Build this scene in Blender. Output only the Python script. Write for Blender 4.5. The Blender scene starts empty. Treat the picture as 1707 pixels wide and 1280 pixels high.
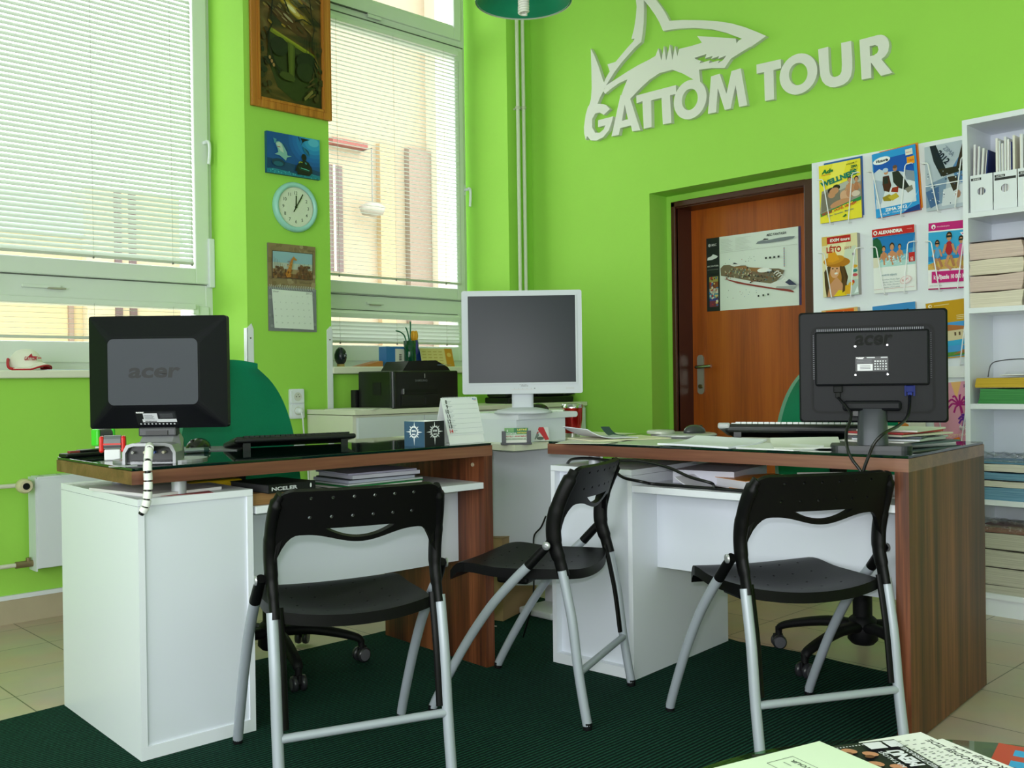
import bpy, bmesh, math, random
from mathutils import Vector, Matrix
random.seed(7)
SC = bpy.context.scene
COL = SC.collection
R_ = math.radians

# ------------------------------------------------------------------ camera frame (metres, z up)
CAM = Vector((0, 0, .98))
FPX = 1621.07
RIGHT = Vector((0.71949281, -0.69436023, -0.01392725))
DOWN = Vector((-0.01327729, 0.00629764, -0.99989202))
FWD = Vector((0.69437296, 0.71960003, -0.00468812))

def ray(x, y):
    return RIGHT * ((x - 853.5) / FPX) + DOWN * ((y - 640) / FPX) + FWD
def at_x(x, y, X):
    d = ray(x, y); return CAM + d * (X / d.x)
def at_y(x, y, Y):
    d = ray(x, y); return CAM + d * (Y / d.y)
def at_z(x, y, Z):
    d = ray(x, y); return CAM + d * ((Z - CAM.z) / d.z)

# ------------------------------------------------------------------ materials
def lin(c):
    c = c / 255.0
    return c / 12.92 if c <= .04045 else ((c + .055) / 1.055) ** 2.4
def rgb(h):
    h = h.lstrip('#'); return tuple(lin(int(h[i:i + 2], 16)) for i in (0, 2, 4)) + (1,)
_mc = {}
def mat(h, rough=.5, metal=0, spec=.5, noise=0, nscale=30, bump=0, bscale=200, coat=0, sheen=0, emit=None, trans=0, alpha=1):
    key = (h, rough, metal, spec, noise, nscale, bump, bscale, coat, sheen, emit, trans, alpha)
    if key in _mc: return _mc[key]
    m = bpy.data.materials.new('paint_' + h.strip('#')); m.use_nodes = True
    nt = m.node_tree; b = nt.nodes['Principled BSDF']
    b.inputs['Base Color'].default_value = rgb(h)
    b.inputs['Roughness'].default_value = rough
    b.inputs['Metallic'].default_value = metal
    b.inputs['Specular IOR Level'].default_value = spec
    b.inputs['Coat Weight'].default_value = coat
    b.inputs['Sheen Weight'].default_value = sheen
    b.inputs['Transmission Weight'].default_value = trans
    b.inputs['Alpha'].default_value = alpha
    if noise or bump:
        tc = nt.nodes.new('ShaderNodeTexCoord')
    if noise:
        n = nt.nodes.new('ShaderNodeTexNoise'); n.inputs['Scale'].default_value = nscale; n.inputs['Detail'].default_value = 3
        nt.links.new(tc.outputs['Object'], n.inputs['Vector'])
        mx = nt.nodes.new('ShaderNodeMix'); mx.data_type = 'RGBA'
        c = rgb(h)
        mx.inputs[6].default_value = tuple(v * (1 - noise) for v in c[:3]) + (1,)
        mx.inputs[7].default_value = tuple(min(1, v * (1 + noise)) for v in c[:3]) + (1,)
        nt.links.new(n.outputs['Fac'], mx.inputs[0]); nt.links.new(mx.outputs[2], b.inputs['Base Color'])
    if bump:
        n2 = nt.nodes.new('ShaderNodeTexNoise'); n2.inputs['Scale'].default_value = bscale; n2.inputs['Detail'].default_value = 4
        nt.links.new(tc.outputs['Object'], n2.inputs['Vector'])
        bp = nt.nodes.new('ShaderNodeBump'); bp.inputs['Strength'].default_value = bump; bp.inputs['Distance'].default_value = .002
        nt.links.new(n2.outputs['Fac'], bp.inputs['Height']); nt.links.new(bp.outputs['Normal'], b.inputs['Normal'])
    _mc[key] = m; return m

def wood(name, dark, mid, light, axis, stripes=14, rough=.35):
    """laminate with the grain along one axis"""
    m = bpy.data.materials.new(name); m.use_nodes = True; nt = m.node_tree; b = nt.nodes['Principled BSDF']
    b.inputs['Roughness'].default_value = rough
    tc = nt.nodes.new('ShaderNodeTexCoord'); mp = nt.nodes.new('ShaderNodeMapping')
    sc = [stripes, stripes, stripes]; sc[axis] = .6
    mp.inputs['Scale'].default_value = sc
    nt.links.new(tc.outputs['Object'], mp.inputs['Vector'])
    n = nt.nodes.new('ShaderNodeTexNoise'); n.inputs['Scale'].default_value = 1; n.inputs['Detail'].default_value = 5; n.inputs['Roughness'].default_value = .65
    n.inputs['Distortion'].default_value = .3
    nt.links.new(mp.outputs['Vector'], n.inputs['Vector'])
    mp2 = nt.nodes.new('ShaderNodeMapping'); sc2 = [160, 160, 160]; sc2[axis] = 4; mp2.inputs['Scale'].default_value = sc2
    nt.links.new(tc.outputs['Object'], mp2.inputs['Vector'])
    n2 = nt.nodes.new('ShaderNodeTexNoise'); n2.inputs['Scale'].default_value = 1; n2.inputs['Detail'].default_value = 3
    nt.links.new(mp2.outputs['Vector'], n2.inputs['Vector'])
    ad = nt.nodes.new('ShaderNodeMath'); ad.operation = 'MULTIPLY_ADD'; ad.inputs[1].default_value = .25; 
    nt.links.new(n2.outputs['Fac'], ad.inputs[0]); nt.links.new(n.outputs['Fac'], ad.inputs[2])
    cr = nt.nodes.new('ShaderNodeValToRGB'); e = cr.color_ramp.elements
    e[0].position = .42; e[0].color = rgb(dark); e[1].position = .82; e[1].color = rgb(light)
    k = e.new(.62); k.color = rgb(mid)
    nt.links.new(ad.outputs[0], cr.inputs['Fac']); nt.links.new(cr.outputs['Color'], b.inputs['Base Color'])
    return m

def glass_mat(name, tint='#ffffff', refl=.06):
    """thin pane: lets light straight through, mirrors a little"""
    m = bpy.data.materials.new(name); m.use_nodes = True; nt = m.node_tree
    for n in list(nt.nodes): nt.nodes.remove(n)
    o = nt.nodes.new('ShaderNodeOutputMaterial'); t = nt.nodes.new('ShaderNodeBsdfTransparent'); t.inputs['Color'].default_value = rgb(tint)
    g = nt.nodes.new('ShaderNodeBsdfGlossy'); g.inputs['Roughness'].default_value = .02
    lw = nt.nodes.new('ShaderNodeLayerWeight'); lw.inputs['Blend'].default_value = .5
    pw = nt.nodes.new('ShaderNodeMath'); pw.operation = 'POWER'; pw.inputs[1].default_value = 5; nt.links.new(lw.outputs['Facing'], pw.inputs[0])
    fr = nt.nodes.new('ShaderNodeMath'); fr.operation = 'MULTIPLY_ADD'; fr.inputs[1].default_value = .9; fr.inputs[2].default_value = .03; nt.links.new(pw.outputs[0], fr.inputs[0])
    mx = nt.nodes.new('ShaderNodeMixShader')
    nt.links.new(fr.outputs[0], mx.inputs[0]); nt.links.new(t.outputs[0], mx.inputs[1]); nt.links.new(g.outputs[0], mx.inputs[2])
    nt.links.new(mx.outputs[0], o.inputs['Surface'])
    return m

# ------------------------------------------------------------------ mesh builder
def T(x=0, y=0, z=0): return Matrix.Translation((x, y, z))
def RX(a): return Matrix.Rotation(R_(a), 4, 'X')
def RY(a): return Matrix.Rotation(R_(a), 4, 'Y')
def RZ(a): return Matrix.Rotation(R_(a), 4, 'Z')
def SCL(x, y, z): return Matrix.Diagonal((x, y, z, 1))
def frame(o, u, v):
    """matrix whose x runs along u, y along v"""
    u = Vector(u).normalized(); v = Vector(v); w = u.cross(v).normalized(); v = w.cross(u).normalized()
    M = Matrix.Identity(4)
    for i in range(3): M[i][0] = u[i]; M[i][1] = v[i]; M[i][2] = w[i]; M[i][3] = o[i]
    return M

class MB:
    def __init__(s): s.v = []; s.f = []; s.fm = []; s.fs = []; s.mats = []
    def mi(s, m):
        if m not in s.mats: s.mats.append(m)
        return s.mats.index(m)
    def add(s, vs, fs, m, M=None, smooth=False):
        o = len(s.v); i = s.mi(m)
        for p in vs:
            p = Vector(p)
            s.v.append(M @ p if M is not None else p)
        flip = M is not None and M.to_3x3().determinant() < 0
        for f in fs:
            f = [o + k for k in f]
            s.f.append(f[::-1] if flip else f); s.fm.append(i); s.fs.append(smooth)
        return s
    def box(s, x0, x1, y0, y1, z0, z1, m, M=None, b=0, seg=2, smooth=False):
        if b <= 0:
            vs = [(x0, y0, z0), (x1, y0, z0), (x1, y1, z0), (x0, y1, z0), (x0, y0, z1), (x1, y0, z1), (x1, y1, z1), (x0, y1, z1)]
            return s.add(vs, [(0, 3, 2, 1), (4, 5, 6, 7), (0, 1, 5, 4), (1, 2, 6, 5), (2, 3, 7, 6), (3, 0, 4, 7)], m, M)
        bm = bmesh.new(); bmesh.ops.create_cube(bm, size=1)
        for v in bm.verts:
            v.co = Vector(((x0 + x1) / 2 + v.co.x * (x1 - x0), (y0 + y1) / 2 + v.co.y * (y1 - y0), (z0 + z1) / 2 + v.co.z * (z1 - z0)))
        bmesh.ops.bevel(bm, geom=bm.edges[:], offset=b, segments=seg, affect='EDGES', profile=.5)
        return s.bm(bm, m, M, smooth)
    def bm(s, bm, m, M=None, smooth=False):
        bm.verts.index_update()
        s.add([v.co.copy() for v in bm.verts], [[v.index for v in f.verts] for f in bm.faces], m, M, smooth); bm.free(); return s
    def prism(s, pts, z0, z1, m, M=None, side=None):
        """outline in x,y extruded from z0 to z1"""
        a = sum(pts[i - 1][0] * pts[i][1] - pts[i][0] * pts[i - 1][1] for i in range(len(pts)))
        if a < 0: pts = pts[::-1]
        n = len(pts)
        vs = [(p[0], p[1], z0) for p in pts] + [(p[0], p[1], z1) for p in pts]
        s.add(vs, [tuple(range(n - 1, -1, -1)), tuple(range(n, 2 * n))], m, M)
        s.add(vs, [(i, (i + 1) % n, n + (i + 1) % n, n + i) for i in range(n)], side or m, M)
        return s
    def fill(s, loops, z0, z1, m, M=None, side=None):
        """outline with holes, extruded"""
        bm = bmesh.new(); es = []
        for lp in loops:
            vs = [bm.verts.new((p[0], p[1], 0)) for p in lp]
            es += [bm.edges.new((vs[i - 1], vs[i])) for i in range(len(vs))]
        bmesh.ops.triangle_fill(bm, edges=es, use_beauty=True)
        bm.normal_update()
        for f in bm.faces:
            if f.normal.z < 0: f.normal_flip()
        bm.verts.index_update()
        P = [v.co.copy() for v in bm.verts]; FS = [[v.index for v in f.verts] for f in bm.faces]; bm.free()
        s.add([(p.x, p.y, z1) for p in P], FS, m, M)
        s.add([(p.x, p.y, z0) for p in P], [f[::-1] for f in FS], m, M)
        for k, lp in enumerate(loops):
            a = sum(lp[i - 1][0] * lp[i][1] - lp[i][0] * lp[i - 1][1] for i in range(len(lp)))
            if (a < 0) != (k > 0): lp = lp[::-1]
            n = len(lp)
            s.add([(p[0], p[1], z0) for p in lp] + [(p[0], p[1], z1) for p in lp],
                  [(i, (i + 1) % n, n + (i + 1) % n, n + i) for i in range(n)], side or m, M)
        return s
    def tube(s, path, r, m, n=12, caps=True, M=None, flat=None):
        """round (or flattened) bar along a path; r is a number or one per point"""
        P = [Vector(p) for p in path]; L = len(P)
        if not hasattr(r, '__len__'): r = [r] * L
        vs = []; up = None
        for i in range(L):
            t = (P[min(i + 1, L - 1)] - P[max(i - 1, 0)]).normalized()
            if up is None:
                up = Vector((0, 0, 1)) if abs(t.z) < .9 else Vector((1, 0, 0))
            a = t.cross(up)
            if a.length < 1e-6: a = t.orthogonal()
            a.normalize(); b = a.cross(t).normalized(); up = b
            ka, kb = flat if flat else (1, 1)
            for k in range(n):
                q = 2 * math.pi * k / n
                vs.append(P[i] + a * math.cos(q) * r[i] * ka + b * math.sin(q) * r[i] * kb)
        fs = []
        for i in range(L - 1):
            for k in range(n):
                fs.append((i * n + k, i * n + (k + 1) % n, (i + 1) * n + (k + 1) % n, (i + 1) * n + k))
        s.add(vs, fs, m, M, True)
        if caps:
            o = len(s.v); 
            s.add(vs[:n], [tuple(range(n - 1, -1, -1))], m, M)
            s.add(vs[-n:], [tuple(range(n))], m, M)
        return s
    def lathe(s, prof, m, n=24, M=None, smooth=True, caps=True):
        vs = []; L = len(prof)
        for r, z in prof:
            for k in range(n):
                q = 2 * math.pi * k / n; vs.append((r * math.cos(q), r * math.sin(q), z))
        fs = [(i * n + k, i * n + (k + 1) % n, (i + 1) * n + (k + 1) % n, (i + 1) * n + k) for i in range(L - 1) for k in range(n)]
        s.add(vs, fs, m, M, smooth)
        if not caps: return s
        if prof[0][0] > 1e-5: s.add(vs[:n], [tuple(range(n - 1, -1, -1))], m, M)
        if prof[-1][0] > 1e-5: s.add(vs[-n:], [tuple(range(n))], m, M)
        return s
    def ball(s, c, r, m, n=14, M=None):
        rx, ry, rz = r if hasattr(r, '__len__') else (r, r, r)
        vs = []; k2 = n // 2
        for i in range(k2 + 1):
            a = math.pi * i / k2
            for k in range(n):
                q = 2 * math.pi * k / n
                vs.append((c[0] + rx * math.sin(a) * math.cos(q), c[1] + ry * math.sin(a) * math.sin(q), c[2] - rz * math.cos(a)))
        fs = [(i * n + k, i * n + (k + 1) % n, (i + 1) * n + (k + 1) % n, (i + 1) * n + k) for i in range(k2) for k in range(n)]
        return s.add(vs, fs, m, M, True)
    def rings(s, rings, m, M=None, smooth=True, caps=True, closed=True):
        """skin a list of equal-length outlines"""
        n = len(rings[0]); vs = [p for r in rings for p in r]; L = len(rings)
        fs = [(i * n + k, i * n + (k + 1) % n, (i + 1) * n + (k + 1) % n, (i + 1) * n + k) for i in range(L - 1) for k in range(n if closed else n - 1)]
        s.add(vs, fs, m, M, smooth)
        if caps:
            s.add(rings[0], [tuple(range(n - 1, -1, -1))], m, M); s.add(rings[-1], [tuple(range(n))], m, M)
        return s
    def grid(s, pts, m, M=None, smooth=True, thick=0, along=None):
        """pts[i][j] surface sheet; thick gives it a back and edges along its normals"""
        a = len(pts); b = len(pts[0])
        vs = [Vector(p) for r in pts for p in r]
        fs = [(i * b + j, i * b + j + 1, (i + 1) * b + j + 1, (i + 1) * b + j) for i in range(a - 1) for j in range(b - 1)]
        if not thick: return s.add(vs, fs, m, M, smooth)
        nr = []
        for i in range(a):
            for j in range(b):
                u = vs[i * b + min(j + 1, b - 1)] - vs[i * b + max(j - 1, 0)]; w = vs[min(i + 1, a - 1) * b + j] - vs[max(i - 1, 0) * b + j]
                nr.append(Vector(along) if along else u.cross(w).normalized())
        o = a * b; vs2 = vs + [p - q * thick for p, q in zip(vs, nr)]
        s.add(vs2, fs + [tuple(o + k for k in f[::-1]) for f in fs], m, M, smooth)
        rim = [j for j in range(b)] + [i * b + b - 1 for i in range(1, a)] + [(a - 1) * b + j for j in range(b - 2, -1, -1)] + [i * b for i in range(a - 2, 0, -1)]
        n = len(rim)
        s.add([vs2[k] for k in rim] + [vs2[o + k] for k in rim], [(i, n + i, n + (i + 1) % n, (i + 1) % n) for i in range(n)], m, M)
        return s
    def mesh(s, name):
        me = bpy.data.meshes.new(name)
        me.from_pydata([tuple(v) for v in s.v], [], s.f)
        for m in s.mats: me.materials.append(m)
        me.polygons.foreach_set('material_index', s.fm); me.polygons.foreach_set('use_smooth', s.fs)
        me.update(); return me

_tx = {}
def text_mesh(t, bold=0.0):
    key = (t, bold)
    if key not in _tx:
        cu = bpy.data.curves.new('lettering', 'FONT'); cu.body = t; cu.size = 1; cu.offset = bold; cu.resolution_u = 3
        ob = bpy.data.objects.new('lettering', cu)
        me = ob.to_mesh()
        vs = [v.co.copy() for v in me.vertices]; fs = [list(p.vertices) for p in me.polygons]
        ob.to_mesh_clear(); bpy.data.objects.remove(ob); bpy.data.curves.remove(cu)
        x0 = min((v.x for v in vs), default=0); x1 = max((v.x for v in vs), default=1)
        _tx[key] = ([(v.x - x0, v.y) for v in vs], fs, x1 - x0)
    return _tx[key]

class Print:
    """printed sheet: flat inks on a w x h sheet in x,y, each ink a hair above the one before; coordinates 0..1, y up"""
    def __init__(s, w, h, paper, rough=.35, noise=0):
        s.mb = MB(); s.w = w; s.h = h; s.z = 0; s.r = rough
        if paper: s.poly(paper, [(0, 0), (1, 0), (1, 1), (0, 1)])
    def poly(s, col, pts):
        for ax, lim, sg_ in ((0, 0, 1), (0, 1, -1), (1, 0, 1), (1, 1, -1)):     # trim to the sheet
            out = []
            for i in range(len(pts)):
                p, q = pts[i - 1], pts[i]; dp, dq = sg_ * (p[ax] - lim), sg_ * (q[ax] - lim)
                if dp * dq < -1e-12: t = dp / (dp - dq); out.append((p[0] + (q[0] - p[0]) * t, p[1] + (q[1] - p[1]) * t))
                if dq >= -1e-9: out.append(q)
            pts = out
            if len(pts) < 3: return s
        m = mat(col, s.r); a = sum(pts[i - 1][0] * pts[i][1] - pts[i][0] * pts[i - 1][1] for i in range(len(pts)))
        if a < 0: pts = pts[::-1]
        s.mb.add([(p[0] * s.w, p[1] * s.h, s.z) for p in pts], [tuple(range(len(pts)))], m); s.z += .00009; return s
    def rect(s, col, x0, y0, x1, y1): return s.poly(col, [(x0, y0), (x1, y0), (x1, y1), (x0, y1)])
    def oval(s, col, cx, cy, rx, ry, n=20, a=0):
        ca, sa = math.cos(R_(a)), math.sin(R_(a)); P = []
        for k in range(n):
            q = 2 * math.pi * k / n; x = rx * math.cos(q) * s.w; y = ry * math.sin(q) * s.h
            P.append((cx + (x * ca - y * sa) / s.w, cy + (x * sa + y * ca) / s.h))
        return s.poly(col, P)
    def line(s, col, pts, wd):
        for (x0, y0), (x1, y1) in zip(pts, pts[1:]):
            d = Vector(((x1 - x0) * s.w, (y1 - y0) * s.h)); 
            if d.length < 1e-6: continue
            n = Vector((-d.y, d.x)).normalized() * wd * s.w / 2
            s.poly(col, [(x0 - n.x / s.w, y0 - n.y / s.h), (x1 - n.x / s.w, y1 - n.y / s.h), (x1 + n.x / s.w, y1 + n.y / s.h), (x0 + n.x / s.w, y0 + n.y / s.h)])
        return s
    def text(s, col, t, x, y, h, w=None, bold=0, shear=0, ang=0, al='l'):
        """cap height h (of sheet height); w fits the width (of sheet width)"""
        vs, fs, tw = text_mesh(t, bold); k = h * s.h / .72; kx = k if w is None else w * s.w / max(tw, .01)
        ox = {'l': 0, 'c': -tw * kx / 2, 'r': -tw * kx}[al]
        ca, sa = math.cos(R_(ang)), math.sin(R_(ang)); P = []
        for vx, vy in vs:
            px = vx * kx + ox + shear * vy * k; py = vy * k
            P.append((x * s.w + px * ca - py * sa, y * s.h + px * sa + py * ca, s.z))
        s.mb.add(P, fs, mat(col, s.r)); s.z += .00009; return s
    def speck(s, cols, x0, y0, x1, y1, n, r, seed=1):
        rd = random.Random(seed)
        for _ in range(n):
            s.oval(rd.choice(cols), rd.uniform(x0, x1), rd.uniform(y0, y1), r * rd.uniform(.5, 1.2), r * rd.uniform(.5, 1.2) * s.w / s.h, 7)
        return s

# ------------------------------------------------------------------ objects
def thing(name, label, cat, loc=(0, 0, 0), rz=0, group=None, M=None):
    o = bpy.data.objects.new(name, None); COL.objects.link(o); o.empty_display_size = .05
    if M is not None: o.matrix_world = M
    else: o.location = loc; o.rotation_euler = (0, 0, R_(rz))
    o['label'] = label; o['category'] = cat
    if group: o['group'] = group
    return o
def part(name, mb, parent, label=None, M=None):
    o = bpy.data.objects.new(name, mb.mesh(name)); COL.objects.link(o); o.parent = parent
    if M is not None: o.matrix_local = M
    if label: o['label'] = label
    return o
def solo(name, mb, label, cat, loc=(0, 0, 0), rz=0, group=None, M=None):
    o = bpy.data.objects.new(name, mb.mesh(name)); COL.objects.link(o)
    if M is not None: o.matrix_world = M
    else: o.location = loc; o.rotation_euler = (0, 0, R_(rz))
    o['label'] = label; o['category'] = cat
    if group: o['group'] = group
    return o
def struct(name, mb, parent=None, label=None):
    o = bpy.data.objects.new(name, mb.mesh(name)); COL.objects.link(o)
    if parent: o.parent = parent
    else: o['kind'] = 'structure'
    if label: o['label'] = label
    return o
def dup(root, loc=None, rz=None, label=None, group=None, M=None):
    r = root.copy(); COL.objects.link(r)
    if M is not None: r.matrix_world = M
    else:
        if loc is not None: r.location = loc
        if rz is not None: r.rotation_euler = (0, 0, R_(rz))
    if label: r['label'] = label
    if group: r['group'] = group
    for ch in list(root.children):
        c = ch.copy(); COL.objects.link(c); c.parent = r
        for g in list(ch.children):
            d = g.copy(); COL.objects.link(d); d.parent = c
    return r
def cut(mb, cutter, name):
    """boolean difference, returned as a builder-like mesh"""
    def solid(me):
        bm = bmesh.new(); bm.from_mesh(me); bmesh.ops.remove_doubles(bm, verts=bm.verts[:], dist=2e-5); bmesh.ops.recalc_face_normals(bm, faces=bm.faces[:]); bm.to_mesh(me); bm.free(); return me
    a = bpy.data.objects.new('raw', solid(mb.mesh('raw'))); b = bpy.data.objects.new('cutter', solid(cutter.mesh('cutter')))
    COL.objects.link(a); COL.objects.link(b)
    md = a.modifiers.new('cut', 'BOOLEAN'); md.operation = 'DIFFERENCE'; md.object = b; md.solver = 'EXACT'
    dg = bpy.context.evaluated_depsgraph_get(); ev = a.evaluated_get(dg); me = bpy.data.meshes.new_from_object(ev); me.name = name
    bpy.data.objects.remove(a); bpy.data.objects.remove(b)
    me.polygons.foreach_set('use_smooth', [False] * len(me.polygons)); return me
def part_mesh(name, me, parent, label=None):
    o = bpy.data.objects.new(name, me); COL.objects.link(o); o.parent = parent
    if label: o['label'] = label
    return o
def arc(cx, cy, r, a0, a1, n=8, ry=None):
    ry = ry or r
    return [(cx + r * math.cos(R_(a0 + (a1 - a0) * k / n)), cy + ry * math.sin(R_(a0 + (a1 - a0) * k / n))) for k in range(n + 1)]
def rrect(x0, y0, x1, y1, r, n=5):
    return arc(x1 - r, y1 - r, r, 0, 90, n) + arc(x0 + r, y1 - r, r, 90, 180, n) + arc(x0 + r, y0 + r, r, 180, 270, n) + arc(x1 - r, y0 + r, r, 270, 360, n)
def smooth_path(pts, n=6):
    """Catmull-Rom through the points"""
    P = [Vector(p) for p in pts]; out = []
    for i in range(len(P) - 1):
        p0 = P[max(i - 1, 0)]; p1 = P[i]; p2 = P[i + 1]; p3 = P[min(i + 2, len(P) - 1)]
        for k in range(n):
            t = k / n
            out.append(.5 * ((2 * p1) + (p2 - p0) * t + (2 * p0 - 5 * p1 + 4 * p2 - p3) * t * t + (-p0 + 3 * p1 - 3 * p2 + p3) * t ** 3))
    out.append(P[-1]); return out
# ================================================================== THE ROOM
YP, YN, YF, XB = 4.31, 4.34, 4.665, 4.36
CEIL = 3.62
GREEN = mat('#a0da56', .75, spec=.25, noise=.03, nscale=3, bump=.25, bscale=60)
PVC = mat('#dfe6df', .35)
WHITE = mat('#e9edf4', .38)
WHITE2 = mat('#dfe4ee', .45)
BLACK = mat('#0d0d10', .38)
BLACKM = mat('#0e0e10', .6, spec=.25)
CEILM = mat('#e6e9e0', .9)
SILVER = mat('#b9bcc2', .38, metal=.25)
CHROME = mat('#c8c8c8', .18, metal=1)
LENS = glass_mat('window_glass')

# floor tiles
def tile_mat():
    m = bpy.data.materials.new('beige_tiles'); m.use_nodes = True; nt = m.node_tree; b = nt.nodes['Principled BSDF']
    tc = nt.nodes.new('ShaderNodeTexCoord'); mp = nt.nodes.new('ShaderNodeMapping'); mp.inputs['Location'].default_value = (-3.43 + .305 * 20, -1.17 + .305 * 20, 0)
    nt.links.new(tc.outputs['Object'], mp.inputs['Vector'])
    br = nt.nodes.new('ShaderNodeTexBrick'); br.offset = 0; br.squash = 1
    br.inputs['Scale'].default_value = 1; br.inputs['Brick Width'].default_value = .305; br.inputs['Row Height'].default_value = .305
    br.inputs['Mortar Size'].default_value = .0022; br.inputs['Mortar Smooth'].default_value = .1
    br.inputs['Color1'].default_value = rgb('#d2c0ac'); br.inputs['Color2'].default_value = rgb('#cab8a2'); br.inputs['Mortar'].default_value = rgb('#6f6753')
    nt.links.new(mp.outputs['Vector'], br.inputs['Vector'])
    n = nt.nodes.new('ShaderNodeTexNoise'); n.inputs['Scale'].default_value = 5; n.inputs['Detail'].default_value = 5
    nt.links.new(tc.outputs['Object'], n.inputs['Vector'])
    mx = nt.nodes.new('ShaderNodeMix'); mx.data_type = 'RGBA'; mx.blend_type = 'MULTIPLY'; mx.inputs[0].default_value = .35
    nt.links.new(br.outputs['Color'], mx.inputs[6]); nt.links.new(n.outputs['Color'], mx.inputs[7]); nt.links.new(mx.outputs[2], b.inputs['Base Color'])
    b.inputs['Roughness'].default_value = .3
    return m
TILE = tile_mat()
struct('floor', MB().box(-1.7, 4.8, -2.3, 4.8, -.1, 0, TILE))
struct('ceiling', MB().box(-1.7, 4.8, -2.3, 4.8, CEIL, CEIL + .1, CEILM))

# ---- window wall (left): parapets, pillars, lintels
PL0, PL1, PR1, PL2 = .92, 2.371, 2.853, 4.15
w = MB()
w.box(-1.7, PL0, YP, 4.8, 0, CEIL, GREEN)
w.box(PL1, PR1, YP, 4.8, 0, CEIL, GREEN)
w.box(PL2, 4.8, YP, 4.8, 0, CEIL, GREEN)
for a, b in ((PL0, PL1), (PR1, PL2)):
    w.box(a, b, YN, 4.8, 0, 1.02, GREEN)
    w.box(a, b, YP, YF + .075, 3.55, CEIL, GREEN)
struct('wall_left', w)
# ---- back wall with the door recess
REC = [(2.39, 0), (3.387, 0), (3.387, 2.012), (2.39, 2.012)]
w = MB()
# built as slabs around the recess, the recess back sits deeper and holds the door frame
w.box(XB, 4.8, 3.387, YP, 0, CEIL, GREEN)
w.box(XB, 4.8, 2.39, 3.387, 2.012, CEIL, GREEN)
w.box(XB, 4.8, -2.3, 2.39, 0, CEIL, GREEN)
w.box(4.518, 4.8, 3.331, 3.387, 0, 2.012, GREEN)
w.box(4.518, 4.8, 2.39, 3.331, 1.965, 2.012, GREEN)
w.box(4.518, 4.8, 2.39, 2.483, 0, 1.965, GREEN)
struct('wall_back', w)
# ---- unseen walls behind the camera and on the right, added window openings backed shut
w = MB()
w.box(-1.8, -1.7, -2.3, YP, 0, .5, GREEN); w.box(-1.8, -1.7, -2.3, YP, 2.9, CEIL, GREEN)
w.box(-1.8, -1.7, -2.3, -1.6, .5, 2.9, GREEN); w.box(-1.8, -1.7, 2.6, YP, .5, 2.9, GREEN)
w.box(-1.81, -1.8, -2.3, YP, 0, CEIL, WHITE)
struct('wall_front', w)
w = MB(); w.box(-1.7, XB, -2.4, -2.3, 0, .5, GREEN); w.box(-1.7, XB, -2.4, -2.3, 2.9, CEIL, GREEN)
w.box(-1.7, -.9, -2.4, -2.3, .5, 2.9, GREEN); w.box(2.6, XB, -2.4, -2.3, .5, 2.9, GREEN)
w.box(-1.7, XB, -2.41, -2.4, 0, CEIL, WHITE)
struct('wall_right', w)

# ---- stone baseboard with white top strip
STONE = mat('#b8ab92', .35, noise=.08, nscale=12)
struct('baseboard_left', MB().box(PL0, PL1, YN - .012, YN, 0, .1, STONE).box(PL0, PL1, YN - .016, YN, .1, .118, WHITE)
       .box(PL1 - .012, PR1 + .012, YP - .012, YP, 0, .1, STONE).box(PR1, PL2, YN - .012, YN, 0, .1, STONE))
# ---- white corner guards on the pillar
for i, x in enumerate((PL1, PR1)):
    g = MB(); s = 1 if i == 0 else -1
    a, b = (x - .004, x + .03) if i == 0 else (x - .03, x + .004)
    tp = [(a, 0), (b, 0), (b, 1.245), ((a + b) / 2 + .006, 1.272), (a, 1.25)]
    g.prism(tp, 0, .004, WHITE, M=Matrix(((1, 0, 0, 0), (0, 0, -1, YP), (0, 1, 0, 0), (0, 0, 0, 1))))
    g.box(min(x, x - s * .004), max(x, x - s * .004), YP - .004, YP + .03, 0, 1.25, WHITE)
    g.lathe([(.004, 0), (.004, .002)], mat('#55524a', .5), 10, M=T((a + b) / 2, YP - .004, 1.2) @ RX(90))
    struct('trim_%d' % (i + 1), g, label='white corner guard with pointed top on the %s edge of the green pillar' % ('left' if i == 0 else 'right'))

# ---- window sills
SILL = mat('#e4e4d2', .4)
struct('window_sill_1', MB().box(PL0, PL1 - .002, 4.30, YF, 1.013, 1.046, SILL, b=.006))
struct('window_sill_2', MB().box(PR1 + .002, PL2 - .002, 4.30, YF, 1.022, 1.06, SILL, b=.006))

# ---- windows
def rail_frame(mb, x0, x1, z0, z1, y0, y1, wd, m, wb=None, wt=None):
    wb = wb or wd; wt = wt or wd
    mb.box(x0, x0 + wd, y0, y1, z0, z1, m, b=.006); mb.box(x1 - wd, x1, y0, y1, z0, z1, m, b=.006)
    mb.box(x0 + wd - .004, x1 - wd + .004, y0, y1, z0, z0 + wb, m, b=.006); mb.box(x0 + wd - .004, x1 - wd + .004, y0, y1, z1 - wt, z1, m, b=.006)
def lever(root, x, z):
    h = MB(); h.box(x - .014, x + .014, YF - .012, YF, z - .035, z + .035, WHITE, b=.004)
    part('handle_plate', h, root)
    h = MB(); h.tube([(x, YF - .01, z), (x, YF - .045, z)], .009, WHITE)
    h.tube(smooth_path([(x - .003, YF - .045, z + .004), (x + .012, YF - .052, z - .002), (x + .016, YF - .05, z - .05), (x + .012, YF - .048, z - .11)]), .0085, WHITE)
    part('handle', h, root)
SEAM = mat('#5a5f58', .6)
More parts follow.
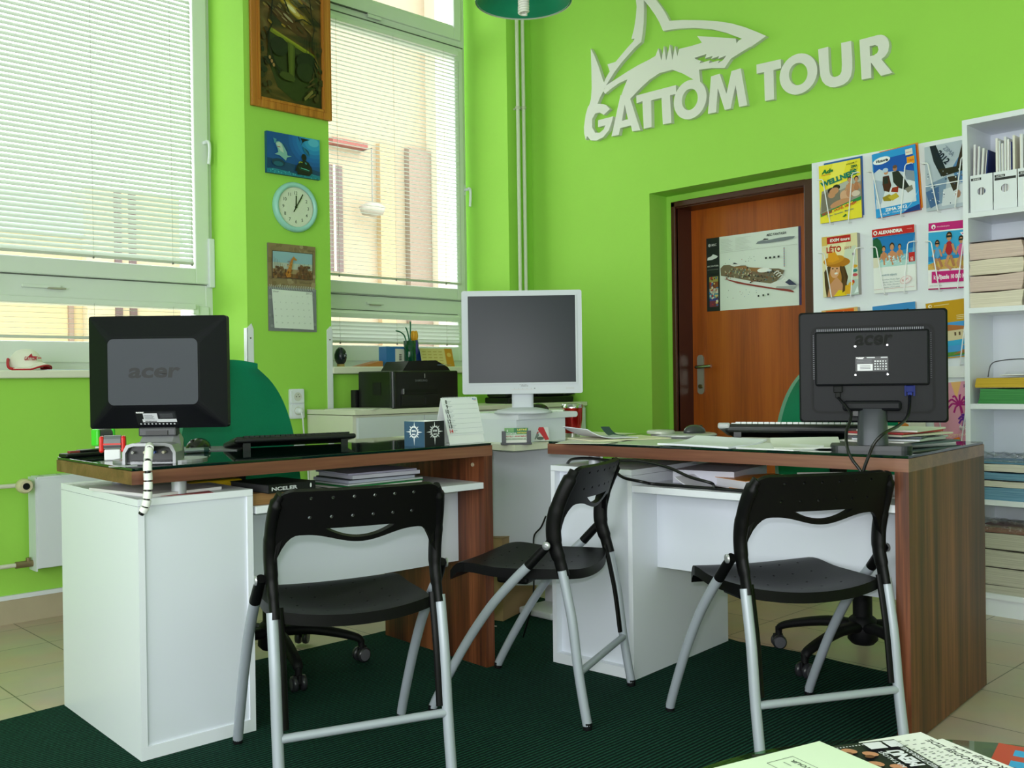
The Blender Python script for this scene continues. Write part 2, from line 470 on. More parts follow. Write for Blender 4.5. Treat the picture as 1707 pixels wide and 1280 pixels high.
# window 1
r = bpy.data.objects.new('window_1', None); COL.objects.link(r); r['kind'] = 'structure'
f = MB(); rail_frame(f, PL0, 2.376, 1.046, 3.55, YF, YF + .07, .045, PVC); f.box(PL0 + .04, 2.335, YF + .002, YF + .07, 1.37, 1.485, PVC)
f.box(PL0, 2.35, YF - .001, YF + .01, 1.481, 1.4845, SEAM)
f.box(PL0 + .05, 2.26, YF - .002, YF + .01, 1.376, 1.3795, SEAM)
f.box(1.45, 1.62, YF - .012, YF, 1.425, 1.44, PVC, b=.003); f.box(1.56, 1.64, YF - .02, YF, 1.422, 1.43, mat('#a8a894', .5), b=.003)
part('window_frame', f, r)
s = MB(); rail_frame(s, PL0 + .03, 2.348, 1.486, 3.52, YF - .022, YF + .05, .078, PVC)
part('sash', s, r)
s = MB(); rail_frame(s, PL0 + .03, 2.348, 1.085, 1.374, YF - .012, YF + .05, .075, PVC, .1, .02); s.box(2.255, 2.285, YF - .025, YF, 1.33, 1.378, PVC, b=.003)
part('lower_sash', s, r)
part('pane', MB().box(PL0 + .1, 2.275, YF + .022, YF + .026, 1.55, 3.45, LENS), r)
part('lower_pane', MB().box(PL0 + .1, 2.275, YF + .022, YF + .026, 1.18, 1.36, LENS), r)
lever(r, 2.325, at_y(338, 240, YF).z)
hz = MB(); hz.box(2.338, 2.37, YF - .035, YF, 1.47, 1.72, WHITE, b=.005); part('hinge_cover', hz, r)
# window 2
r = bpy.data.objects.new('window_2', None); COL.objects.link(r); r['kind'] = 'structure'
f = MB(); rail_frame(f, PR1, 4.119, 1.06, 3.55, YF, YF + .07, .05, PVC); f.box(PR1 + .04, 4.08, YF + .002, YF + .07, 1.36, 1.485, PVC)
f.box(PR1 + .04, 4.08, YF + .002, YF + .07, 3.03, 3.22, PVC)
f.box(PR1, 4.07, YF - .001, YF + .01, 1.478, 1.4815, SEAM); f.box(PR1 + .05, 4.03, YF - .002, YF + .01, 1.392, 1.3955, SEAM)
f.box(3.33, 3.45, YF - .012, YF, 1.43, 1.444, PVC, b=.003); f.box(3.35, 3.43, YF - .014, YF, 1.424, 1.43, mat('#a8a894', .5), b=.002)
part('window_frame', f, r)
s = MB(); rail_frame(s, PR1 + .02, 4.085, 1.486, 3.08, YF - .022, YF + .05, .07, PVC)
s.box(PR1 + .02, 4.085, YF - .024, YF - .01, 3.078, 3.083, SEAM)
part('sash', s, r)
s = MB(); rail_frame(s, PR1 + .02, 4.085, 1.1, 1.39, YF - .012, YF + .05, .06, PVC, .09, .03)
part('lower_sash', s, r)
s = MB(); rail_frame(s, PR1 + .02, 4.085, 3.13, 3.54, YF - .012, YF + .05, .06, PVC, .075, .04)
s.box(PR1 + .02, 3.36, YF - .014, YF, 3.126, 3.131, SEAM); s.box(3.36, 3.46, YF - .018, YF, 3.105, 3.125, PVC, b=.003)
part('transom_sash', s, r)
part('pane', MB().box(PR1 + .08, 4.023, YF + .022, YF + .026, 1.55, 3.02, LENS), r)
part('lower_pane', MB().box(PR1 + .08, 4.023, YF + .022, YF + .026, 1.18, 1.36, LENS), r)
part('transom_pane', MB().box(PR1 + .08, 4.023, YF + .022, YF + .026, 3.19, 3.5, LENS), r)
lever(r, 4.095, at_y(778, 318, YF).z)

# ---- venetian blinds
def slat_mat():
    m = bpy.data.materials.new('blind_slat'); m.use_nodes = True; nt = m.node_tree
    for n in list(nt.nodes): nt.nodes.remove(n)
    o = nt.nodes.new('ShaderNodeOutputMaterial'); d = nt.nodes.new('ShaderNodeBsdfDiffuse'); t = nt.nodes.new('ShaderNodeBsdfTranslucent')
    d.inputs['Color'].default_value = rgb('#d3dcd4'); t.inputs['Color'].default_value = rgb('#dbe2da')
    mx = nt.nodes.new('ShaderNodeMixShader'); mx.inputs[0].default_value = .15
    nt.links.new(d.outputs[0], mx.inputs[1]); nt.links.new(t.outputs[0], mx.inputs[2]); nt.links.new(mx.outputs[0], o.inputs['Surface'])
    return m
SLAT = slat_mat()
def blind(label, x0, x1, z0, z1, pitch, tilt, y, cords, rail=True):
    root = thing('venetian_blind', label, 'window blind', ((x0 + x1) / 2, y, z0))
    o = Vector(((x0 + x1) / 2, y, z0)); W = (x1 - x0) / 2; H = z1 - z0
    s = MB(); n = int((H - .02) / pitch); c, sn = math.cos(R_(tilt)), math.sin(R_(tilt))
    for i in range(n):
        z = .022 + i * pitch
        pr = [(-.0125, 0), (-.0065, .0011), (0, .0016), (.0065, .0011), (.0125, 0)]
        pts = [[(X, a * c - b * sn, z + a * sn + b * c) for X in (-W, W)] for a, b in pr]
        s.grid(pts, SLAT)
    part('slats', s, root)
    part('bottom_rail', MB().box(-W, W, -.012, .012, 0, .013, mat('#c9cbc2', .4), b=.003), root)
    part('head_rail', MB().box(-W, W, -.013, .013, H - .008, H + .02, PVC, b=.003), root)
    for cx in cords:
        k = MB(); X = cx - o.x
        k.tube([(X, -.014, .002), (X, -.014, H)], .0009, mat('#b9bdb4', .6), 6, M=None)
        k.box(X - .003, X + .003, -.017, -.009, -.006, .004, mat('#77796f', .5))
        part('ladder_cord', k, root)
    return root
yb = YF - .037
c1 = [at_y(p, 300, yb).x for p in (152, 284, 316)]
blind('large white slatted blind over the tall left window', PL0 + .1, at_y(320, 300, yb).x, at_y(310, 441, yb).z, 3.46, .0235, 61, yb, c1)
blind('small white open blind over the low left window behind the black monitor', PL0 + .1, at_y(322, 300, yb).x, at_y(140, 565, yb).z, 1.362, .0235, 4, yb, c1[:2])
c2 = [at_y(p, 300, yb).x for p in (561, 656, 739)]
bl = blind('large white thin-slatted blind over the tall window right of the pillar', PR1 + .05, at_y(765, 300, yb).x, at_y(700, 470, yb).z, 3.026, .0235, 3, yb, c2)
k = MB(); k.tube([(at_y(763, 300, yb).x - bl.location.x, -.02, .0), (at_y(763, 300, yb).x - bl.location.x, -.02, 1.4)], .0012, mat('#8b8f88', .5), 6)
part('pull_cord', k, bl)
blind('small white closed blind low in the window right of the pillar', PR1 + .05, at_y(766, 540, yb).x, at_y(700, 574, yb).z, 1.352, .0225, -62, yb, c2)

# ---- door
DFR = mat('#4a2217', .35)
r = bpy.data.objects.new('door_1', None); COL.objects.link(r); r['kind'] = 'structure'
f = MB()
f.box(4.505, 4.7, 3.31, 3.34, 0, 1.97, DFR); f.box(4.505, 4.7, 2.40, 2.497, 0, 1.97, DFR); f.box(4.505, 4.7, 2.497, 3.31, 1.935, 1.97, DFR)
f.box(4.49, 4.52, 3.31, 3.338, 0, 1.97, DFR, b=.004); f.box(4.49, 4.52, 2.40, 2.51, 0, 1.97, DFR, b=.004); f.box(4.49, 4.52, 2.5, 3.338, 1.94, 1.972, DFR, b=.004)
part('door_frame', f, r)
DWOOD = wood('door_veneer', '#8a3d06', '#a8500c', '#b65d14', 2, 10, .4)
part('door_leaf', MB().box(4.648, 4.69, 2.49, 3.312, .01, 1.945, DWOOD), r)
STEEL = mat('#b5b2a4', .3, metal=.8)
h = MB(); h.prism(rrect(-.022, -.112, .022, .112, .02), 0, .008, STEEL, M=frame((4.648, 3.255, .993), (0, -1, 0), (0, 0, 1)))
h.lathe([(.012, 0), (.012, .01)], mat('#6b5a30', .3, metal=.8), 12, M=frame((4.641, 3.254, .925), (0, -1, 0), (0, 0, 1)))
part('handle_plate', h, r)
h = MB(); h.tube(smooth_path([(4.645, 3.255, 1.035), (4.6, 3.255, 1.035), (4.592, 3.235, 1.036), (4.592, 3.15, 1.04)]), .0095, CHROME)
part('door_handle', h, r)

# ---- poster on the door
po = thing('cruise_ship_poster', 'white poster with a cutaway cruise ship taped to the brown door', 'poster', M=frame((4.6465, 3.208, 1.35), (0, -1, 0), (0, 0, 1)))
p = Print(.592, .414, '#e3ece4', .3)
p.rect('#14161f', 0, 0, .148, 1).rect('#3a1c55', .975, 0, 1, 1)
for a, b, c in ((.02, .1, '#7a2f46'), (.1, .135, '#3b3d8a'), (.135, .2, '#4f93a8'), (.2, .27, '#b9b7a5'), (.27, .36, '#8a4a26'), (.36, .43, '#a39a4e')): p.rect(c, .03, a + .04, .13, b + .04)
p.speck(['#d8c27a', '#6b3420', '#e0d8c2', '#b03030', '#3a6ea5'], .035, .07, .125, .46, 45, .012, 5)
p.oval('#b9b9b9', .042, .9, .016, .022, 8).text('#d8d8d8', 'MSC', .066, .885, .032, .055, .02)
p.poly('#dfe3e4', [(.015, .7), (.02, .735), (.06, .75), (.08, .775), (.11, .76), (.135, .74), (.12, .72), (.07, .7)])
p.text('#d0d0d0', 'MSC FANTASIA', .015, .605, .02, .125, .02, .2).text('#9a9a9a', 'DISCOVER SECTION', .015, .56, .012, .12)
p.line('#9fa39c', [(.15, .78), (.97, .775)], .0016)
p.text('#4a4f55', 'MSC FANTASIA', .66, .925, .032, .2, .02, .3)
for q in range(9): p.rect('#c3cac2', .17, .8 + q * .019, .3 - (q % 3) * .02, .804 + q * .019); p.rect('#ccd2cb', .33, .8 + q * .019, .5 - (q % 4) * .02, .804 + q * .019)
p.poly('#7b838a', [(.55, .84), (.57, .87), (.62, .88), (.66, .87), (.8, .885), (.9, .885), (.95, .88), (.93, .855), (.85, .84), (.7, .835)]).poly('#22252a', [(.62, .88), (.64, .9), (.68, .89), (.68, .878)])
p.poly('#8e2a22', [(.2, .425), (.35, .345), (.6, .265), (.85, .19), (.93, .165), (.93, .18), (.9, .205), (.6, .29), (.3, .4)])
p.poly('#dfe2de', [(.19, .44), (.2, .43), (.45, .335), (.75, .24), (.93, .235), (.975, .255), (.86, .32), (.6, .36), (.3, .47)])
p.poly('#a9b0ae', [(.75, .24), (.93, .205), (.95, .24), (.9, .25), (.76, .262)])
p.poly('#7a6a50', [(.17, .47), (.165, .57), (.2, .61), (.32, .6), (.36, .585), (.44, .575), (.46, .55), (.57, .525), (.66, .505), (.78, .49), (.84, .46), (.82, .4), (.76, .33), (.7, .305), (.5, .36), (.3, .43)])
p.poly('#9a6d3c', [(.3, .57), (.44, .57), (.46, .545), (.62, .52), (.7, .5), (.58, .47), (.4, .52)])
p.speck(['#4d4234', '#b9ad8e', '#86543a', '#9aa37a', '#5d6f73', '#c4b79a'], .2, .42, .5, .55, 70, .009, 2)
p.speck(['#4d4234', '#b9ad8e', '#86543a', '#5d6f73', '#2c2824'], .48, .34, .76, .47, 60, .009, 3)
p.poly('#e6e8e2', [(.28, .6), (.33, .63), (.38, .6), (.42, .58), (.33, .57)]).poly('#3c4046', [(.31, .605), (.335, .625), (.37, .6)])
p.oval('#f0f2ec', .64, .485, .065, .03, 16).oval('#dfe8ea', .7, .475, .025, .015)
for q in range(6): p.line('#f3f5f0', [(.745 + q * .02, .425 - q * .022), (.775 + q * .02, .455 - q * .024), (.8 + q * .018, .45 - q * .026)], .008)
p.poly('#272a52', [(.86, .3), (.9, .34), (.975, .255), (.9, .262)])
rd = random.Random(3)
for q in range(24): p.rect(rd.choice(['#3a3d44', '#4c8ab5', '#a05545', '#8b938a']), *(lambda x, y: (x, y, x + .006, y + .008))(rd.uniform(.2, .6), rd.choice([.62, .65, .67]) if q % 2 else rd.uniform(.14, .26)))
for q in range(4): p.rect('#1c1d22', .66 + q * .043, .625, .68 + q * .043, .65); 
for q in range(3): p.rect('#1c1d22', .58 + q * .05, .14 + q * .005, .597 + q * .05, .165 + q * .005)
p.rect('#4c8ab5', .852, .5, .86, .75); 
for q in range(8): p.rect('#b25a4a', .852, .5 + q * .032, .86, .515 + q * .032)
part('printed_sheet', p.mb, po)

# ---- dark green ribbed carpet
def carpet_mat():
    m = bpy.data.materials.new('ribbed_carpet'); m.use_nodes = True; nt = m.node_tree; b = nt.nodes['Principled BSDF']
    tc = nt.nodes.new('ShaderNodeTexCoord'); wv = nt.nodes.new('ShaderNodeTexWave'); wv.bands_direction = 'Y'; wv.inputs['Scale'].default_value = 24; wv.inputs['Distortion'].default_value = .6; wv.inputs['Detail'].default_value = 2
    mp = nt.nodes.new('ShaderNodeMapping'); nt.links.new(tc.outputs['Object'], mp.inputs['Vector']); nt.links.new(mp.outputs['Vector'], wv.inputs['Vector'])
    n = nt.nodes.new('ShaderNodeTexNoise'); n.inputs['Scale'].default_value = 260; n.inputs['Detail'].default_value = 3; nt.links.new(tc.outputs['Object'], n.inputs['Vector'])
    mm = nt.nodes.new('ShaderNodeMath'); mm.operation = 'MULTIPLY'; nt.links.new(wv.outputs['Fac'], mm.inputs[0]); nt.links.new(n.outputs['Fac'], mm.inputs[1])
    cr = nt.nodes.new('ShaderNodeValToRGB'); cr.color_ramp.elements[0].position = .12; cr.color_ramp.elements[1].position = .62
    cr.color_ramp.elements[0].color = rgb('#081a16'); cr.color_ramp.elements[1].color = rgb('#235744'); nt.links.new(mm.outputs[0], cr.inputs['Fac'])
    nt.links.new(cr.outputs['Color'], b.inputs['Base Color']); b.inputs['Roughness'].default_value = .95; b.inputs['Specular IOR Level'].default_value = .1
    bp = nt.nodes.new('ShaderNodeBump'); bp.inputs['Strength'].default_value = .8; bp.inputs['Distance'].default_value = .004
    nt.links.new(mm.outputs[0], bp.inputs['Height']); nt.links.new(bp.outputs['Normal'], b.inputs['Normal'])
    return m
cp = MB(); edge = [(-1.2, 1.1), (2.4, 1.105), (2.515, 1.12)]
rd = random.Random(5)
far = [(3.085 + .012 * math.sin(k * 1.9) + rd.uniform(-.006, .006), 1.2 + k * (1.86 / 14)) for k in range(15)]
left = [(3.05 - k * .283, 3.09 + .01 * math.sin(k * 1.3) + rd.uniform(-.004, .004)) for k in range(16)]
cp.prism(edge + [(3.075, 1.163)] + far[1:] + left, 0, .006, carpet_mat())
solo('carpet', cp, 'dark green ribbed carpet under the two desks', 'carpet')

# ---- radiator and its pipes
rt = thing('radiator', 'white panel radiator under the left window behind the white cabinet', 'radiator', (1.75, 4.25, .2))
x0 = at_y(60, 800, 4.22).x - 1.75
g = MB(); g.box(x0, .55, -.03, -.02, .03, .4, WHITE2, b=.004); g.box(x0, .55, .045, .055, .03, .4, WHITE2, b=.004)
part('front_panel', g, rt)
g = MB(); g.box(x0 + .005, .545, -.03, .055, .395, .408, WHITE2, b=.003)
for k in range(12): g.box(x0 + .03 + k * .07, x0 + .034 + k * .07, -.02, .04, .404, .4085, mat('#8d8f88', .6))
part('top_grille', g, rt)
part('side_cover', MB().box(x0 - .004, x0 + .002, -.03, .055, .02, .405, WHITE2), rt)
v = MB(); BRASS = mat('#8a7a5a', .4, metal=.5)
v.tube([(x0, .015, .375), (x0 - .035, .015, .375)], .013, BRASS); v.lathe([(.026, 0), (.03, .01), (.03, .04), (.024, .05)], mat('#d9cfae', .4), 18, M=T(x0 - .045, -.005, .375) @ RX(90))
v.lathe([(.014, 0), (.013, .004)], BLACK, 14, M=T(x0 - .045, -.055, .375) @ RX(90))
part('thermostat_valve', v, rt)
v = MB(); v.tube([(x0, .015, .05), (x0 - .07, .015, .05)], .014, BRASS); v.tube([(x0 - .02, .015, .05), (x0 - .02, .015, .075)], .01, BRASS)
part('return_valve', v, rt)
v = MB(); 
v.tube([(x0 - .06, .015, .375), (x0 - .6, .03, .375)], .009, mat('#d8d8c8', .4)); part('feed_pipe', v, rt)
v = MB(); v.tube([(x0 - .06, .015, .05), (x0 - .6, .03, .05)], .009, mat('#d8d8c8', .4)); part('return_pipe', v, rt)
v = MB()
for xx in (x0 + .1, .45): v.box(xx - .015, xx + .015, .05, YN - 4.2515, .1, .3, WHITE2)
part('wall_bracket', v, rt)

# ---- vertical heating pipes in the corner
for i, px in enumerate((863.5, 873)):
    q = at_y(px, 200, 4.275)
    pr = thing('heating_pipe', 'white vertical heating pipe in the room corner, %s of the pair' % ('left' if i == 0 else 'right'), 'pipe', (q.x, 4.275, 0), group='corner heating pipes')
    part('tube', MB().tube([(0, 0, .0), (0, 0, CEIL)], .0115, mat('#dfe3d4', .4), 14), pr)
    k = MB(); k.lathe([(.0165, 0), (.0165, .016)], mat('#c9cdb8', .4), 14, M=T(0, 0, at_y(px, 182, 4.275).z)); k.box(-.004, .004, 0, .035, 0, .012, mat('#c9cdb8', .4), M=T(0, 0, at_y(px, 182, 4.275).z))
    part('clamp', k, pr)
# ================================================================== OUTSIDE THE WINDOWS
FAC = mat('#978a72', .9, noise=.05, nscale=1.5)
FAC2 = mat('#a08a68', .9); FAC3 = mat('#7d6e60', .9)
b = thing('apartment_building', 'cream and peach apartment building seen through the window right of the pillar', 'building', (8.6, 12, -3))
Y = 12
def fx(px, Yy=Y): return at_y(px, 350, Yy).x - 8.6
def fz(py, px=650, Yy=Y): return at_y(px, py, Yy).z + 3
g = MB(); g.box(fx(480), fx(640), 0, .6, 0, 14, FAC); g.box(fx(640), fx(712), 0, .6, 0, 14, FAC)
g.box(fx(712), fx(860), -.25, .6, 0, 14, mat('#b5ac96', .9)); g.box(fx(860), fx(1100), 0, .6, 0, 14, FAC)
part('wall', g, b)
g = MB(); g.box(fx(628), fx(653), -.1, 0, 0, fz(245), FAC2); part('pilaster', g, b)
g = MB(); g.box(fx(675), fx(711), -.12, 0, 0, fz(243), FAC3); part('pilaster', g, b, label='darker brown pilaster')
g = MB(); g.box(fx(545), fx(603), -.18, 0, fz(262), fz(252), mat('#7a4238', .7)); part('awning', g, b)
g = MB(); g.box(fx(545), fx(569), -.04, 0, fz(460), fz(292), mat('#5a4a44', .5)); g.box(fx(553), fx(556), -.06, 0, fz(460), fz(292), mat('#d8c8b0', .5)); part('window', g, b)
g = MB(); g.prism([(fx(603), fz(275)), (fx(601), fz(275)), (fx(601), fz(340)), (fx(603), fz(340))], -.3, -.27, mat('#888880', .5), M=RX(90))
g.lathe([(.001, 0), (.16, .04), (.2, .14), (.1, .2), (.001, .22)], mat('#8a857a', .5), 14, M=T(fx(601), -.3, fz(372)))
g.box(fx(600.6), fx(601.6), -.31, -.29, fz(355), fz(262), mat('#777770', .5)); g.box(fx(600.6), fx(601.6), -.31, 0, fz(263), fz(262), mat('#777770', .5))
part('street_lamp', g, b)
b2 = thing('neighbour_building', 'bright yellow building low behind the blind of the left window', 'building', (5, 16, -3))
Y2 = 16
fx2 = lambda px: at_y(px, 350, Y2).x - 5
fz2 = lambda py, px=150: at_y(px, py, Y2).z + 3
g = MB(); g.box(fx2(-300), fx2(283), 0, 4, 0, fz2(395), mat('#b0a078', .9)); g.box(fx2(135), fx2(290), -.2, 4, 0, fz2(325, 220), mat('#b8ab8a', .9))
part('wall', g, b2)
for a, c in ((181, 192), (205, 216)):
    part('window', MB().box(fx2(a), fx2(c), -.25, -.19, fz2(640), fz2(326, 200), mat('#5e4c4c', .5)), b2)
part('window', MB().box(fx2(110), fx2(118), -.06, .01, fz2(640), fz2(470), mat('#85705f', .5)), b2)
g = MB(); g.prism([(fx2(-300), fz2(395)), (fx2(300), fz2(395)), (fx2(300), fz2(385)), (fx2(60), fz2(330)), (fx2(-300), fz2(330))], 0, 4.2, mat('#9fb4b4', .8), M=Matrix(((1, 0, 0, 0), (0, 0, 1, -.1), (0, 1, 0, 0), (0, 0, 0, 1))))
part('roof', g, b2)
struct('ground', MB().box(-30, 40, 4.8, 60, -3.1, -3, mat('#a7a594', .9)))

# ================================================================== ON THE GREEN PILLAR
# framed painting
def on_pillar(x, z, d=0): return frame((x, YP - d, z), (1, 0, 0), (0, 0, 1))
pt = thing('framed_painting', 'tall dark surreal painting in an orange wooden frame at the top of the pillar', 'painting', M=on_pillar(2.4, 2.338, .002))
OAK = wood('frame_oak', '#8a4f14', '#b06c22', '#c98836', 1, 30, .35)
W_, H_ = .462, .78
fr = MB(); fw = .052
for x0, x1, y0, y1 in ((0, fw, 0, H_), (W_ - fw, W_, 0, H_), (fw, W_ - fw, 0, fw), (fw, W_ - fw, H_ - fw, H_)):
    fr.box(x0, x1, y0, y1, 0, .022, OAK, b=.004)
for x0, x1, y0, y1 in ((fw - .016, fw - .004, fw - .016, H_ - fw + .016), (W_ - fw + .004, W_ - fw + .016, fw - .016, H_ - fw + .016), (fw, W_ - fw, fw - .016, fw - .004), (fw, W_ - fw, H_ - fw + .004, H_ - fw + .016)):
    fr.box(x0, x1, y0, y1, .022, .025, OAK)
part('frame', fr, pt)
cw, ch = W_ - 2 * fw, H_ - 2 * fw
# canvas: soft clouds of colour from a noise-driven ramp, dark branches and a pool of light painted over it
def canvas_mat():
    m = bpy.data.materials.new('oil_painting'); m.use_nodes = True; nt = m.node_tree; b = nt.nodes['Principled BSDF']; b.inputs['Roughness'].default_value = .3
    tc = nt.nodes.new('ShaderNodeTexCoord'); mp = nt.nodes.new('ShaderNodeMapping'); mp.inputs['Rotation'].default_value = (0, 0, .5); mp.inputs['Scale'].default_value = (4, 9, 1)
    nt.links.new(tc.outputs['Object'], mp.inputs['Vector'])
    n = nt.nodes.new('ShaderNodeTexNoise'); n.inputs['Scale'].default_value = 1; n.inputs['Detail'].default_value = 6; n.inputs['Distortion'].default_value = .8
    nt.links.new(mp.outputs[0], n.inputs['Vector']); cr = nt.nodes.new('ShaderNodeValToRGB'); e = cr.color_ramp.elements
    e[0].position = .3; e[0].color = rgb('#15160a'); e[1].position = .75; e[1].color = rgb('#7d7440')
    for ps, c in ((.42, '#2a2a10'), (.52, '#4a3a14'), (.6, '#5f4a22')): k = e.new(ps); k.color = rgb(c)
    nt.links.new(n.outputs['Fac'], cr.inputs['Fac']); nt.links.new(cr.outputs[0], b.inputs['Base Color']); return m
cv = MB(); cv.add([(fw, fw, .006), (W_ - fw, fw, .006), (W_ - fw, H_ - fw, .006), (fw, H_ - fw, .006)], [(0, 1, 2, 3)], canvas_mat())
part('canvas', cv, pt)
p = Print(cw, ch, None, .3)
rd = random.Random(11)
def blob(col, cx, cy, rx, ry, a=0, n=22): p.oval(col, cx, cy, rx, ry, n, a)
for i, c in enumerate(['#4a472c', '#6b6648', '#858068', '#9a9688']): blob(c, .5, .86 - i * .005, .34 - .07 * i, .075 - .014 * i, -28)
for i, c in enumerate(['#5a4a16', '#84701c', '#a88e2a', '#c2b060', '#dcd2a0']): blob(c, .55 - i * .008, .71, .36 - .07 * i, .045 - .008 * i, -32)
for i, c in enumerate(['#33240f', '#4a2f12']): blob(c, .5, .6, .4 - .1 * i, .05, -25)
p.poly('#6f7a16', [(.16, .535), (.9, .40), (.9, .37), (.16, .50)]).poly('#8b8f22', [(.22, .525), (.8, .42), (.8, .405), (.22, .51)])
p.poly('#27300f', [(.14, .5), (.9, .365), (.93, .2), (.8, .05), (.55, .02), (.28, .1), (.12, .3)])
for q in range(60):
    y_ = rd.uniform(.56, .98); x_ = rd.uniform(.05, .95); tone = rd.choice(['#6b5f3a', '#7d6a34', '#8a7a58', '#5a4726', '#94886a', '#6e4c2a', '#3c3218', '#8f7424', '#4e4a2c'])
    blob(tone, x_, y_, rd.uniform(.03, .1), rd.uniform(.004, .011), -30 + rd.uniform(-8, 8), 12)
for q in range(40):
    blob(rd.choice(['#2a2a12', '#332c14', '#3f3618', '#1d2210', '#4a3a1a']), rd.choice([rd.uniform(.02, .16), rd.uniform(.86, .98)]), rd.uniform(.05, .55), rd.uniform(.02, .05), rd.uniform(.01, .03), rd.uniform(-40, 40), 10)
blob('#151c0c', .3, .4, .14, .07); blob('#10170a', .74, .33, .17, .07); blob('#1c2410', .72, .25, .15, .07)
p.poly('#434f16', [(.43, .45), (.55, .43), (.53, .16), (.45, .16)]).poly('#535f1c', [(.465, .44), (.52, .43), (.505, .2), (.47, .2)])
blob('#3a4418', .42, .19, .13, .03, -8); p.poly('#1a1c0a', [(.2, .27), (.46, .2), (.38, .22), (.24, .24)])
BR = '#100d06'
p.line(BR, [(.26, 1), (.25, .9), (.27, .82), (.2, .73), (.17, .6), (.2, .56), (.14, .5), (.13, .4), (.2, .3), (.3, .2)], .022)
p.line(BR, [(.25, .78), (.05, .86)], .012).line(BR, [(.32, .96), (.4, .92), (.5, .87)], .02).line(BR, [(.33, .79), (.4, .74), (.46, .67)], .022)
p.line(BR, [(.55, .99), (.66, .96), (.73, .93), (.74, .87), (.8, .8), (.82, .7), (.87, .6), (.83, .5), (.84, .42)], .014)
p.line(BR, [(.6, .72), (.72, .745), (.8, .7)], .014).line(BR, [(.55, .615), (.68, .645), (.82, .62)], .018).line(BR, [(.85, .68), (.97, .63)], .012)
for q in range(7): p.line(BR, [(.7 + q * .04, .5), (.69 + q * .045, .43 - (q % 3) * .03)], .006)
for q in range(9): p.line(rd.choice(['#4a3a1c', '#3a2c14', '#5c4520']), [(.86 + .01 * math.sin(q), .42 - q * .04), (.9 + .05 * math.sin(q * .8) - q * .018, .38 - q * .04)], .022)
for x, y in ((.14, .3), (.17, .275), (.2, .25)): blob('#9a7448', x, y, .018, .014)
for q in range(6): blob('#6f6634', .7 + q * .022, .05 + q * .012, .018, .014)
part('brushwork', p.mb, pt, M=T(fw, fw, .0062))

# underwater photograph on canvas
pc = thing('shark_photo_canvas', 'small blue underwater photograph of a shark and a diver hung above the round clock', 'picture', M=on_pillar(2.478, 2.021, .022))
part('canvas_block', MB().box(0, .305, 0, .205, -.02, 0, mat('#16567f', .5)), pc)
p = Print(.305, .205, '#0f4f93', .4)
for i, c in enumerate(['#135ba5', '#1866b0', '#1c76b8', '#2387c2', '#2f9acb', '#55b3d6']): p.oval(c, .88, .9, .48 - .075 * i, .6 - .1 * i, 24)
p.poly('#0d3f6a', [(0, 0), (1, 0), (1, .2), (.7, .26), (.4, .3), (.2, .34), (0, .36)]).poly('#1f7f93', [(0, 0), (1, 0), (1, .09), (.8, .12), (.5, .07), (.3, .1), (.12, .12), (0, .1)])
p.speck(['#3fa9b4', '#176a80', '#55bcc4'], .02, .01, .98, .09, 40, .012, 4)
p.oval('#0c3350', .2, .27, .12, .1, 16).oval('#155a72', .2, .24, .09, .06)
p.poly('#7fb3ac', [(.15, .72), (.17, .77), (.22, .785), (.27, .75), (.32, .65), (.36, .55), (.37, .47), (.45, .47), (.36, .42), (.34, .34), (.29, .39), (.22, .45), (.13, .46), (.2, .52), (.19, .6)])
p.poly('#b5cdbf', [(.165, .73), (.22, .77), (.26, .73), (.29, .62), (.3, .52), (.24, .56), (.2, .64)]).line('#8a5a5a', [(.18, .655), (.24, .65)], .012)
p.poly('#4a90a0', [(.11, .85), (.17, .83), (.16, .76), (.13, .72)]).line('#2a5d70', [(.31, .74), (.38, .6)], .012)
p.poly('#101a24', [(.62, .96), (.8, .955), (.7, .9), (.65, .87), (.62, .76), (.66, .86)]).poly('#101a24', [(.57, .98), (.59, .98), (.62, .83)])
p.poly('#1b6c8d', [(.65, .77), (.72, .7), (.8, .52), (.74, .58), (.68, .66)]).poly('#0f4060', [(.7, .73), (.77, .66), (.79, .55), (.73, .66)])
p.oval('#0a0f14', .68, .49, .05, .09).poly('#0a0f14', [(.55, .05), (.78, .05), (.84, .14), (.83, .25), (.77, .38), (.7, .42), (.6, .38), (.54, .26), (.51, .14), (.55, .12)])
p.poly('#14382f', [(.57, .25), (.75, .2), (.78, .14), (.6, .17)]).line('#a5b53a', [(.58, .33), (.6, .37), (.65, .36)], .014).line('#4aa39a', [(.62, .22), (.72, .2), (.78, .18)], .014).line('#3f8f97', [(.7, .37), (.73, .33)], .02)
part('printed_picture', p.mb, pc, M=T(0, 0, .0004))

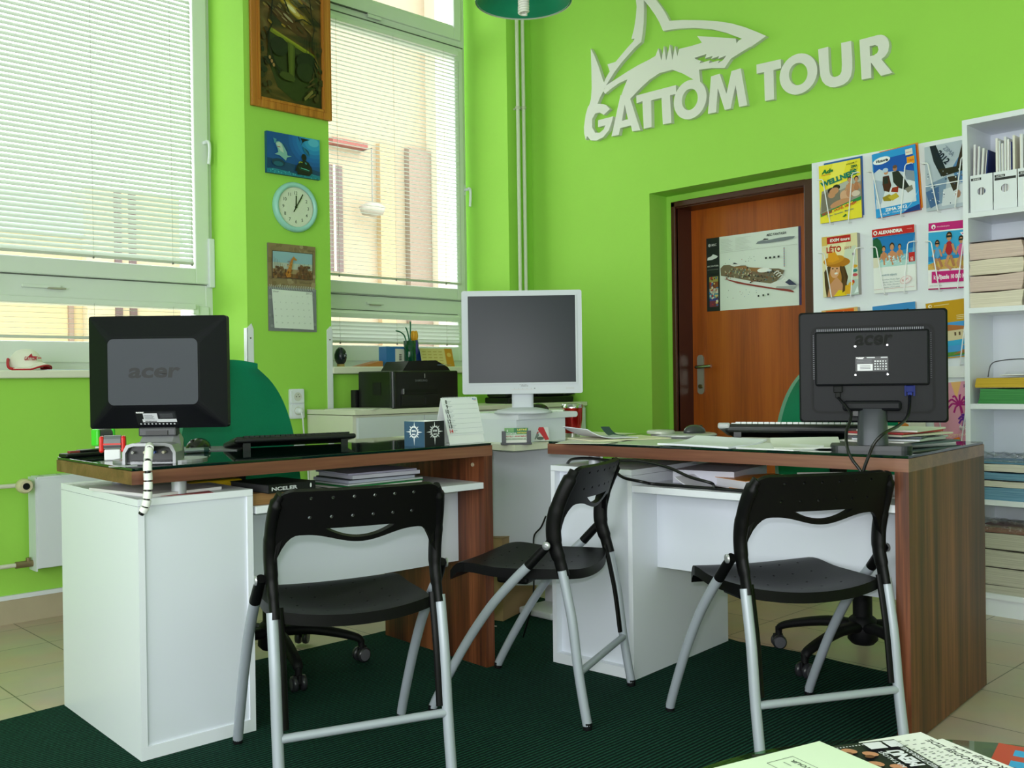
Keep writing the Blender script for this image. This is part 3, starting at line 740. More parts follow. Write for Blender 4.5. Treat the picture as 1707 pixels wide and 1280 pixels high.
# wall clock
ck = thing('wall_clock', 'round pale turquoise wall clock showing five past twelve', 'clock', M=on_pillar(2.64, 1.866, .002))
rim = MB(); prof = [(.125, 0), (.127, .012), (.122, .026), (.112, .031), (.104, .027), (.1, .02)]
rim.lathe(prof, mat('#9fd8cf', .3), 40, caps=False); part('rim', rim, ck)
part('dial', MB().lathe([(.101, .012), (.101, .016)], mat('#e3ead9', .4), 36), ck)
p = Print(.2, .2, None)
for k in range(1, 13):
    if k == 1: continue
    a = R_(90 - 30 * k); p.text('#55605a', str(k), .5 + .36 * math.cos(a), .5 + .36 * math.sin(a) - .045, .085, None, .01, 0, 0, 'c')
part('numerals', p.mb, ck, M=T(-.1, -.1, .0163))
for nm, a, l, w_, t in (('hour_hand', 88, .058, .0032, -.0), ('minute_hand', 60, .078, .0026, -.028)):
    c, s_ = math.cos(R_(a)), math.sin(R_(a))
    h = MB(); h.box(t, l, -w_, w_, .018 if nm[0] == 'h' else .02, .0195 if nm[0] == 'h' else .0215, BLACK, M=RZ(a)); h.lathe([(.006, .017), (.006, .022)], BLACK, 12); part(nm, h, ck)
h = MB(); h.box(-.032, .06, -.0008, .0008, .023, .0235, BLACK, M=RZ(57)); part('second_hand', h, ck)
part('glass_cover', MB().lathe([(.102, .025), (.001, .027)], LENS, 36), ck)

# wall calendar with a giraffe
wc = thing('wall_calendar', 'hanging calendar with a giraffe picture above a white month sheet', 'calendar', M=on_pillar(2.483, 1.238, .003))
CW, CT, CM = .272, .437, .218
p = Print(CW, CT - CM - .004, '#8d7a57', .4); 
p.speck(['#9c8a66', '#7d6a49', '#a3946f', '#857252'], .02, .02, .98, .98, 60, .05, 8)
p.rect('#4b4034', .075, .2, .93, .83).rect('#8fb4c0', .085, .215, .92, .815).rect('#b5bfb0', .085, .215, .92, .56).rect('#a28c66', .085, .215, .92, .42).rect('#7a5533', .085, .215, .92, .31)
p.speck(['#6b4a2f', '#7d5836', '#58402c', '#8a6a44'], .1, .22, .35, .46, 40, .03, 3).speck(['#6b4a2f', '#7d5836', '#58402c'], .6, .22, .9, .5, 50, .035, 6)
for q in range(10): p.line('#6a5038', [(.72, .3), (.6 + q * .032, .52 + .05 * math.sin(q * 2))], .005)
for q in range(7): p.line('#6f5a48', [(.12 + q * .02, .3), (.09 + q * .035, .68 - q * .03)], .005)
p.poly('#b8772e', [(.36, .22), (.33, .3), (.38, .42), (.42, .55), (.45, .65), (.485, .7), (.5, .725), (.515, .7), (.56, .655), (.57, .63), (.545, .63), (.49, .645), (.47, .52), (.45, .38), (.44, .24)])
p.speck(['#7c451a', '#6d3b14', '#d6a45c'], .37, .25, .46, .6, 26, .012, 9)
p.text('#5b4a35', 'Giraffa', .8, .86, .045, .14, 0, .2).text('#5b4a35', 'camelopardalis', .62, .1, .045, .26, 0, .2)
part('picture_page', p.mb, wc, M=T(0, CM + .004, .002) @ RX(2))
p = Print(CW + .004, CM, '#7d8084', .4); p.speck(['#8a8d90', '#6f7378', '#909396'], .01, .01, .99, .99, 50, .04, 12)
p.poly('#dfe7e0', [(.105, .07), (.93, .05), (.905, .93), (.06, .95)])
p.text('#6a7070', 'Unor', .085, .885, .045, .12).text('#6a7070', '2012', .89, .875, .045, .12, 0, 0, 0, 'r')
for i in range(5):
    for j in range(7):
        if (i, j) < (0, 2) : continue
        p.text('#9aa5a0', str(min(29, max(1, i * 7 + j - 1))), .1 + j * .117 + .008 * i, .8 - i * .155, .028, None, 0, 0, 0, 'l')
part('month_page', p.mb, wc, M=T(0, 0, .004))
g = MB()
for k in range(26): g.tube([(.008 + k * .0101, CM - .008, .004), (.008 + k * .0101, CM - .003, .009), (.008 + k * .0101, CM + .006, .009), (.008 + k * .0101, CM + .012, .004)], .0011, mat('#d4dcd0', .4), 6)
part('wire_binding', g, wc)
part('backing', MB().box(0, CW, 0, CT, -.002, .0015, mat('#8a8578', .6)), wc)

# wall socket with a white plug
so = thing('wall_socket', 'white double wall socket low on the green pillar', 'socket', M=on_pillar(2.633, .872, .002))
g = MB(); g.prism(rrect(-.042, -.075, .042, .075, .008), 0, .012, WHITE); g.prism(rrect(-.036, .004, .036, .068, .006), .012, .02, WHITE); g.prism(rrect(-.036, -.068, .036, -.004, .006), .012, .02, WHITE)
part('plate', g, so)
for s_ in (.036, -.036):
    g = MB(); g.lathe([(.022, .0205), (.02, .0203)], mat('#d7d9cf', .5), 20, M=T(0, s_, 0)); g.lathe([(.003, .0205), (.003, .021)], mat('#55524a', .5), 8, M=T(-.009, s_, .0)); g.lathe([(.003, .0205), (.003, .021)], mat('#55524a', .5), 8, M=T(.009, s_, 0)); g.lathe([(.0025, .0205), (.0025, .026)], CHROME, 8, M=T(0, s_ + .011, 0))
    part('outlet', g, so)
pl = thing('power_plug', 'white plug and cord in the lower outlet of the wall socket', 'plug', M=on_pillar(2.633, .836, .022))
g = MB(); g.lathe([(.017, 0), (.018, .018), (.013, .03), (.006, .034)], WHITE, 16); part('plug_body', g, pl)
g = MB(); g.tube(smooth_path([(0, -.004, .03), (.005, -.04, .034), (.02, -.12, .02), (.045, -.3, .012), (.05, -.6, .01), (.05, -.83, .008)]), .004, WHITE, 8); part('cord', g, pl)

# ================================================================== THE SIGN
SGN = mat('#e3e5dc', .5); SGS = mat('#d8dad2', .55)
SX = XB - .026
def sg(c, ox, oy, sc): return [(lambda q: (q.y, q.z))(at_x(ox + x / sc, oy + y / sc, SX)) for x, y in c]
A_ = lambda c: sg(c, 970, 0, 5.334)
B_ = lambda c: sg(c, 1250, 40, 6.565)
MS = Matrix(((0, 0, -1, XB - .001), (1, 0, 0, 0), (0, 1, 0, 0), (0, 0, 0, 1)))     # (y,z,depth) on the back wall, depth towards the room
def ell(cx, cy, rx, ry, k=-.22, n=36): return [(cx + rx * math.cos(2 * math.pi * i / n), cy + ry * math.sin(2 * math.pi * i / n) + k * rx * math.cos(2 * math.pi * i / n)) for i in range(n)]
NR = [0]
def raised(loops):
    # mirrored handedness: y runs right-to-left in the photo, so build with x = -y
    g = MB(); L = [[(-a, b_) for a, b_ in lp] for lp in loops]
    M2 = Matrix(((0, 0, -1, XB - .001), (-1, 0, 0, 0), (0, 1, 0, 0), (0, 0, 0, 1)))
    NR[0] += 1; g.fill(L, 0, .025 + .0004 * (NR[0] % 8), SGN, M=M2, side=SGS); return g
sh = thing('shark_sign', 'large white raised shark emblem over the joined letters GATTO on the green wall', 'sign', (XB, 2.9, 2.5))
inv = sh.matrix_basis.inverted()
def sp(name, loops): 
    g = raised(loops); g.v = [v - Vector((XB, 2.9, 2.5)) for v in g.v]; part(name, g, sh)
sp('dorsal_fin', [A_([(480, 0), (487, 60), (480, 150), (465, 250), (440, 348), (470, 343), (455, 370), (400, 430), (350, 490), (300, 550), (228, 572), (248, 635), (215, 690), (190, 750), (215, 760), (240, 720), (290, 640), (350, 560), (420, 480), (470, 425), (528, 372), (540, 300), (550, 200), (553, 100), (550, 0),
    (600, 60), (650, 130), (690, 200), (722, 275), (850, 255), (1000, 248), (1150, 258), (1280, 290), (1425, 345), (1500, 420), (1640, 320), (1560, 285), (1450, 242), (1330, 208), (1200, 188), (1050, 180), (900, 178), (778, 185), (740, 110), (700, 50), (660, 0), (600, -60), (520, -115), (430, -140), (465, -60)])])
sp('shark_body', [A_([(1640, 320), (1540, 390), (1440, 450), (1325, 522), (1268, 605), (1150, 605), (1042, 620), (1055, 760), (980, 750), (1000, 712), (900, 655), (805, 620), (690, 650), (600, 710), (520, 785), (430, 880), (350, 850), (375, 780), (405, 705), (330, 740), (260, 790), (207, 835), (190, 812), (215, 760), (300, 705), (400, 640), (500, 580), (600, 530),
    (655, 497), (680, 430), (707, 540), (730, 410), (750, 540), (783, 397), (805, 535), (828, 410), (850, 500), (865, 435), (970, 410), (1068, 380), (1025, 320), (1200, 332), (1368, 342), (1375, 385), (1395, 360), (1425, 345)]),
    A_([(1000, 515), (1108, 480), (1095, 520), (1165, 497), (1150, 524), (1222, 498), (1212, 522), (1285, 492), (1255, 535), (1212, 562), (1218, 538), (1130, 562), (1138, 536), (1045, 565), (1060, 540), (1020, 530)])])
sp('tail_fin', [A_([(80, 432), (110, 490), (150, 590), (190, 718), (200, 735), (215, 760), (190, 815), (160, 870), (138, 925), (150, 960), (60, 960), (82, 880), (88, 780), (85, 600)])])
sp('letter_g', [A_([(250, 970), (220, 937), (190, 925), (150, 922), (120, 925), (82, 915), (55, 950), (35, 1020), (20, 1130), (22, 1190), (36, 1243), (48, 1210), (80, 1248), (130, 1250), (190, 1220), (240, 1160), (268, 1080), (278, 1035), (145, 1070), (145, 1130), (210, 1115), (195, 1150), (160, 1180), (120, 1180), (92, 1130), (92, 1060), (120, 1010), (160, 1000), (195, 1022)])])
sp('letter_a', [A_([(265, 1213), (345, 845), (430, 875), (522, 1158), (450, 1168), (438, 1115), (342, 1140), (330, 1200)]), A_([(382, 930), (412, 1060), (358, 1075)])])
sp('letters_tt', [A_([(485, 850), (838, 757), (842, 835), (785, 848), (798, 1093), (722, 1107), (710, 870), (618, 893), (622, 1130), (552, 1145), (540, 900), (488, 920)])])
sp('letter_o', [A_(ell(965, 885, 146, 174)), A_(ell(962, 884, 71, 94))])
def letter(ch, loops, label):
    g = raised(loops); c = sum((v for v in g.v), Vector()) / len(g.v); c.x = XB
    g.v = [v - c for v in g.v]; solo('sign_letter', g, label, 'letter', c, group='separate raised letters of the wall sign')
letter('M', [A_([(1120, 1013), (1148, 680), (1225, 655), (1285, 835), (1330, 632), (1412, 607), (1470, 935), (1398, 950), (1366, 755), (1322, 965), (1270, 978), (1208, 785), (1192, 998)])], 'white raised letter M right of the shark emblem')
letter('T', [B_([(72, 445), (338, 385), (342, 483), (258, 505), (265, 825), (165, 842), (155, 525), (75, 545)])], 'white raised letter T starting the second word of the wall sign')
letter('O', [B_(ell(532, 547, 206, 222, -.2)), B_(ell(530, 547, 102, 122, -.1))], 'white raised letter O between the T and the U of the second word')
letter('U', [B_([(748, 278), (858, 250), (866, 430), (872, 520), (885, 560), (905, 576), (930, 580), (960, 572), (988, 555), (1004, 520), (1008, 450), (1000, 208), (1108, 185), (1122, 380), (1122, 490), (1108, 570), (1075, 625), (1030, 660), (980, 680), (930, 692), (880, 690), (830, 668), (795, 630), (772, 570), (762, 480)])], 'white raised letter U of the wall sign')
letter('R', [B_([(1200, 175), (1400, 122), (1440, 118), (1475, 128), (1505, 155), (1522, 195), (1526, 240), (1515, 300), (1485, 350), (1440, 385), (1562, 535), (1435, 568), (1325, 420), (1330, 590), (1225, 610)]), B_([(1312, 245), (1370, 230), (1398, 240), (1410, 280), (1396, 318), (1360, 342), (1316, 354)])], 'white raised letter R ending the wall sign')

# ================================================================== HANGING LAMP
lc = at_z(873, 25, 2.36)
lp = thing('pendant_lamp', 'green pendant lamp with a spiral energy-saving bulb above the desks', 'lamp', (lc.x, lc.y, 2.36))
g = MB(); g.lathe([(.04, .16), (.09, .15), (.14, .115), (.17, .075), (.182, .052), (.176, .05), (.13, .1), (.08, .135), (.03, .145)], mat('#149a72', .4), 36); part('shade', g, lp)
g = MB(); g.lathe([(.1835, .049), (.1835, .054), (.175, .054), (.175, .049)], mat('#c8cdbd', .4), 36, caps=False); part('shade_rim', g, lp)
g = MB(); hx = [(.017 * math.cos(k * .55), .017 * math.sin(k * .55), .006 + k * .00085) for k in range(74)]
g.tube(hx, .0055, mat('#f1efe6', .3), 8); g.lathe([(.02, .068), (.02, .09), (.014, .1), (.014, .13)], mat('#e8e8e0', .4), 16); part('spiral_bulb', g, lp)
g = MB(); g.tube([(0, 0, .13), (0, 0, CEIL - 2.36)], .006, WHITE, 8); g.lathe([(.045, CEIL - 2.42), (.03, CEIL - 2.38), (.045, CEIL - 2.36)], WHITE, 16); part('cord', g, lp)
# ================================================================== DESKS
WAL_X = wood('walnut_along', '#553226', '#764a38', '#8d6249', 0, 11)
WAL_Z = wood('walnut_upright', '#30150b', '#633319', '#935432', 2, 13, .5)
WAL_XY = wood('walnut_cross', '#4a2a1a', '#6d4128', '#855436', 1, 11)
DGLASS = mat('#06201b', .03, spec=.6)
CZ = .006                      # top of the carpet
DZ = .765                      # top of the desk glass
def desk(label, loc, rz, L, D, spx):
    r = thing('office_desk', label, 'desk', loc, rz, group='walnut desks with glass tops')
    g = MB(); g.box(0, L, 0, D, .722, .757, WAL_X)
    part('desktop', g, r)
    g = MB(); g.box(.002, L - .002, .002, D - .002, .757, DZ, DGLASS, b=.0015)
    part('glass_top', g, r, label='dark green glass sheet')
    g = MB(); g.box(L - .037, L - .0005, 0.0005, D, CZ, .722, WAL_Z); g.lathe([(.007, 0), (.006, .004)], mat('#b9a98c', .4), 12, M=T(L - .037, .06, .69) @ RY(-90))
    part('end_panel', g, r)
    g = MB(); g.box(.347, L - .037, .004, D - .06, .612, .633, WHITE, b=.001)
    part('shelf', g, r)
    g = MB(); g.box(.347, L - .037, .145, .163, .35, .612, WHITE2)
    for q in (.4, .8): g.lathe([(.008, 0), (.008, .004)], SILVER, 12, M=T(.36 + (L - .4) * q, .145, .585) @ RX(90))
    part('modesty_panel', g, r)
    for i, (x, y) in enumerate(((spx, .06), (spx, .5))):
        g = MB(); g.lathe([(.02, .683), (.02, .722)], SILVER, 20, M=T(x, y, 0)); part('spacer', g, r)
    return r
LD = desk('walnut desk on the left with a laid-out keyboard and memo cube under the window side', (1.027, 2.474, 0), -2, 1.222, .6, .15)
RD = desk('walnut desk on the right with papers and two cables hanging over its front edge', (2.415, 2.33, 0), -85.5, 1.222, .66, .155)
def cab(label, loc, rz, W, D, inset):
    r = thing('desk_cabinet', label, 'cabinet', loc, rz, group='white cabinets carrying the desk tops')
    g = MB(); t = .017
    g.box(0, t, 0, D, CZ, .664, WHITE); g.box(W - t, W, 0, D, CZ, .664, WHITE); g.box(t, W - t, 0, D, CZ, CZ + .034, WHITE); g.box(t, W - t, D - .01, D, CZ, .664, WHITE)
    part('carcass', g, r)
    part('top', MB().box(0, W, 0, D, .665, .683, WHITE), r)
    part('back_panel', MB().box(t, W - t, inset, inset + .012, CZ + .034, .665, WHITE2), r)
    return r
cab('white cabinet under the left desk with a banded white cable hose hanging on it', (1.043, 2.478, 0), -2, .322, .61, .006)
cab('white cabinet under the left end of the right desk beside the middle folding chair', (2.416, 2.318, 0), -85.5, .335, .61, .028)
def on(root, x, y, z=0):   # desk-local to world
    a = root.rotation_euler.z; return Vector((root.location.x + x * math.cos(a) - y * math.sin(a), root.location.y + x * math.sin(a) + y * math.cos(a), z))

# ---- corner unit between the desks
cu = thing('corner_table', 'white corner table between the two desks carrying the white monitor', 'table', (2.518, 2.6, 0))
g = MB(); g.prism([(0, 0), (.85, 0), (.85, .5), (.5, .85), (0, .85)], .713, .735, SILL); part('tabletop', g, cu)
dg = frame((.04, .46, 0), (1, -1, 0), (0, 0, 1))
g = MB(); g.box(-.05, .65, .3, .713, -.018, 0, WHITE2, M=dg); part('front_panel', g, cu)
g = MB(); g.box(-.05, .65, .135, .235, -.03, -.012, WHITE2, M=dg); part('lower_rail', g, cu)
g = MB(); g.tube([(.5, .13, CZ), (.5, .13, .713)], .022, WHITE, 16); g.box(.3, .52, .11, .3, CZ, .035, WHITE, b=.008); g.box(.46, .48, .12, .3, CZ, .14, WHITE); part('leg', g, cu)
g = MB(); g.box(.78, .82, .3, .5, CZ, .713, WHITE); part('leg', g, cu)
g = MB(); g.box(.2, .45, .78, .82, CZ, .713, WHITE); part('leg', g, cu)
cbx = thing('cardboard_box', 'small brown cardboard box on the carpet under the white corner table', 'box', (2.8, 3.0, CZ), 20)
g = MB(); g.box(-.16, .16, -.1, .1, 0, .33, mat('#b3936a', .8)); part('carton', g, cbx)
g = MB(); g.box(-.16, .16, -.101, .101, .3305, .334, mat('#a3835c', .8)); g.box(-.16, .16, -.025, .025, .334, .335, mat('#c9b48a', .4)); part('flaps', g, cbx)

# ---- riser under the white monitor
x945 = at_y(945, 700, 2.66).x; x963 = at_y(963, 688, 2.66).x
rs = thing('monitor_riser', 'white box riser with a rounded top slab under the white monitor', 'stand', (2.597, 2.66, .735))
RW = x945 - 2.597; RS = x963 - 2.597
part('box_body', MB().box(0, RW,   .01, .33, 0, .09, WHITE2), rs)
g = MB(); pts = [(0, .09), (RS - .0115, .09)] + arc(RS - .0115, .1015, .0115, -90, 90, 6)[1:] + [(0, .113)]
g.prism(pts, -.34, 0, WHITE, M=RX(90)); part('top_slab', g, rs)
RT = .735 + .113

# ---- sideboard along the window wall
sb = thing('sideboard', 'long low white sideboard with plain drawers below the right window', 'cabinet', (2.687, 3.868, 0))
SBL = 4.356 - 2.687
g = MB(); g.box(0, SBL, .02, .42, 0, .815, SILL); part('carcass', g, sb)
g = MB(); g.box(0, SBL, 0, .425, .818, .842, SILL, b=.002); part('top', g, sb)
for k in range(4):
    a = .018 + k * (SBL - .03) / 4; c = a + (SBL - .03) / 4 - .005
    for z0, z1 in ((.6, .806), (.39, .594), (.05, .384)):
        part('drawer_front', MB().box(a, c, 0, .019, z0, z1, WHITE2, b=.0015), sb)

# ================================================================== MONITORS
MBK = mat('#0f1015', .45, spec=.2, bump=.15, bscale=900); MGR = mat('#30353c', .5, spec=.3, bump=.1, bscale=900)
def sticker(root, x, y, z, w, h, name='rating_label'):
    p = Print(w, h, '#17181b', .4)
    p.rect('#d9dade', .12, .38, .5, .9).rect('#d9dade', .22, .12, .96, .36) if name == 'rating_label' else p.rect('#d9dade', .04, .04, .52, .5)
    p.text('#ffffff', 'acer', .03, .9 if name == 'rating_label' else .86, .09, None, .05)
    rd = random.Random(int(w * 1000))
    for q in range(26):
        a, b_ = rd.uniform(.55, .95), rd.uniform(.42, .95); 
        p.rect('#9fa2a8', a, b_, a + .035, b_ + .03)
    for q in range(14): p.rect('#222226', .24 + q * .02, .15, .24 + q * .02 + .008 * (1 + q % 2), .3) if name == 'rating_label' else p.rect('#8d9096', .06, .54 + q * .02, .3 + .02 * (q % 5), .548 + q * .02)
    for q in range(9): p.rect('#c9cbd0', .1 + q * .095, .02, .15 + q * .095, .08)
    part(name, p.mb, root, M=T(x, y, z) @ RX(90))
# left monitor, seen from behind
ml = thing('computer_monitor', 'black square monitor seen from behind on a silver foot, on the left desk', 'monitor', (0, 0, 0))
MW, MH = .383, .316
q = at_z(258, 700, .765); base = Vector((1.185, 2.66, DZ))
ml.location = base; ml.rotation_euler = (0, 0, R_(-42))
Z0 = .092
g = MB()
def rr3(w, h, y, r, zc): return [(a, y, zc + b_) for a, b_ in rrect(-w / 2, -h / 2, w / 2, h / 2, r, 4)]
zc = Z0 + MH / 2
g.rings([rr3(MW, MH, .03, .008, zc), rr3(MW, MH, .0, .008, zc), rr3(MW - .012, MH - .012, -.004, .008, zc), rr3(.255, .197, -.042, .02, zc), rr3(.24, .182, -.046, .016, zc)], MBK, smooth=False)
part('housing', g, ml)
g = MB(); g.prism(rrect(-.123, zc - .0915, .123, zc + .0915,   .016, 6), .046, .0475, MGR, M=RX(90)); bpl = part('back_plate', g, ml, label='grey rounded back plate')
p = Print(.14, .05, None, .6); p.text('#0c0d10', 'acer', 0, .1, .8, 1.0, .03, .15); part('embossed_logo', p.mb, bpl, M=T(-.068, -.0476, zc - .02) @ RX(90))
part('screen', MB().box(-MW / 2 + .018, MW / 2 - .018, .03, .0312, Z0 + .02, Z0 + MH - .018, mat('#20242b', .2)), ml)
p = Print(.112, .048, '#17181b', .4)
p.text('#ffffff', 'acer', .02, .86, .12, .2, .06, .1).rect('#dcdde2', .18, .4, .53, .84).rect('#dcdde2', .14, .2, .98, .42).rect('#2a2b30', .56, .5, .97, .92)
for q in range(10): p.rect('#c5c7cc', .06 + q * .092, .03, .1 + q * .092, .12)
for q in range(16): p.rect('#33343a', .2 + q * .018, .24, .2 + q * .018 + .006 * (1 + q % 2), .33)
for q in range(4): p.rect('#777a80', .21, .46 + q * .09, .45 - .03 * (q % 2), .49 + q * .09)
for q in range(4): p.rect('#77787d', .6, .56 + q * .085, .92, .58 + q * .085)
_h = (MH - .012) / 2; _d = Vector((0, -.038, _h - .0985)).normalized(); sl = math.degrees(math.atan2(.038, _h - .0985)); _o = Vector((-.056, -.004, zc - _h)) + _d * .005 + Vector((0, -_d.z, _d.y)) * .0004
part('rating_label', p.mb, ml, M=T(*_o) @ RX(90 + sl))
SIL2 = mat('#9c9da0', .35, metal=.35)
g = MB(); out = [(-.072, 0), (-.072, .03), (-.062, .05), (-.045, .055), (.045, .055), (.062, .05), (.072, .03), (.072, 0), (.064, 0), (.064, .028), (.055, .043), (.042, .047), (-.042, .047), (-.055, .043), (-.064, .028), (-.064, 0)]
g.prism([(a, b_) for a, b_ in out], .03, .09, SIL2, M=RX(90)); g.rings([[(-.072, -.03, 0), (.072, -.03, 0), (.072, -.03, .03), (.045, -.03, .055), (-.045, -.03, .055), (-.072, -.03, .03)], [(-.06, .03, 0), (.06, .03, 0), (.058, .03, .06), (.04, .025, .1), (-.04, .025, .1), (-.058, .03, .06)]], SIL2, smooth=False)
part('foot_housing', g, ml)
prc = part('port_recess', MB().box(-.064, .064, -.075, -.031, .002, .046, BLACK), ml)
g = MB(); g.box(-.05, .06, -.088, -.075, .006, .0075, BLACK)
for a, c in ((-.045, '#8a8a86'), (-.012, '#c0b8a0'), (.012, '#2a4b9b'), (.038, '#b9b39c')): g.tube([(a, -.09, .03), (a, -.07, .03)], .004, mat(c, .4), 10)
part('port', g, prc)
g = MB(); g.prism(rrect(-.125, -.075, .125, .09, .07, 8), 0, .006, SIL2); part('base_plate', g, ml)
g = MB(); g.box(-.052, .052, -.02, .018, .07, .0945, mat('#3b3c40', .4), b=.004); g.box(-.03, .03, -.024, -.02, .074, .086, BLACK); part('hinge', g, ml)
# banded cable hose
hp = ml.matrix_basis @ Vector((-.004, -.075, .04))
ch = thing('cable_hose', 'white spiral banded cable hose hanging over the left desk edge', 'cable', (hp.x, hp.y, .6))
o = Vector((hp.x, hp.y, .6)); 
e1 = at_y(244, 758, 2.52); pts = [hp, Vector((e1.x, 2.5, .815)), at_y(246, 775, 2.452), at_y(247, 800, 2.448), at_y(246, 825, 2.446), at_y(242, 845, 2.45), at_y(235, 857, 2.46)]
P_ = [v - o for v in smooth_path(pts, 8)]
part('inner_cables', MB().tube(P_, .0075, BLACK, 8), ch)
g = MB(); k = 0
while k < len(P_) - 4:
    g.tube(P_[k:k + 5], .0112, mat('#f0f1ec', .35), 12); k += 5
    # gap shown by the dark cables between bands
part('spiral_wrap', g, ch)

# right monitor
mr = thing('computer_monitor', 'black monitor with cables seen from behind, on the right desk', 'monitor', (2.70, 1.3, DZ), -64.5)
MW, MH = .402, .322; Z0 = .077; zc = Z0 + MH / 2
g = MB(); g.rings([rr3(MW, MH, .03, .008, zc), rr3(MW, MH, -.012, .01, zc), rr3(MW - .01, MH - .01, -.017, .01, zc)], MBK, smooth=False); part('housing', g, mr)
g = MB(); ol = rrect(-.167, zc - .135, .167, zc + .118, .022, 6); il = rrect(-.161, zc - .129, .161, zc + .112, .018, 6)
g.fill([ol, il], .017, .0195, mat('#060608', .5, spec=.2), M=RX(90)); part('rim_groove', g, mr)
g = MB(); g.box(-.155, .152, -.036, -.016, zc - .055, zc + .103, MBK, b=.006); bbx = part('back_box', g, mr)
g = MB()
for k in range(52): g.box(-.15 + k * .0056, -.1475 + k * .0056, -.0185, -.0165, zc + .1035, zc + .1105, mat('#6d6f78', .4))
for k in range(22): g.box(-.1625, -.1575, -.019, -.0165, zc - .035 + k * .006, zc - .0325 + k * .006, mat('#5d5f68', .4))
for k in range(22): g.box(.1555, .1585, -.019, -.0165, zc - .035 + k * .006, zc - .0335 + k * .006, mat('#4a4c54', .4))
part('vent_slots', g, mr)
p = Print(.1, .045, None, .8); p.text('#020203', 'acer', 0, .05, .9, 1.0, .03, .15); part('embossed_logo', p.mb, bbx, M=T(-.046, -.0362, zc + .06) @ RX(90))
for a, b_ in ((-.044, .058), (.042, .06), (-.044, -.024), (.042, -.023)):
    part('screw', MB().lathe([(.0033, 0), (.0028, .0016)], mat('#d8d8dc', .25, metal=.8), 10, M=T(a, -.036, zc + b_) @ RX(90)), bbx)
p = Print(.088, .042, '#17181b', .4)
p.text('#ffffff', 'acer', .02, .86, .13, .25, .08, .1).rect('#e2e2e6', .06, .05, .53, .5).rect('#c5c7cc', .35, .9, .6, .97).rect('#c5c7cc', .78, .9, .98, .97)
rd = random.Random(2)
for i in range(4):
    for j in range(5): p.rect('#d0d1d6', .58 + j * .082, .1 + i * .18, .58 + j * .082 + rd.uniform(.025, .06), .1 + i * .18 + .09)
for i in range(5): p.rect('#6e7077', .04, .56 + i * .055, .5, .58 + i * .055)
for i in range(3): p.rect('#55565c', .14, .16 + i * .1, .46, .19 + i * .1)
part('rating_label', p.mb, bbx, M=T(-.044, -.0362, zc - .014) @ RX(90))
part('screen', MB().box(-MW / 2 + .018, MW / 2 - .018, .03, .0312, Z0 + .02, Z0 + MH - .018, mat('#20242b', .2)), mr)
g = MB(); g.box(-.08, .078, -.05, -.012, zc - .127, zc - .098, MBK, b=.008); g.box(-.055, .02, -.03, -.012, zc - .145, zc - .12, BLACK, b=.003); part('hinge', g, mr)
g = MB(); nk = [[(a * k, y0 + b_ * k2, z) for a, b_ in rrect(-.042, -.03, .042, .03, .028, 5)] for z, k, k2, y0 in ((.008, 1.02, 1.1, -.01), (.05, .98, 1, -.014), (.1, .95, .9, -.02), (zc - .12, .9, .75, -.03))]
g.rings(nk, mat('#4a4d53', .35, metal=.3)); part('neck', g, mr)
g = MB(); g.prism(rrect(-.115, -.075, .105, .11, .03, 6), 0, .013, mat('#26282c', .4)); part('base', g, mr)
g = MB(); g.box(-.105, -.08, -.034, -.018, zc - .075, zc - .055, BLACKM, b=.003); g.box(-.1, -.086, -.033, -.02, zc - .09, zc - .074, BLACKM, b=.002); part('power_connector', g, bbx)
g = MB(); g.box(.088, .112, -.034, -.02, zc - .075, zc - .056, mat('#0b1c66', .5, spec=.2), b=.002); g.box(.086, .091, -.034, -.022, zc - .085, zc - .056, mat('#0b1c66', .5, spec=.2)); g.box(.109, .114, -.034, -.022, zc - .085, zc - .056, mat('#0b1c66', .5, spec=.2)); g.box(.094, .106, -.033, -.022, zc - .083, zc - .07, mat('#10267a', .5, spec=.2)); part('video_connector', g, bbx, label='blue video plug')
for nm, st, pxs, lab in (('power_cable', (-.093, -.027, zc - .088), [(1418, 690), (1411, 720), (1412, 745), (1420, 765), (1434, 784), (1440, 800)], 'black power cable dropping from the left of the right monitor over the desk edge'),
                     ('video_cable', (.1, -.027, zc - .083), [(1514, 690), (1500, 708), (1474, 722), (1458, 738), (1449, 758), (1440, 782), (1437, 800)], 'black video cable curving from the blue plug past the monitor neck')):
    s0 = mr.matrix_basis @ Vector(st); pp = [s0]
    for k, (a, b_) in enumerate(pxs):
        t = min(1, (k + 1) / 3.2); X = s0.x * (1 - t) + 2.41 * t
        pp.append(at_x(a, b_, X))
    o = s0.copy(); g = MB(); g.tube([v - o for v in smooth_path(pp, 6)], .0042, BLACK, 8); solo(nm, g, lab, 'cable', o)

# white monitor in the middle
vd = Vector((.697, .717, 0)); mb_ = at_z(872, 690, RT); 
mc = thing('computer_monitor', 'white monitor with a dark screen on the riser between the desks', 'monitor', mb_ + vd * .09, -44.2)
dep = (mc.location + Vector((0, 0, .2))).dot(FWD); W3 = 199 * dep / FPX; H3 = 171 * dep / FPX
zb = at_x(860, 656, mc.location.x).z - RT; zc = zb + H3 / 2
IV = mat('#ccd0d8', .5, spec=.3)
g = MB(); g.rings([rr3(W3, H3, -.03, .008, zc), rr3(W3, H3, .012, .008, zc), rr3(W3 - .06, H3 - .06, .045, .02, zc)], IV, smooth=False); part('housing', g, mc)
sx0, sx1 = -W3 / 2 + .053 * W3, W3 / 2 - .055 * W3; sz0, sz1 = zb + .108 * H3, zb + H3 - .052 * H3
g = MB(); g.box(sx0, sx1, -.0315, -.029, sz0, sz1, mat('#1a2029', .3, spec=.25)); part('screen', g, mc)
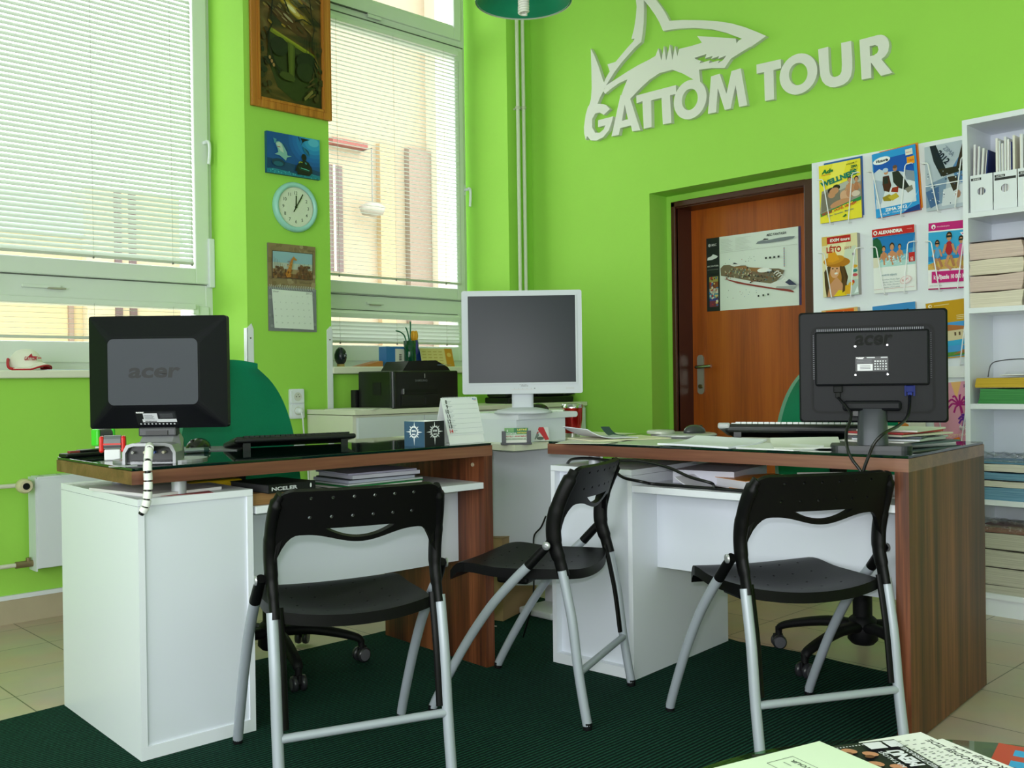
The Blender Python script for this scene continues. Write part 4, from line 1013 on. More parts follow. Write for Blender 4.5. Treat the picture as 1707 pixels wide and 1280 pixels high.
g = MB(); g.fill([rrect(sx0 - .006, sz0 - .006, sx1 + .006, sz1 + .006, .003, 2), rrect(sx0, sz0, sx1, sz1, .001, 2)], .03, .034, mat('#ccd0d8', .45, spec=.3), M=RX(90)); part('bezel_lip', g, mc)
p = Print(W3, .09 * H3, None, .4); p.text('#8b8d92', 'FUJITSU', .475, .72, .13, .06, .02, .2).text('#8b8d92', 'SIEMENS', .485, .55, .13, .06, .02, .2)
for q in range(5): p.rect('#b5b0ab', .43 + q * .035, .28, .433 + q * .035, .4)
p.line('#cdbfba', [(.41, .25), (.59, .25)], .002); p.oval('#55585e', .6, .34, .006, .05, 10); p.rect('#c3c5c9', .86, .22, .93, .42)
part('front_markings', p.mb, mc, M=T(-W3 / 2, -.0302, zb + .008) @ RX(90))
g = MB(); g.rings([[(a, b_ * .5 + .01, z) for a, b_ in rrect(-.042 * k, -.035, .042 * k, .035, .02, 4)] for z, k in ((.02, 1.02), (zb * .5, 1), (zb + .06, 1))], IV); part('neck', g, mc)
g = MB(); g.lathe([(.001, .024), (.05, .022), (.09, .014), (.104, .006), (.104, 0), (.001, 0)][::-1], IV, 36, M=T(0, .005, 0) @ SCL(1.08, .95, 1)); part('base', g, mc)
# ================================================================== THINGS ON THE LEFT DESK
def sheet(name, label, cat, c, w, d, rz, z, col, t=.0012, curl=0, group=None, lines=0, seed=0, tilt=0):
    """a paper sheet (or slim stack) lying at height z, optionally with a raised curled edge"""
    m = mat(col, .5); rdm = random.Random(seed); g = MB(); n = 10
    pts = []
    for j in range(7):
        y = -d / 2 + d * j / 6; row = []
        for i in range(n + 1):
            x = -w / 2 + w * i / n; u = i / n
            row.append((x, y, t + curl * (max(0, u - .45) / .55) ** 2 + .0012 * math.sin(5 * u + j * .5 + seed) * (curl > 0)))
        pts.append(row)
    g.grid(pts, m, thick=max(t * .96, .0006))
    for k in range(lines):
        x0 = -w / 2 + w * .1; yy = -d / 2 + d * (.15 + .7 * k / max(1, lines)); x1 = x0 + w * .34
        g.add([(x0, yy, t + .0015), (x1, yy, t + .0015), (x1, yy + d * .018, t + .0015), (x0, yy + d * .018, t + .0015)], [(0, 1, 2, 3)], mat('#9a9aa6', .6))
    return solo(name, g, label, cat, (c[0], c[1], z), rz, group)

# red and grey self-inking stamp
def stamp(label, p, rz, shell, body, k=1):
    r = thing('hand_stamp', label, 'stamp', (p.x, p.y, DZ), rz)
    g = MB(); g.box(-.022, .022, -.014, .014, 0, .032 * k, mat('#eceeef', .35), b=.004); part('base', g, r)
    for s in (-1, 1):
        g = MB(); g.box(s * .029 - .0065, s * .029 + .0065, -.016, .016, .022 * k, .07 * k, mat(shell, .3), b=.006); part('side_grip', g, r)
    g = MB(); g.prism(arc(0, .055 * k, .0165, 0, 180, 8) + [(-.0165, .034 * k), (.0165, .034 * k)], -.0225, .0225, mat(body, .4), M=Matrix(((0, 0, 1, 0), (1, 0, 0, 0), (0, 1, 0, 0), (0, 0, 0, 1))))
    part('cap', g, r)
    g = MB(); g.box(-.0225, .0225, -.0175, -.0155, .036 * k, .043 * k, mat('#23232a', .4)); g.box(-.024, .024, -.0172, -.0158, .0445 * k, .049 * k, mat(shell, .3)); part('window', g, r)
    return r
q = at_z(186, 768, DZ)
stamp('red and grey self-inking stamp standing left of the silver monitor foot', q + Vector((.012, .02, 0)), -28, '#e0261c', '#777a7c')
q = at_z(166, 757, DZ)
stamp('bright green self-inking stamp half hidden behind the red stamp', q + Vector((.02, .02, 0)), 20, '#4fe03a', '#4b4d4f', 1.12)
q = at_z(140, 760, DZ)
g = MB(); g.box(-.07, .07, -.022, .022, 0, .012, BLACK, b=.004); g.box(-.02, .06, -.015, .015, .012, .02, BLACK, b=.004); g.box(-.055, -.02, -.014, .0, .012, .019, mat('#8a3a30', .4), b=.002)
solo('stapler', g, 'flat black stapler lying at the far left edge of the left desk', 'stapler', q + Vector((0, 0, 0)), 12)
sheet('plastic_card', 'clear grey card lying in front of the red stamp', 'card', at_z(205, 777, DZ) , .07, .03, -20, DZ, '#b9bdc0')
# mouse on a dark pad
q = at_z(331, 750, DZ)
q = q - (q - CAM).normalized() * 0
def mouse(label, p, rz, col, col2, z, s=1):
    r = thing('computer_mouse', label, 'mouse', (p.x, p.y, z), rz)
    g = MB(); g.ball((0, 0, .004 * s), (.031 * s, .054 * s, .032 * s), mat(col, .22), 18)
    g.v = [Vector((v.x, v.y, max(v.z, 0))) for v in g.v]; part('body', g, r)
    g = MB(); g.box(-.0045 * s, .0045 * s, -.04 * s, -.02 * s, .02 * s, .033 * s, mat(col2, .3), b=.003); part('wheel', g, r)
    return r
sheet('mouse_pad', 'thin grey mouse pad under the black mouse on the left desk', 'mouse pad', (q.x + .03, q.y + .02), .24, .2, -37, DZ, '#77797c', .003)
mouse('black mouse right of the black monitor on the left desk', q, -60, '#1b1c1a', '#0a0a0a', DZ + .003)
pn = at_z(312, 756, DZ)
g = MB(); g.tube([(-.06, 0, .009), (.05, 0, .009)], .0075, mat('#9aa6a8', .25, metal=.4), 12); g.tube([(.05, 0, .009), (.066, 0, .009)], [.0095, .0085], mat('#2f4a48', .2), 12); g.tube([(.066, 0, .009), (.07, 0, .009)], .004, CHROME, 8)
solo('pen', g, 'thick silver pen with dark end lying by the monitor foot', 'pen', pn, -8)

def keyboard(label, a, b, z, col, keycol, depth, th, lift, side):
    """a, b: the two ends of the edge towards the camera"""
    u = (b - a); L = u.length; rz = math.degrees(math.atan2(u.y, u.x))
    r = thing('keyboard', label, 'keyboard', ((a + b).x / 2, (a + b).y / 2, z), rz)
    ang = math.degrees(math.atan2(lift, depth)); M = T(0, 0, lift) @ RX(-ang)
    g = MB(); g.box(-L / 2, L / 2, 0, depth, 0, th, mat(col, .3), M=M, b=th * .45, seg=3); part('case', g, r)
    if side:
        for s in (-1, 1):
            g = MB(); g.box(s * L / 2 - .02, s * L / 2 + .02, -.002, depth + .002, th * .4, th * 1.06, mat(side, .3), M=M, b=.006); part('side_trim', g, r)
    g = MB()
    for i in range(22):
        for j in range(6):
            if (i + j * 3) % 23 == 0: continue
            x = -L / 2 + .018 + i * (L - .036) / 22; y = .012 + j * (depth - .03) / 6
            g.box(x, x + (L - .036) / 22 * .86, y, y + (depth - .03) / 6 * .84, th - .001, th + .006, mat(keycol, .4), M=M)
    part('keys', g, r)
    for s in (-.8, .8):
        g = MB(); g.box(s * L / 2 - .012, s * L / 2 + .012, .008, .013, 0, lift + .002, mat(col, .4)); part('foot', g, r)
    return r
a = at_z(389, 747, DZ); b = at_z(590, 747, DZ)
keyboard('black keyboard tilted up on its feet on the left desk', Vector((1.505, 2.83, 0)), Vector((1.906, 2.735, 0)), DZ, '#0d0e10', '#0b0c0e', .15, .018, .024, None)
# memo cube
q = at_z(713, 746, DZ); q = Vector((q.x + .012, q.y + .03, 0))
vdn = Vector((.62, .785, 0)); S_ = .093
mcb = thing('memo_cube', 'open memo cube with blue and black faces bearing white star-compass emblems', 'memo box', (q.x, q.y, DZ), math.degrees(math.atan2(.785, .62)) - 45)
CH = .082
def sunface(bg, ink):
    p = Print(S_, CH, bg, .35)
    for k in range(16):
        a0 = 22.5 * k + 90; L_ = (.42 if k % 4 == 0 else .33 if k % 2 == 0 else .27); 
        c = (.5, .58)
        P = [(c[0] + .19 * math.cos(R_(a0 - 10)), c[1] + .2 * math.sin(R_(a0 - 10))), (c[0] + L_ * math.cos(R_(a0)), c[1] + (L_ + (.13 if k == 8 else 0)) * math.sin(R_(a0))), (c[0] + .19 * math.cos(R_(a0 + 10)), c[1] + .2 * math.sin(R_(a0 + 10)))]
        p.poly(ink, P)
        c2 = [((x - c[0]) * .82 + c[0], (y - c[1]) * .82 + c[1]) for x, y in P]; p.poly(bg, [c2[0], ((P[1][0] - c[0]) * .72 + c[0], (P[1][1] - c[1]) * .72 + c[1]), c2[2]]) if k % 2 else None
    p.oval(ink, .5, .58, .2, .23).oval(bg, .5, .58, .155, .18); p.text(ink, 'm', .5, .585, .11, .2, .05, 0, 0, 'c').text(ink, 'sc', .5, .46, .08, .17, .05, 0, 0, 'c')
    return p.mb
g = MB(); t = .003
for x0, x1, y0, y1 in ((0, t, 0, S_), (S_ - t, S_, 0, S_), (t, S_ - t, 0, t), (t, S_ - t, S_ - t, S_)): g.box(x0, x1, y0, y1, 0, CH, mat('#e9ece8', .4))
part('box_walls', g, mcb)
part('note_sheets', MB().box(t, S_ - t, t, S_ - t, .001, CH - .012, mat('#f3f3ee', .7)), mcb)
part('black_face', sunface('#15171c', '#e9ebee'), mcb, M=T(0, -.0002, 0) @ RX(90))
part('blue_face', sunface('#3c5a76', '#eef1f4'), mcb, M=T(-.0002, S_, 0) @ RZ(-90) @ RX(90))
# desk tent calendar
fl = at_z(752, 741, DZ); fr_ = Vector((fl.x + .163, fl.y + .012, 0)); u = (fr_ - Vector((fl.x, fl.y, 0))); LW = u.length
tc = thing('desk_calendar', 'white tent desk calendar with a week of dates beside the memo cube', 'calendar', (fl.x, fl.y + .006, DZ), math.degrees(math.atan2(u.y, u.x)) - 2)
CHT = .155; dpt = .085; lean = math.degrees(math.atan2(dpt / 2, CHT)); SLH = math.hypot(CHT, dpt / 2)
CARD = mat('#f1f2f5', .5)
g = MB(); g.box(0, LW, 0, SLH, -.0012, 0, CARD, M=RX(90 - lean)); part('front_board', g, tc)
g = MB(); g.box(0, LW, 0, SLH, 0, .0012, CARD, M=T(0, dpt, 0) @ RX(90 + lean)); part('back_board', g, tc)
g = MB(); g.box(0, LW, 0, dpt, 0, .0012, CARD); part('bottom_flap', g, tc)
p = Print(LW + .006, SLH - .03, '#eceef3', .5)
for k, n in enumerate(('8', '9', '10', '11', '12', '13', '14')):
    y = .93 - k * .13; c = '#16181c' if n != '14' else '#c8141a'
    p.text(c, n, .155, y - .09, .1, None, .03, 0, 0, 'r')
    p.rect('#b9bec8', .16, y - .035, .27, y - .022).rect('#b9bec8', .17, y - .075, .22, y - .064).rect('#9fa6b4', .05, y - .112, .97, y - .1075)
p.text('#4a7fb5', 'Rijen', .96, .93, .035, .11, .03, 0, 0, 'r').rect('#d9a0a0', .88, .9, .96, .91)
part('date_page', p.mb, tc, M=RX(90 - lean) @ T(-.003, .03, .0016))
g = MB()
for k in range(22): g.tube([(.006 + k * (LW - .012) / 21, dpt / 2 - .003, CHT - .004), (.006 + k * (LW - .012) / 21, dpt / 2 - .001, CHT + .003), (.006 + k * (LW - .012) / 21, dpt / 2 + .003, CHT - .003)], .0009, mat('#d8dade', .4), 5)
part('spiral_binding', g, tc)

# ================================================================== UNDER THE LEFT DESK TOP
SHZ = .633
def book(name, label, cat, c, w, d, h, rz, z, cover, page='#e8e6dc', spine_text=None, group=None):
    r = thing(name, label, cat, (c[0], c[1], z), rz, group)
    part('pages', MB().box(-w / 2 + .002, w / 2 - .003, -d / 2 + .003, d / 2 - .003, .001, h - .001, mat(page, .7)), r)
    g = MB(); cm = mat(cover, .4); g.box(-w / 2, w / 2, -d / 2, d / 2, 0, .0014, cm); g.box(-w / 2, w / 2, -d / 2, d / 2, h - .0014, h, cm); g.box(-w / 2, w / 2, -d / 2, -d / 2 + .002, 0, h, cm)
    part('cover', g, r)
    if spine_text:
        p = Print(w, h, cover, .4); p.text('#c9ccd0', spine_text, .06, .28, .42, .55, .03); p.oval('#d5d7da', .9, .5, .02, .28); part('spine_lettering', p.mb, r, M=T(-w / 2, -d / 2 - .0002, 0) @ RX(90))
    return r
q = on(LD, .415, .1); g = MB(); g.box(-.065, .065, -.08, .08, 0, .034, wood('slab_wood', '#6b4a2c', '#8a643f', '#a07a50', 0, 20), b=.002); solo('wooden_slab', g, 'brown wooden slab lying under the black book on the left desk shelf', 'wood piece', (q.x, q.y, SHZ), -4)
q = on(LD, .45, .1); book('book', 'thick black book with white spine lettering on the left desk shelf', 'book', (q.x, q.y), .16, .2, .024, 4, SHZ + .034, '#0e0f12', '#2a2a2c', 'NCELER')
q = on(LD, .4, .33); g = MB(); g.box(-.1, .1, -.05, .05, 0, .055, mat('#e3c01c', .4), b=.012, seg=3); solo('snack_packet', g, 'flat yellow packet behind the books on the left desk shelf', 'packet', (q.x - .05, q.y, SHZ), -6)
q = on(LD, .6, .12); sheet('plastic_sleeve', 'dark plastic sleeve on the left desk shelf behind the chair back', 'folder', (q.x, q.y), .3, .21, 12, SHZ, '#4c4f52', .002)
q = on(LD, .86, .22)
cols = [('#d8d5cb', .003), ('#3c3548', .003), ('#e3e0d8', .006), ('#167a3c', .004), ('#c9cfd0', .005), ('#b7b9cc', .01), ('#2c2b35', .003), ('#c5c3d2', .012), ('#a9a4bd', .006)]
z = SHZ
for k, (c, t) in enumerate(cols):
    sheet('paper_folder', ('lowest printed leaflet', 'dark leaflet second from the bottom', 'white booklet just under the green folder', 'green folder', 'pale grey booklet just above the green folder', 'thick lilac magazine', 'black folder between the lilac magazines', 'thick pale violet magazine near the top', 'topmost violet magazine')[k] + ' in the pile on the left desk shelf', 'papers', (q.x + .006 * math.sin(k * 2.1), q.y + .008 * math.cos(k * 1.3)), .3 if k < 5 else .26, .21, (k * 17) % 9 - 5, z, c, t, group='papers piled on the left desk shelf', seed=k)
    z += t + .0006
# on top of the white cabinet
q = on(LD, .14, .2); sheet('paper_folder', 'white folder lying on the left white cabinet under the desk top', 'papers', (q.x, q.y), .22, .31, 8, .683, '#d9d6d6', .008, seed=3)
sheet('leaflet', 'dark red leaflet sticking out under the white folder on the left cabinet', 'papers', (q.x + .01, q.y - .13), .16, .1, -14, .683, '#8a1c26', .001)

# ================================================================== CENTRE: SIDEBOARD AND CORNER TABLE THINGS
# laser printer
xL = at_y(655, 640, 3.9).x; zt = at_y(655, 618, 3.9).z
pr = thing('laser_printer', 'black laser printer on the white sideboard behind the white monitor', 'printer', (xL, 3.9, .842))
PH = zt - .842; PWd = .43
PBK = mat('#0c0c0d', .3)
g = MB(); g.box(0, PWd, 0, .3, 0, PH, PBK, b=.008); part('housing', g, pr)
g = MB(); g.lathe([(.016, .004), (.016, PH - .004)], mat('#23242a', .25), 16, M=T(.006, .008, 0)); part('front_corner', g, pr)
g = MB(); g.box(.07, .28, -.006, .0, PH * .42, PH * .5, mat('#000000', .6)); g.box(.06, .064, -.008, 0, PH * .38, PH * .52, CHROME); g.box(.2, .204, -.004, 0, PH * .8, PH * .92, mat('#8b8b8b', .4)); part('paper_slot', g, pr)
g = MB(); g.box(.05, .3, -.004, 0, .012, PH * .36, mat('#101011', .35), b=.003); g.box(.2, .206, -.007, 0, .02, .05, mat('#2a2a2c', .3)); part('paper_drawer', g, pr)
p = Print(.08, .014, None); p.text('#6d6f73', 'SAMSUNG', 0, .1, .8, 1, .02); part('maker_name', p.mb, pr, M=T(.14, -.0005, PH * .7) @ RX(90))
g = MB(); g.box(-.0015, 0, .1, .17, PH * .35, PH * .7, mat('#050505', .7)); part('side_vent', g, pr)
g = MB(); g.prism([(.1, PH - .002), (.14, PH + .05), (.32, PH + .055), (.4, PH + .02), (.42, PH - .002)], -.24, -.05, PBK, M=RX(90)); part('top_tray', g, pr)
g = MB(); g.box(-.02, .03, .3, .34, 0, PH * .5, PBK, b=.004); part('rear_tray', g, pr)
sheet('paper_sheet', 'blue and white printed sheet on the printer top tray', 'papers', (xL + .36, 4.0), .1, .14, 30, .842 + PH + .03, '#9cc4e6', .001)
sheet('paper_sheet', 'white papers lying flat on the left end of the sideboard', 'papers', (2.84, 4.03), .21, .29, 20, .842, '#d5d6cd', .004)
g = MB(); g.box(-.34, .14, -.12, .12, 0, .035, BLACK, b=.008); g.box(-.34, -.12, -.1, .1, .035, .075, BLACK, b=.012); g.box(-.1, .1, -.08, .08, .035, .06, BLACK, b=.01); g.prism([(.1, .035), (.2, .085), (.2, .05), (.13, .03)], -.1, .06, BLACKM, M=RX(90)); g.box(-.06, .02, -.1, -.05, .06, .075, mat('#2c2d31', .3), b=.006)
q = at_y(905, 668, 4.05); solo('desk_phone', g, 'long black telephone set on the sideboard behind the white monitor', 'telephone', (q.x, 4.05, .842), -8)
# on the riser
q = at_z(900, 686, RT); mouse('small dark mouse on the riser right of the white monitor foot', Vector((q.x + .03, q.y + .04, 0)), -110, '#20211f', '#0a0a0a', RT, .9)
q = at_z(935, 685, RT); sheet('note_pad', 'pale note pad on the riser beside the white monitor', 'note pad', (q.x + .0, q.y + .05), .1, .14, -50, RT, '#dfe6d8', .006)
# business cards
q = at_z(863, 741, .735)
bc = thing('card_holder', 'grey business card holder with a stack of green printed cards', 'card holder', (q.x, q.y + .008, .735), -40)
GRY = mat('#4b4a55', .35)
g = MB(); g.box(-.058, .058, -.018, .02, 0, .008, GRY, b=.002); part('base', g, bc)
for s in (-1, 1): part('side_post', MB().box(s * .047 - .008, s * .047 + .008, -.016, -.011, .008, .052, GRY), bc)
part('back_rest', MB().box(-.05, .05, .008, .012, .008, .045, GRY), bc)
cd = thing('business_cards', 'green printed business cards standing in the grey holder', 'cards', (q.x, q.y + .008, .743), -40)
part('card_stack', MB().box(-.0445, .0445, -.009, .005, 0, .055, mat('#ecebe4', .5)), cd)
p = Print(.089, .055, '#4d9a5c', .4); p.rect('#cfe0cf', 0, .2, 1, .55).rect('#e8e9e2', 0, 0, 1, .18).rect('#74ad6a', 0, .75, .4, 1).rect('#2b7a4a', .4, .6, 1, 1)
p.text('#e8d44a', 'LETNÍ', .55, .82, .11, .4, .03).text('#e8d44a', 'KATALOG', .55, .62, .11, .42, .03).text('#f0f2f0', 'GATTOM TOUR', .06, .58, .1, .45, .03).text('#f3f3f3', '5', .1, .74, .14, None, .02).text('#b0282c', 'HOTELY - APARTMÁNY', .05, .38, .1, .9, .03).text('#5a5a20', 'www.gattomtour.cz', .05, .22, .09, .85, .02)
part('front_card', p.mb, cd, M=T(-.0445, -.0092, 0) @ RX(90))
q2 = at_z(902, 737, .735)
ac = thing('leaflet_stand', 'small clear stand holding a red and white leaflet beside the card holder', 'leaflet stand', (q2.x + .01, q2.y + .02, .735), -36)
part('clear_stand', MB().box(-.032, .045, 0, .0015, 0, .062, LENS, M=RX(-18)).box(-.032, .045, 0, .04, 0, .0015, LENS), ac)
p = Print(.07, .056, '#cfd3cf', .4); p.poly('#c01f2e', [(.3, 1), (.72, 1), (1, .1), (.78, .05)]).poly('#6f7c78', [(0, .6), (.3, 1), (.45, .4), (.2, .1)]).line('#b32a36', [(0, .35), (.5, .7)], .06).oval('#59605a', .5, .2, .2, .12)
part('leaflet', p.mb, ac, M=T(-.03, -.001, .003) @ RX(72))
# red tumbler
q = at_z(955, 729, .735)
tu = thing('travel_mug', 'tall red metal tumbler with a steel rim and foot between the desks', 'mug', (q.x + .02, q.y + .02, .735)); hh = at_x(956, 673, q.x + .02).z - .735
k = hh / .17
RED = mat('#b3110f', .15, metal=.6, coat=.5)
g = MB(); g.lathe([(0.0377 * k, .0), (0.0384 * k, .022 * k)], CHROME, 28); part('foot', g, tu)
g = MB(); g.lathe([(0.0399 * k, .021 * k), (0.0449 * k, .05 * k), (0.0508 * k, .09 * k), (0.0529 * k, .15 * k)], RED, 28); part('body', g, tu)
g = MB(); g.lathe([(0.0539 * k, .149 * k), (0.0544 * k, .169 * k), (0.0493 * k, .171 * k), (0.0479 * k, .16 * k), (.001, .159 * k)], CHROME, 28); part('rim', g, tu)

# ================================================================== WINDOW SILL THINGS
# cap
S1 = 1.046
a = at_y(14, 614, 4.36); b_ = at_y(84, 614, 4.36); cxm = (a.x + b_.x) / 2; cwid = b_.x - a.x
cap = thing('baseball_cap', 'white baseball cap with red brim edge and red lettering on the left window sill', 'cap', (cxm, 4.44, S1), 0)
k = cwid / .215; g = MB(); WC = mat('#e6e4d8', .8)
pts = []
for i in range(9):
    f_ = math.pi / 2 * i / 8; row = []
    for j in range(25):
        q = 2 * math.pi * j / 24; row.append((.01 + .085 * k * math.cos(f_) ** .75 * math.cos(q), .085 * math.cos(f_) ** .75 * math.sin(q), .012 + .105 * k * math.sin(f_)))
    pts.append(row)
g.grid(pts, WC); part('crown', g, cap)
def band(r0, r1, zf, m, a0, a1):
    br = []
    for i in range(6):
        row = []
        for j in range(25):
            q = R_(a0 + (a1 - a0) * j / 24); rr_ = r0 + (r1 - r0) * i / 5
            row.append((.01 + rr_ * k * math.cos(q), rr_ * math.sin(q), zf(j / 24, i / 5)))
        br.append(row)
    return MB().grid(br, m, thick=.003)
arch = lambda t, u: .012 + .022 * math.sin(math.pi * min(1, max(0, (t - .35) / .65))) * (1 - .25 * u) - .006 * u
part('brim', band(.084, .122, arch, WC, 215, 345), cap)
part('brim_edge', band(.121, .128, lambda t, u: arch(t, 1) - .002, mat('#c4202a', .7), 212, 348), cap, label='red brim edge')
part('brim_lining', band(.07, .12, lambda t, u: arch(t, u) - .006, mat('#c4202a', .7), 214, 346), cap, label='red underside of the brim')
g = MB(); g.tube(smooth_path([(.01 - .083 * k, .02, .05), (.01 - .1 * k, -.02, .03), (.01 - .105 * k, -.05, .012), (.01 - .09 * k, -.075, .006)], 5), .006, mat('#b8202a', .7), 8); part('rear_strap', g, cap, label='red rear strap')
p = Print(.09 * k, .035, None, .8); p.text('#b02436', 'GATTOM', .0, .1, .45, .7, .04, .2).poly('#b02436', [(.2, .45), (.45, .95), (.5, .6), (.85, .55), (.6, .4)]).rect('#b02436', .78, .3, 1, .42)
part('embroidery', p.mb, cap, M=T(-.03 * k, -.0858, .04) @ RX(78))
sheet('papers', 'thin blue and white papers on the left window sill right of the cap', 'papers', (at_y(125, 613, 4.4).x, 4.42), .3, .18, 4, S1, '#c9d4de', .004)
# right sill
S2 = 1.06
q = at_y(568, 610, 4.42)
g = MB(); g.ball((0, 0, .052), (.036, .036, .052), mat('#15182c', .25), 18); g.lathe([(.024, 0), (.022, .014)], mat('#b89a5c', .5), 16)
eg = thing('painted_egg', 'dark blue painted egg on a stand, left end of the right window sill', 'ornament', (q.x, 4.42, S2))
g = MB(); g.ball((0, 0, .058), (.034, .034, .05), mat('#15182c', .25), 18); part('egg', g, eg)
g = MB(); g.lathe([(.024, 0), (.02, .008), (.022, .016)], mat('#b89a5c', .5), 16); part('stand', g, eg)
p = Print(.034, .04, None); p.line('#c9ccd6', [(.3, .2), (.6, .8), (.8, .5)], .06).line('#c9ccd6', [(.2, .5), (.7, .3)], .05); part('painted_mark', p.mb, eg, M=T(-.01, -.0345, .045) @ RX(90))
q = at_y(612, 608, 4.42); g = MB(); g.prism([(-.09, 0), (.07, 0), (.07, .03), (.06, .032), (-.05, .008)], -.05, .05, mat('#b5773c', .6), M=RX(90)); solo('wooden_wedge', g, 'small brown wooden wedge on the right window sill', 'wood piece', (q.x, 4.42, S2))
x0 = at_y(637, 600, 4.42).x; x1 = at_y(672, 600, 4.42).x; zt = at_y(650, 578, 4.4).z - S2
bb = thing('carton_box', 'blue and white box with a barcode on the right window sill', 'box', (x0, 4.38, S2), 0)
w_ = x1 - x0
part('carton', MB().box(0, w_, .0, .07, 0, zt, mat('#2c6fb0', .45)), bb)
p = Print(w_ * .6, zt, '#dcdcd0', .45)
p.rect('#2c6fb0', 0, .9, 1, 1).rect('#2c6fb0', 0, 0, 1, .1)
for q_ in range(9): p.rect('#2b2b2b', .3, .3 + q_ * .04, .5, .3 + q_ * .04 + .015 * (1 + q_ % 2))
part('barcode_face', p.mb, bb, M=T(w_ * .42, -.0002, 0) @ RX(90))
# vase with flowers
q = at_y(682, 610, 4.36)
va = thing('flower_vase', 'green glass vase with a yellow tulip and thin leaves on the right window sill', 'vase', (q.x, 4.35, S2))
vh = at_y(682, 568, 4.35).z - S2
g = MB(); VG = mat('#0a7a56', .06, trans=.75, spec=.6)
g.lathe([(.03, 0), (.034, .01), (.033, vh * .5), (.037, vh), (.034, vh), (.03, vh * .5), (.03, .02), (.001, .015)], VG, 24); part('vase_body', g, va)
g = MB(); LF = mat('#1f6b4a', .5)
for pts in ([(0, 0, .02), (.004, 0, vh), (.006, .0, vh + .085), (.004, 0, vh + .11)], [(0, 0, .02), (-.03, 0, vh + .01), (-.06, 0, vh + .045), (-.1, 0, vh + .055)], [(0, 0, .02), (.03, 0, vh - .01), (.05, 0, vh - .03), (.056, .0, vh - .06)], [(0, 0, .03), (-.005, 0, vh), (-.02, 0, vh + .06), (-.03, 0, vh + .075)]):
    g.tube(smooth_path(pts, 5), [.004] * (len(pts) * 5 - 5) + [.001], LF, 8)
part('leaves', g, va)
g = MB(); g.tube([(0, 0, .03), (.02, -.01, vh)], .003, LF, 6); part('stem', g, va)
g = MB()
for k_ in range(5): g.ball((.024 + .011 * math.cos(k_ * 1.26), -.012 + .011 * math.sin(k_ * 1.26), vh + .028), (.012, .012, .03), mat('#e0a020', .5), 10)
part('tulip', g, va, label='yellow tulip')
g = MB(); g.ball((.03, -.02, vh - .03), (.014, .012, .05), mat('#3a3a8a', .4), 10); part('blue_bud', g, va, label='blue bud')
x0 = at_y(694, 600, 4.42).x; zt = at_y(700, 580, 4.42).z - S2
g = MB(); g.box(0, .1, 0, .012, 0, zt, mat('#1d3f8e', .4), M=RX(-10)); solo('blue_binder', g, 'dark blue folder leaning behind the green vase on the sill', 'folder', (x0 - .0, 4.42, S2))
dc = thing('desk_calendar', 'small yellow tent calendar on the right window sill left of the white monitor', 'calendar', (at_y(703, 600, 4.4).x, 4.39, S2), 0)
p = Print(.24, zt * 1.02, '#dccb8a', .5)
for i in range(5):
    for j in range(4): p.rect('#c5ab62', .05 + j * .17, .15 + i * .16, .16 + j * .17, .2 + i * .16)
p.rect('#c98a26', .76, 0, 1, 1).oval('#e0b860', .88, .65, .07, .12)
part('front_page', p.mb, dc, M=T(0, -.001, 0) @ RX(75))
g = MB(); g.box(0, .24, 0, .002, 0, zt * 1.02, mat('#e9e6da', .5), M=RX(-15)); g.box(0, .24, 0, .002, 0, zt * 1.02, mat('#e9e6da', .5), M=T(0, .08, 0) @ RX(15)); part('boards', g, dc)

# ================================================================== THINGS ON THE RIGHT DESK
def rd_(px, py, z=DZ): return at_z(px, py, z)
G_ = 'papers scattered on the right desk'
q = rd_(985, 733); sheet('paper_sheet', 'white sheet hanging slightly over the left end of the right desk', 'papers', (2.52, 2.21), .3, .2, 30, DZ, '#d9d8c9', .0012, group=G_, seed=1)
sheet('paper_sheet', 'cream sheets under the curled paper on the right desk left end', 'papers', (2.64, 2.2), .3, .21, -22, DZ + .002, '#e6e0c2', .003, group=G_, seed=2)
sheet('paper_sheet', 'lilac-white curled papers standing up on the right desk left end', 'papers', (2.6, 2.25), .2, .18, 160, DZ + .006, '#d6d6e6', .003, .035, group=G_, seed=3, lines=6)
sheet('photo_print', 'small dark photo print poking up among the papers by the red tumbler', 'photo', (2.72, 2.285), .08, .06, 100, DZ + .006, '#2c4a52', .0015, .03)
sheet('paper_sheet', 'large grey-green sheet along the front edge of the right desk', 'papers', (2.585, 1.99), .3, .21, 4, DZ, '#c4cdb8', .0012, group=G_, seed=5)
sheet('paper_sheet', 'white bulging envelope papers at the front middle of the right desk', 'papers', (2.57, 1.765), .2, .27, -2, DZ, '#e9ebf5', .006, .014, group=G_, seed=6)
sheet('paper_sheet', 'folded white paper behind the envelope on the right desk', 'papers', (2.68, 1.68), .14, .22, 20, DZ, '#dfe0d2', .002, .014, group=G_, seed=7)
sheet('paper_sheet', 'white booklet right of the envelope near the right monitor base', 'papers', (2.56, 1.52), .14, .21, -8, DZ, '#eceef0', .004, .006, group=G_, seed=8)
sheet('paper_sheet', 'loose crumpled white sheets beside the right monitor base', 'papers', (2.63, 1.47), .16, .2, 35, DZ + .0045, '#e1e3dc', .002, .02, group=G_, seed=9)
for k, (c, lab) in enumerate((('#d6d8da', 'lowest'), ('#5a6672', 'second, grey-blue'), ('#e4e2dc', 'third, white'), ('#c9ccd2', 'fourth, pale grey'), ('#37424e', 'fifth, dark'), ('#d9d2c4', 'sixth, cream'), ('#b8303a', 'red-cornered upper'), ('#e6e3da', 'topmost white'))):
    sheet('magazine', lab + ' magazine of the messy pile right of the right monitor', 'magazine', (2.93 + .012 * math.sin(k * 2), 1.33 + .012 * math.cos(k * 3)), .3 - .008 * k, .21 - .004 * k, (k * 37) % 30 - 15, DZ + k * .0062, c, .005, .0, group='magazine pile on the right desk', seed=k)
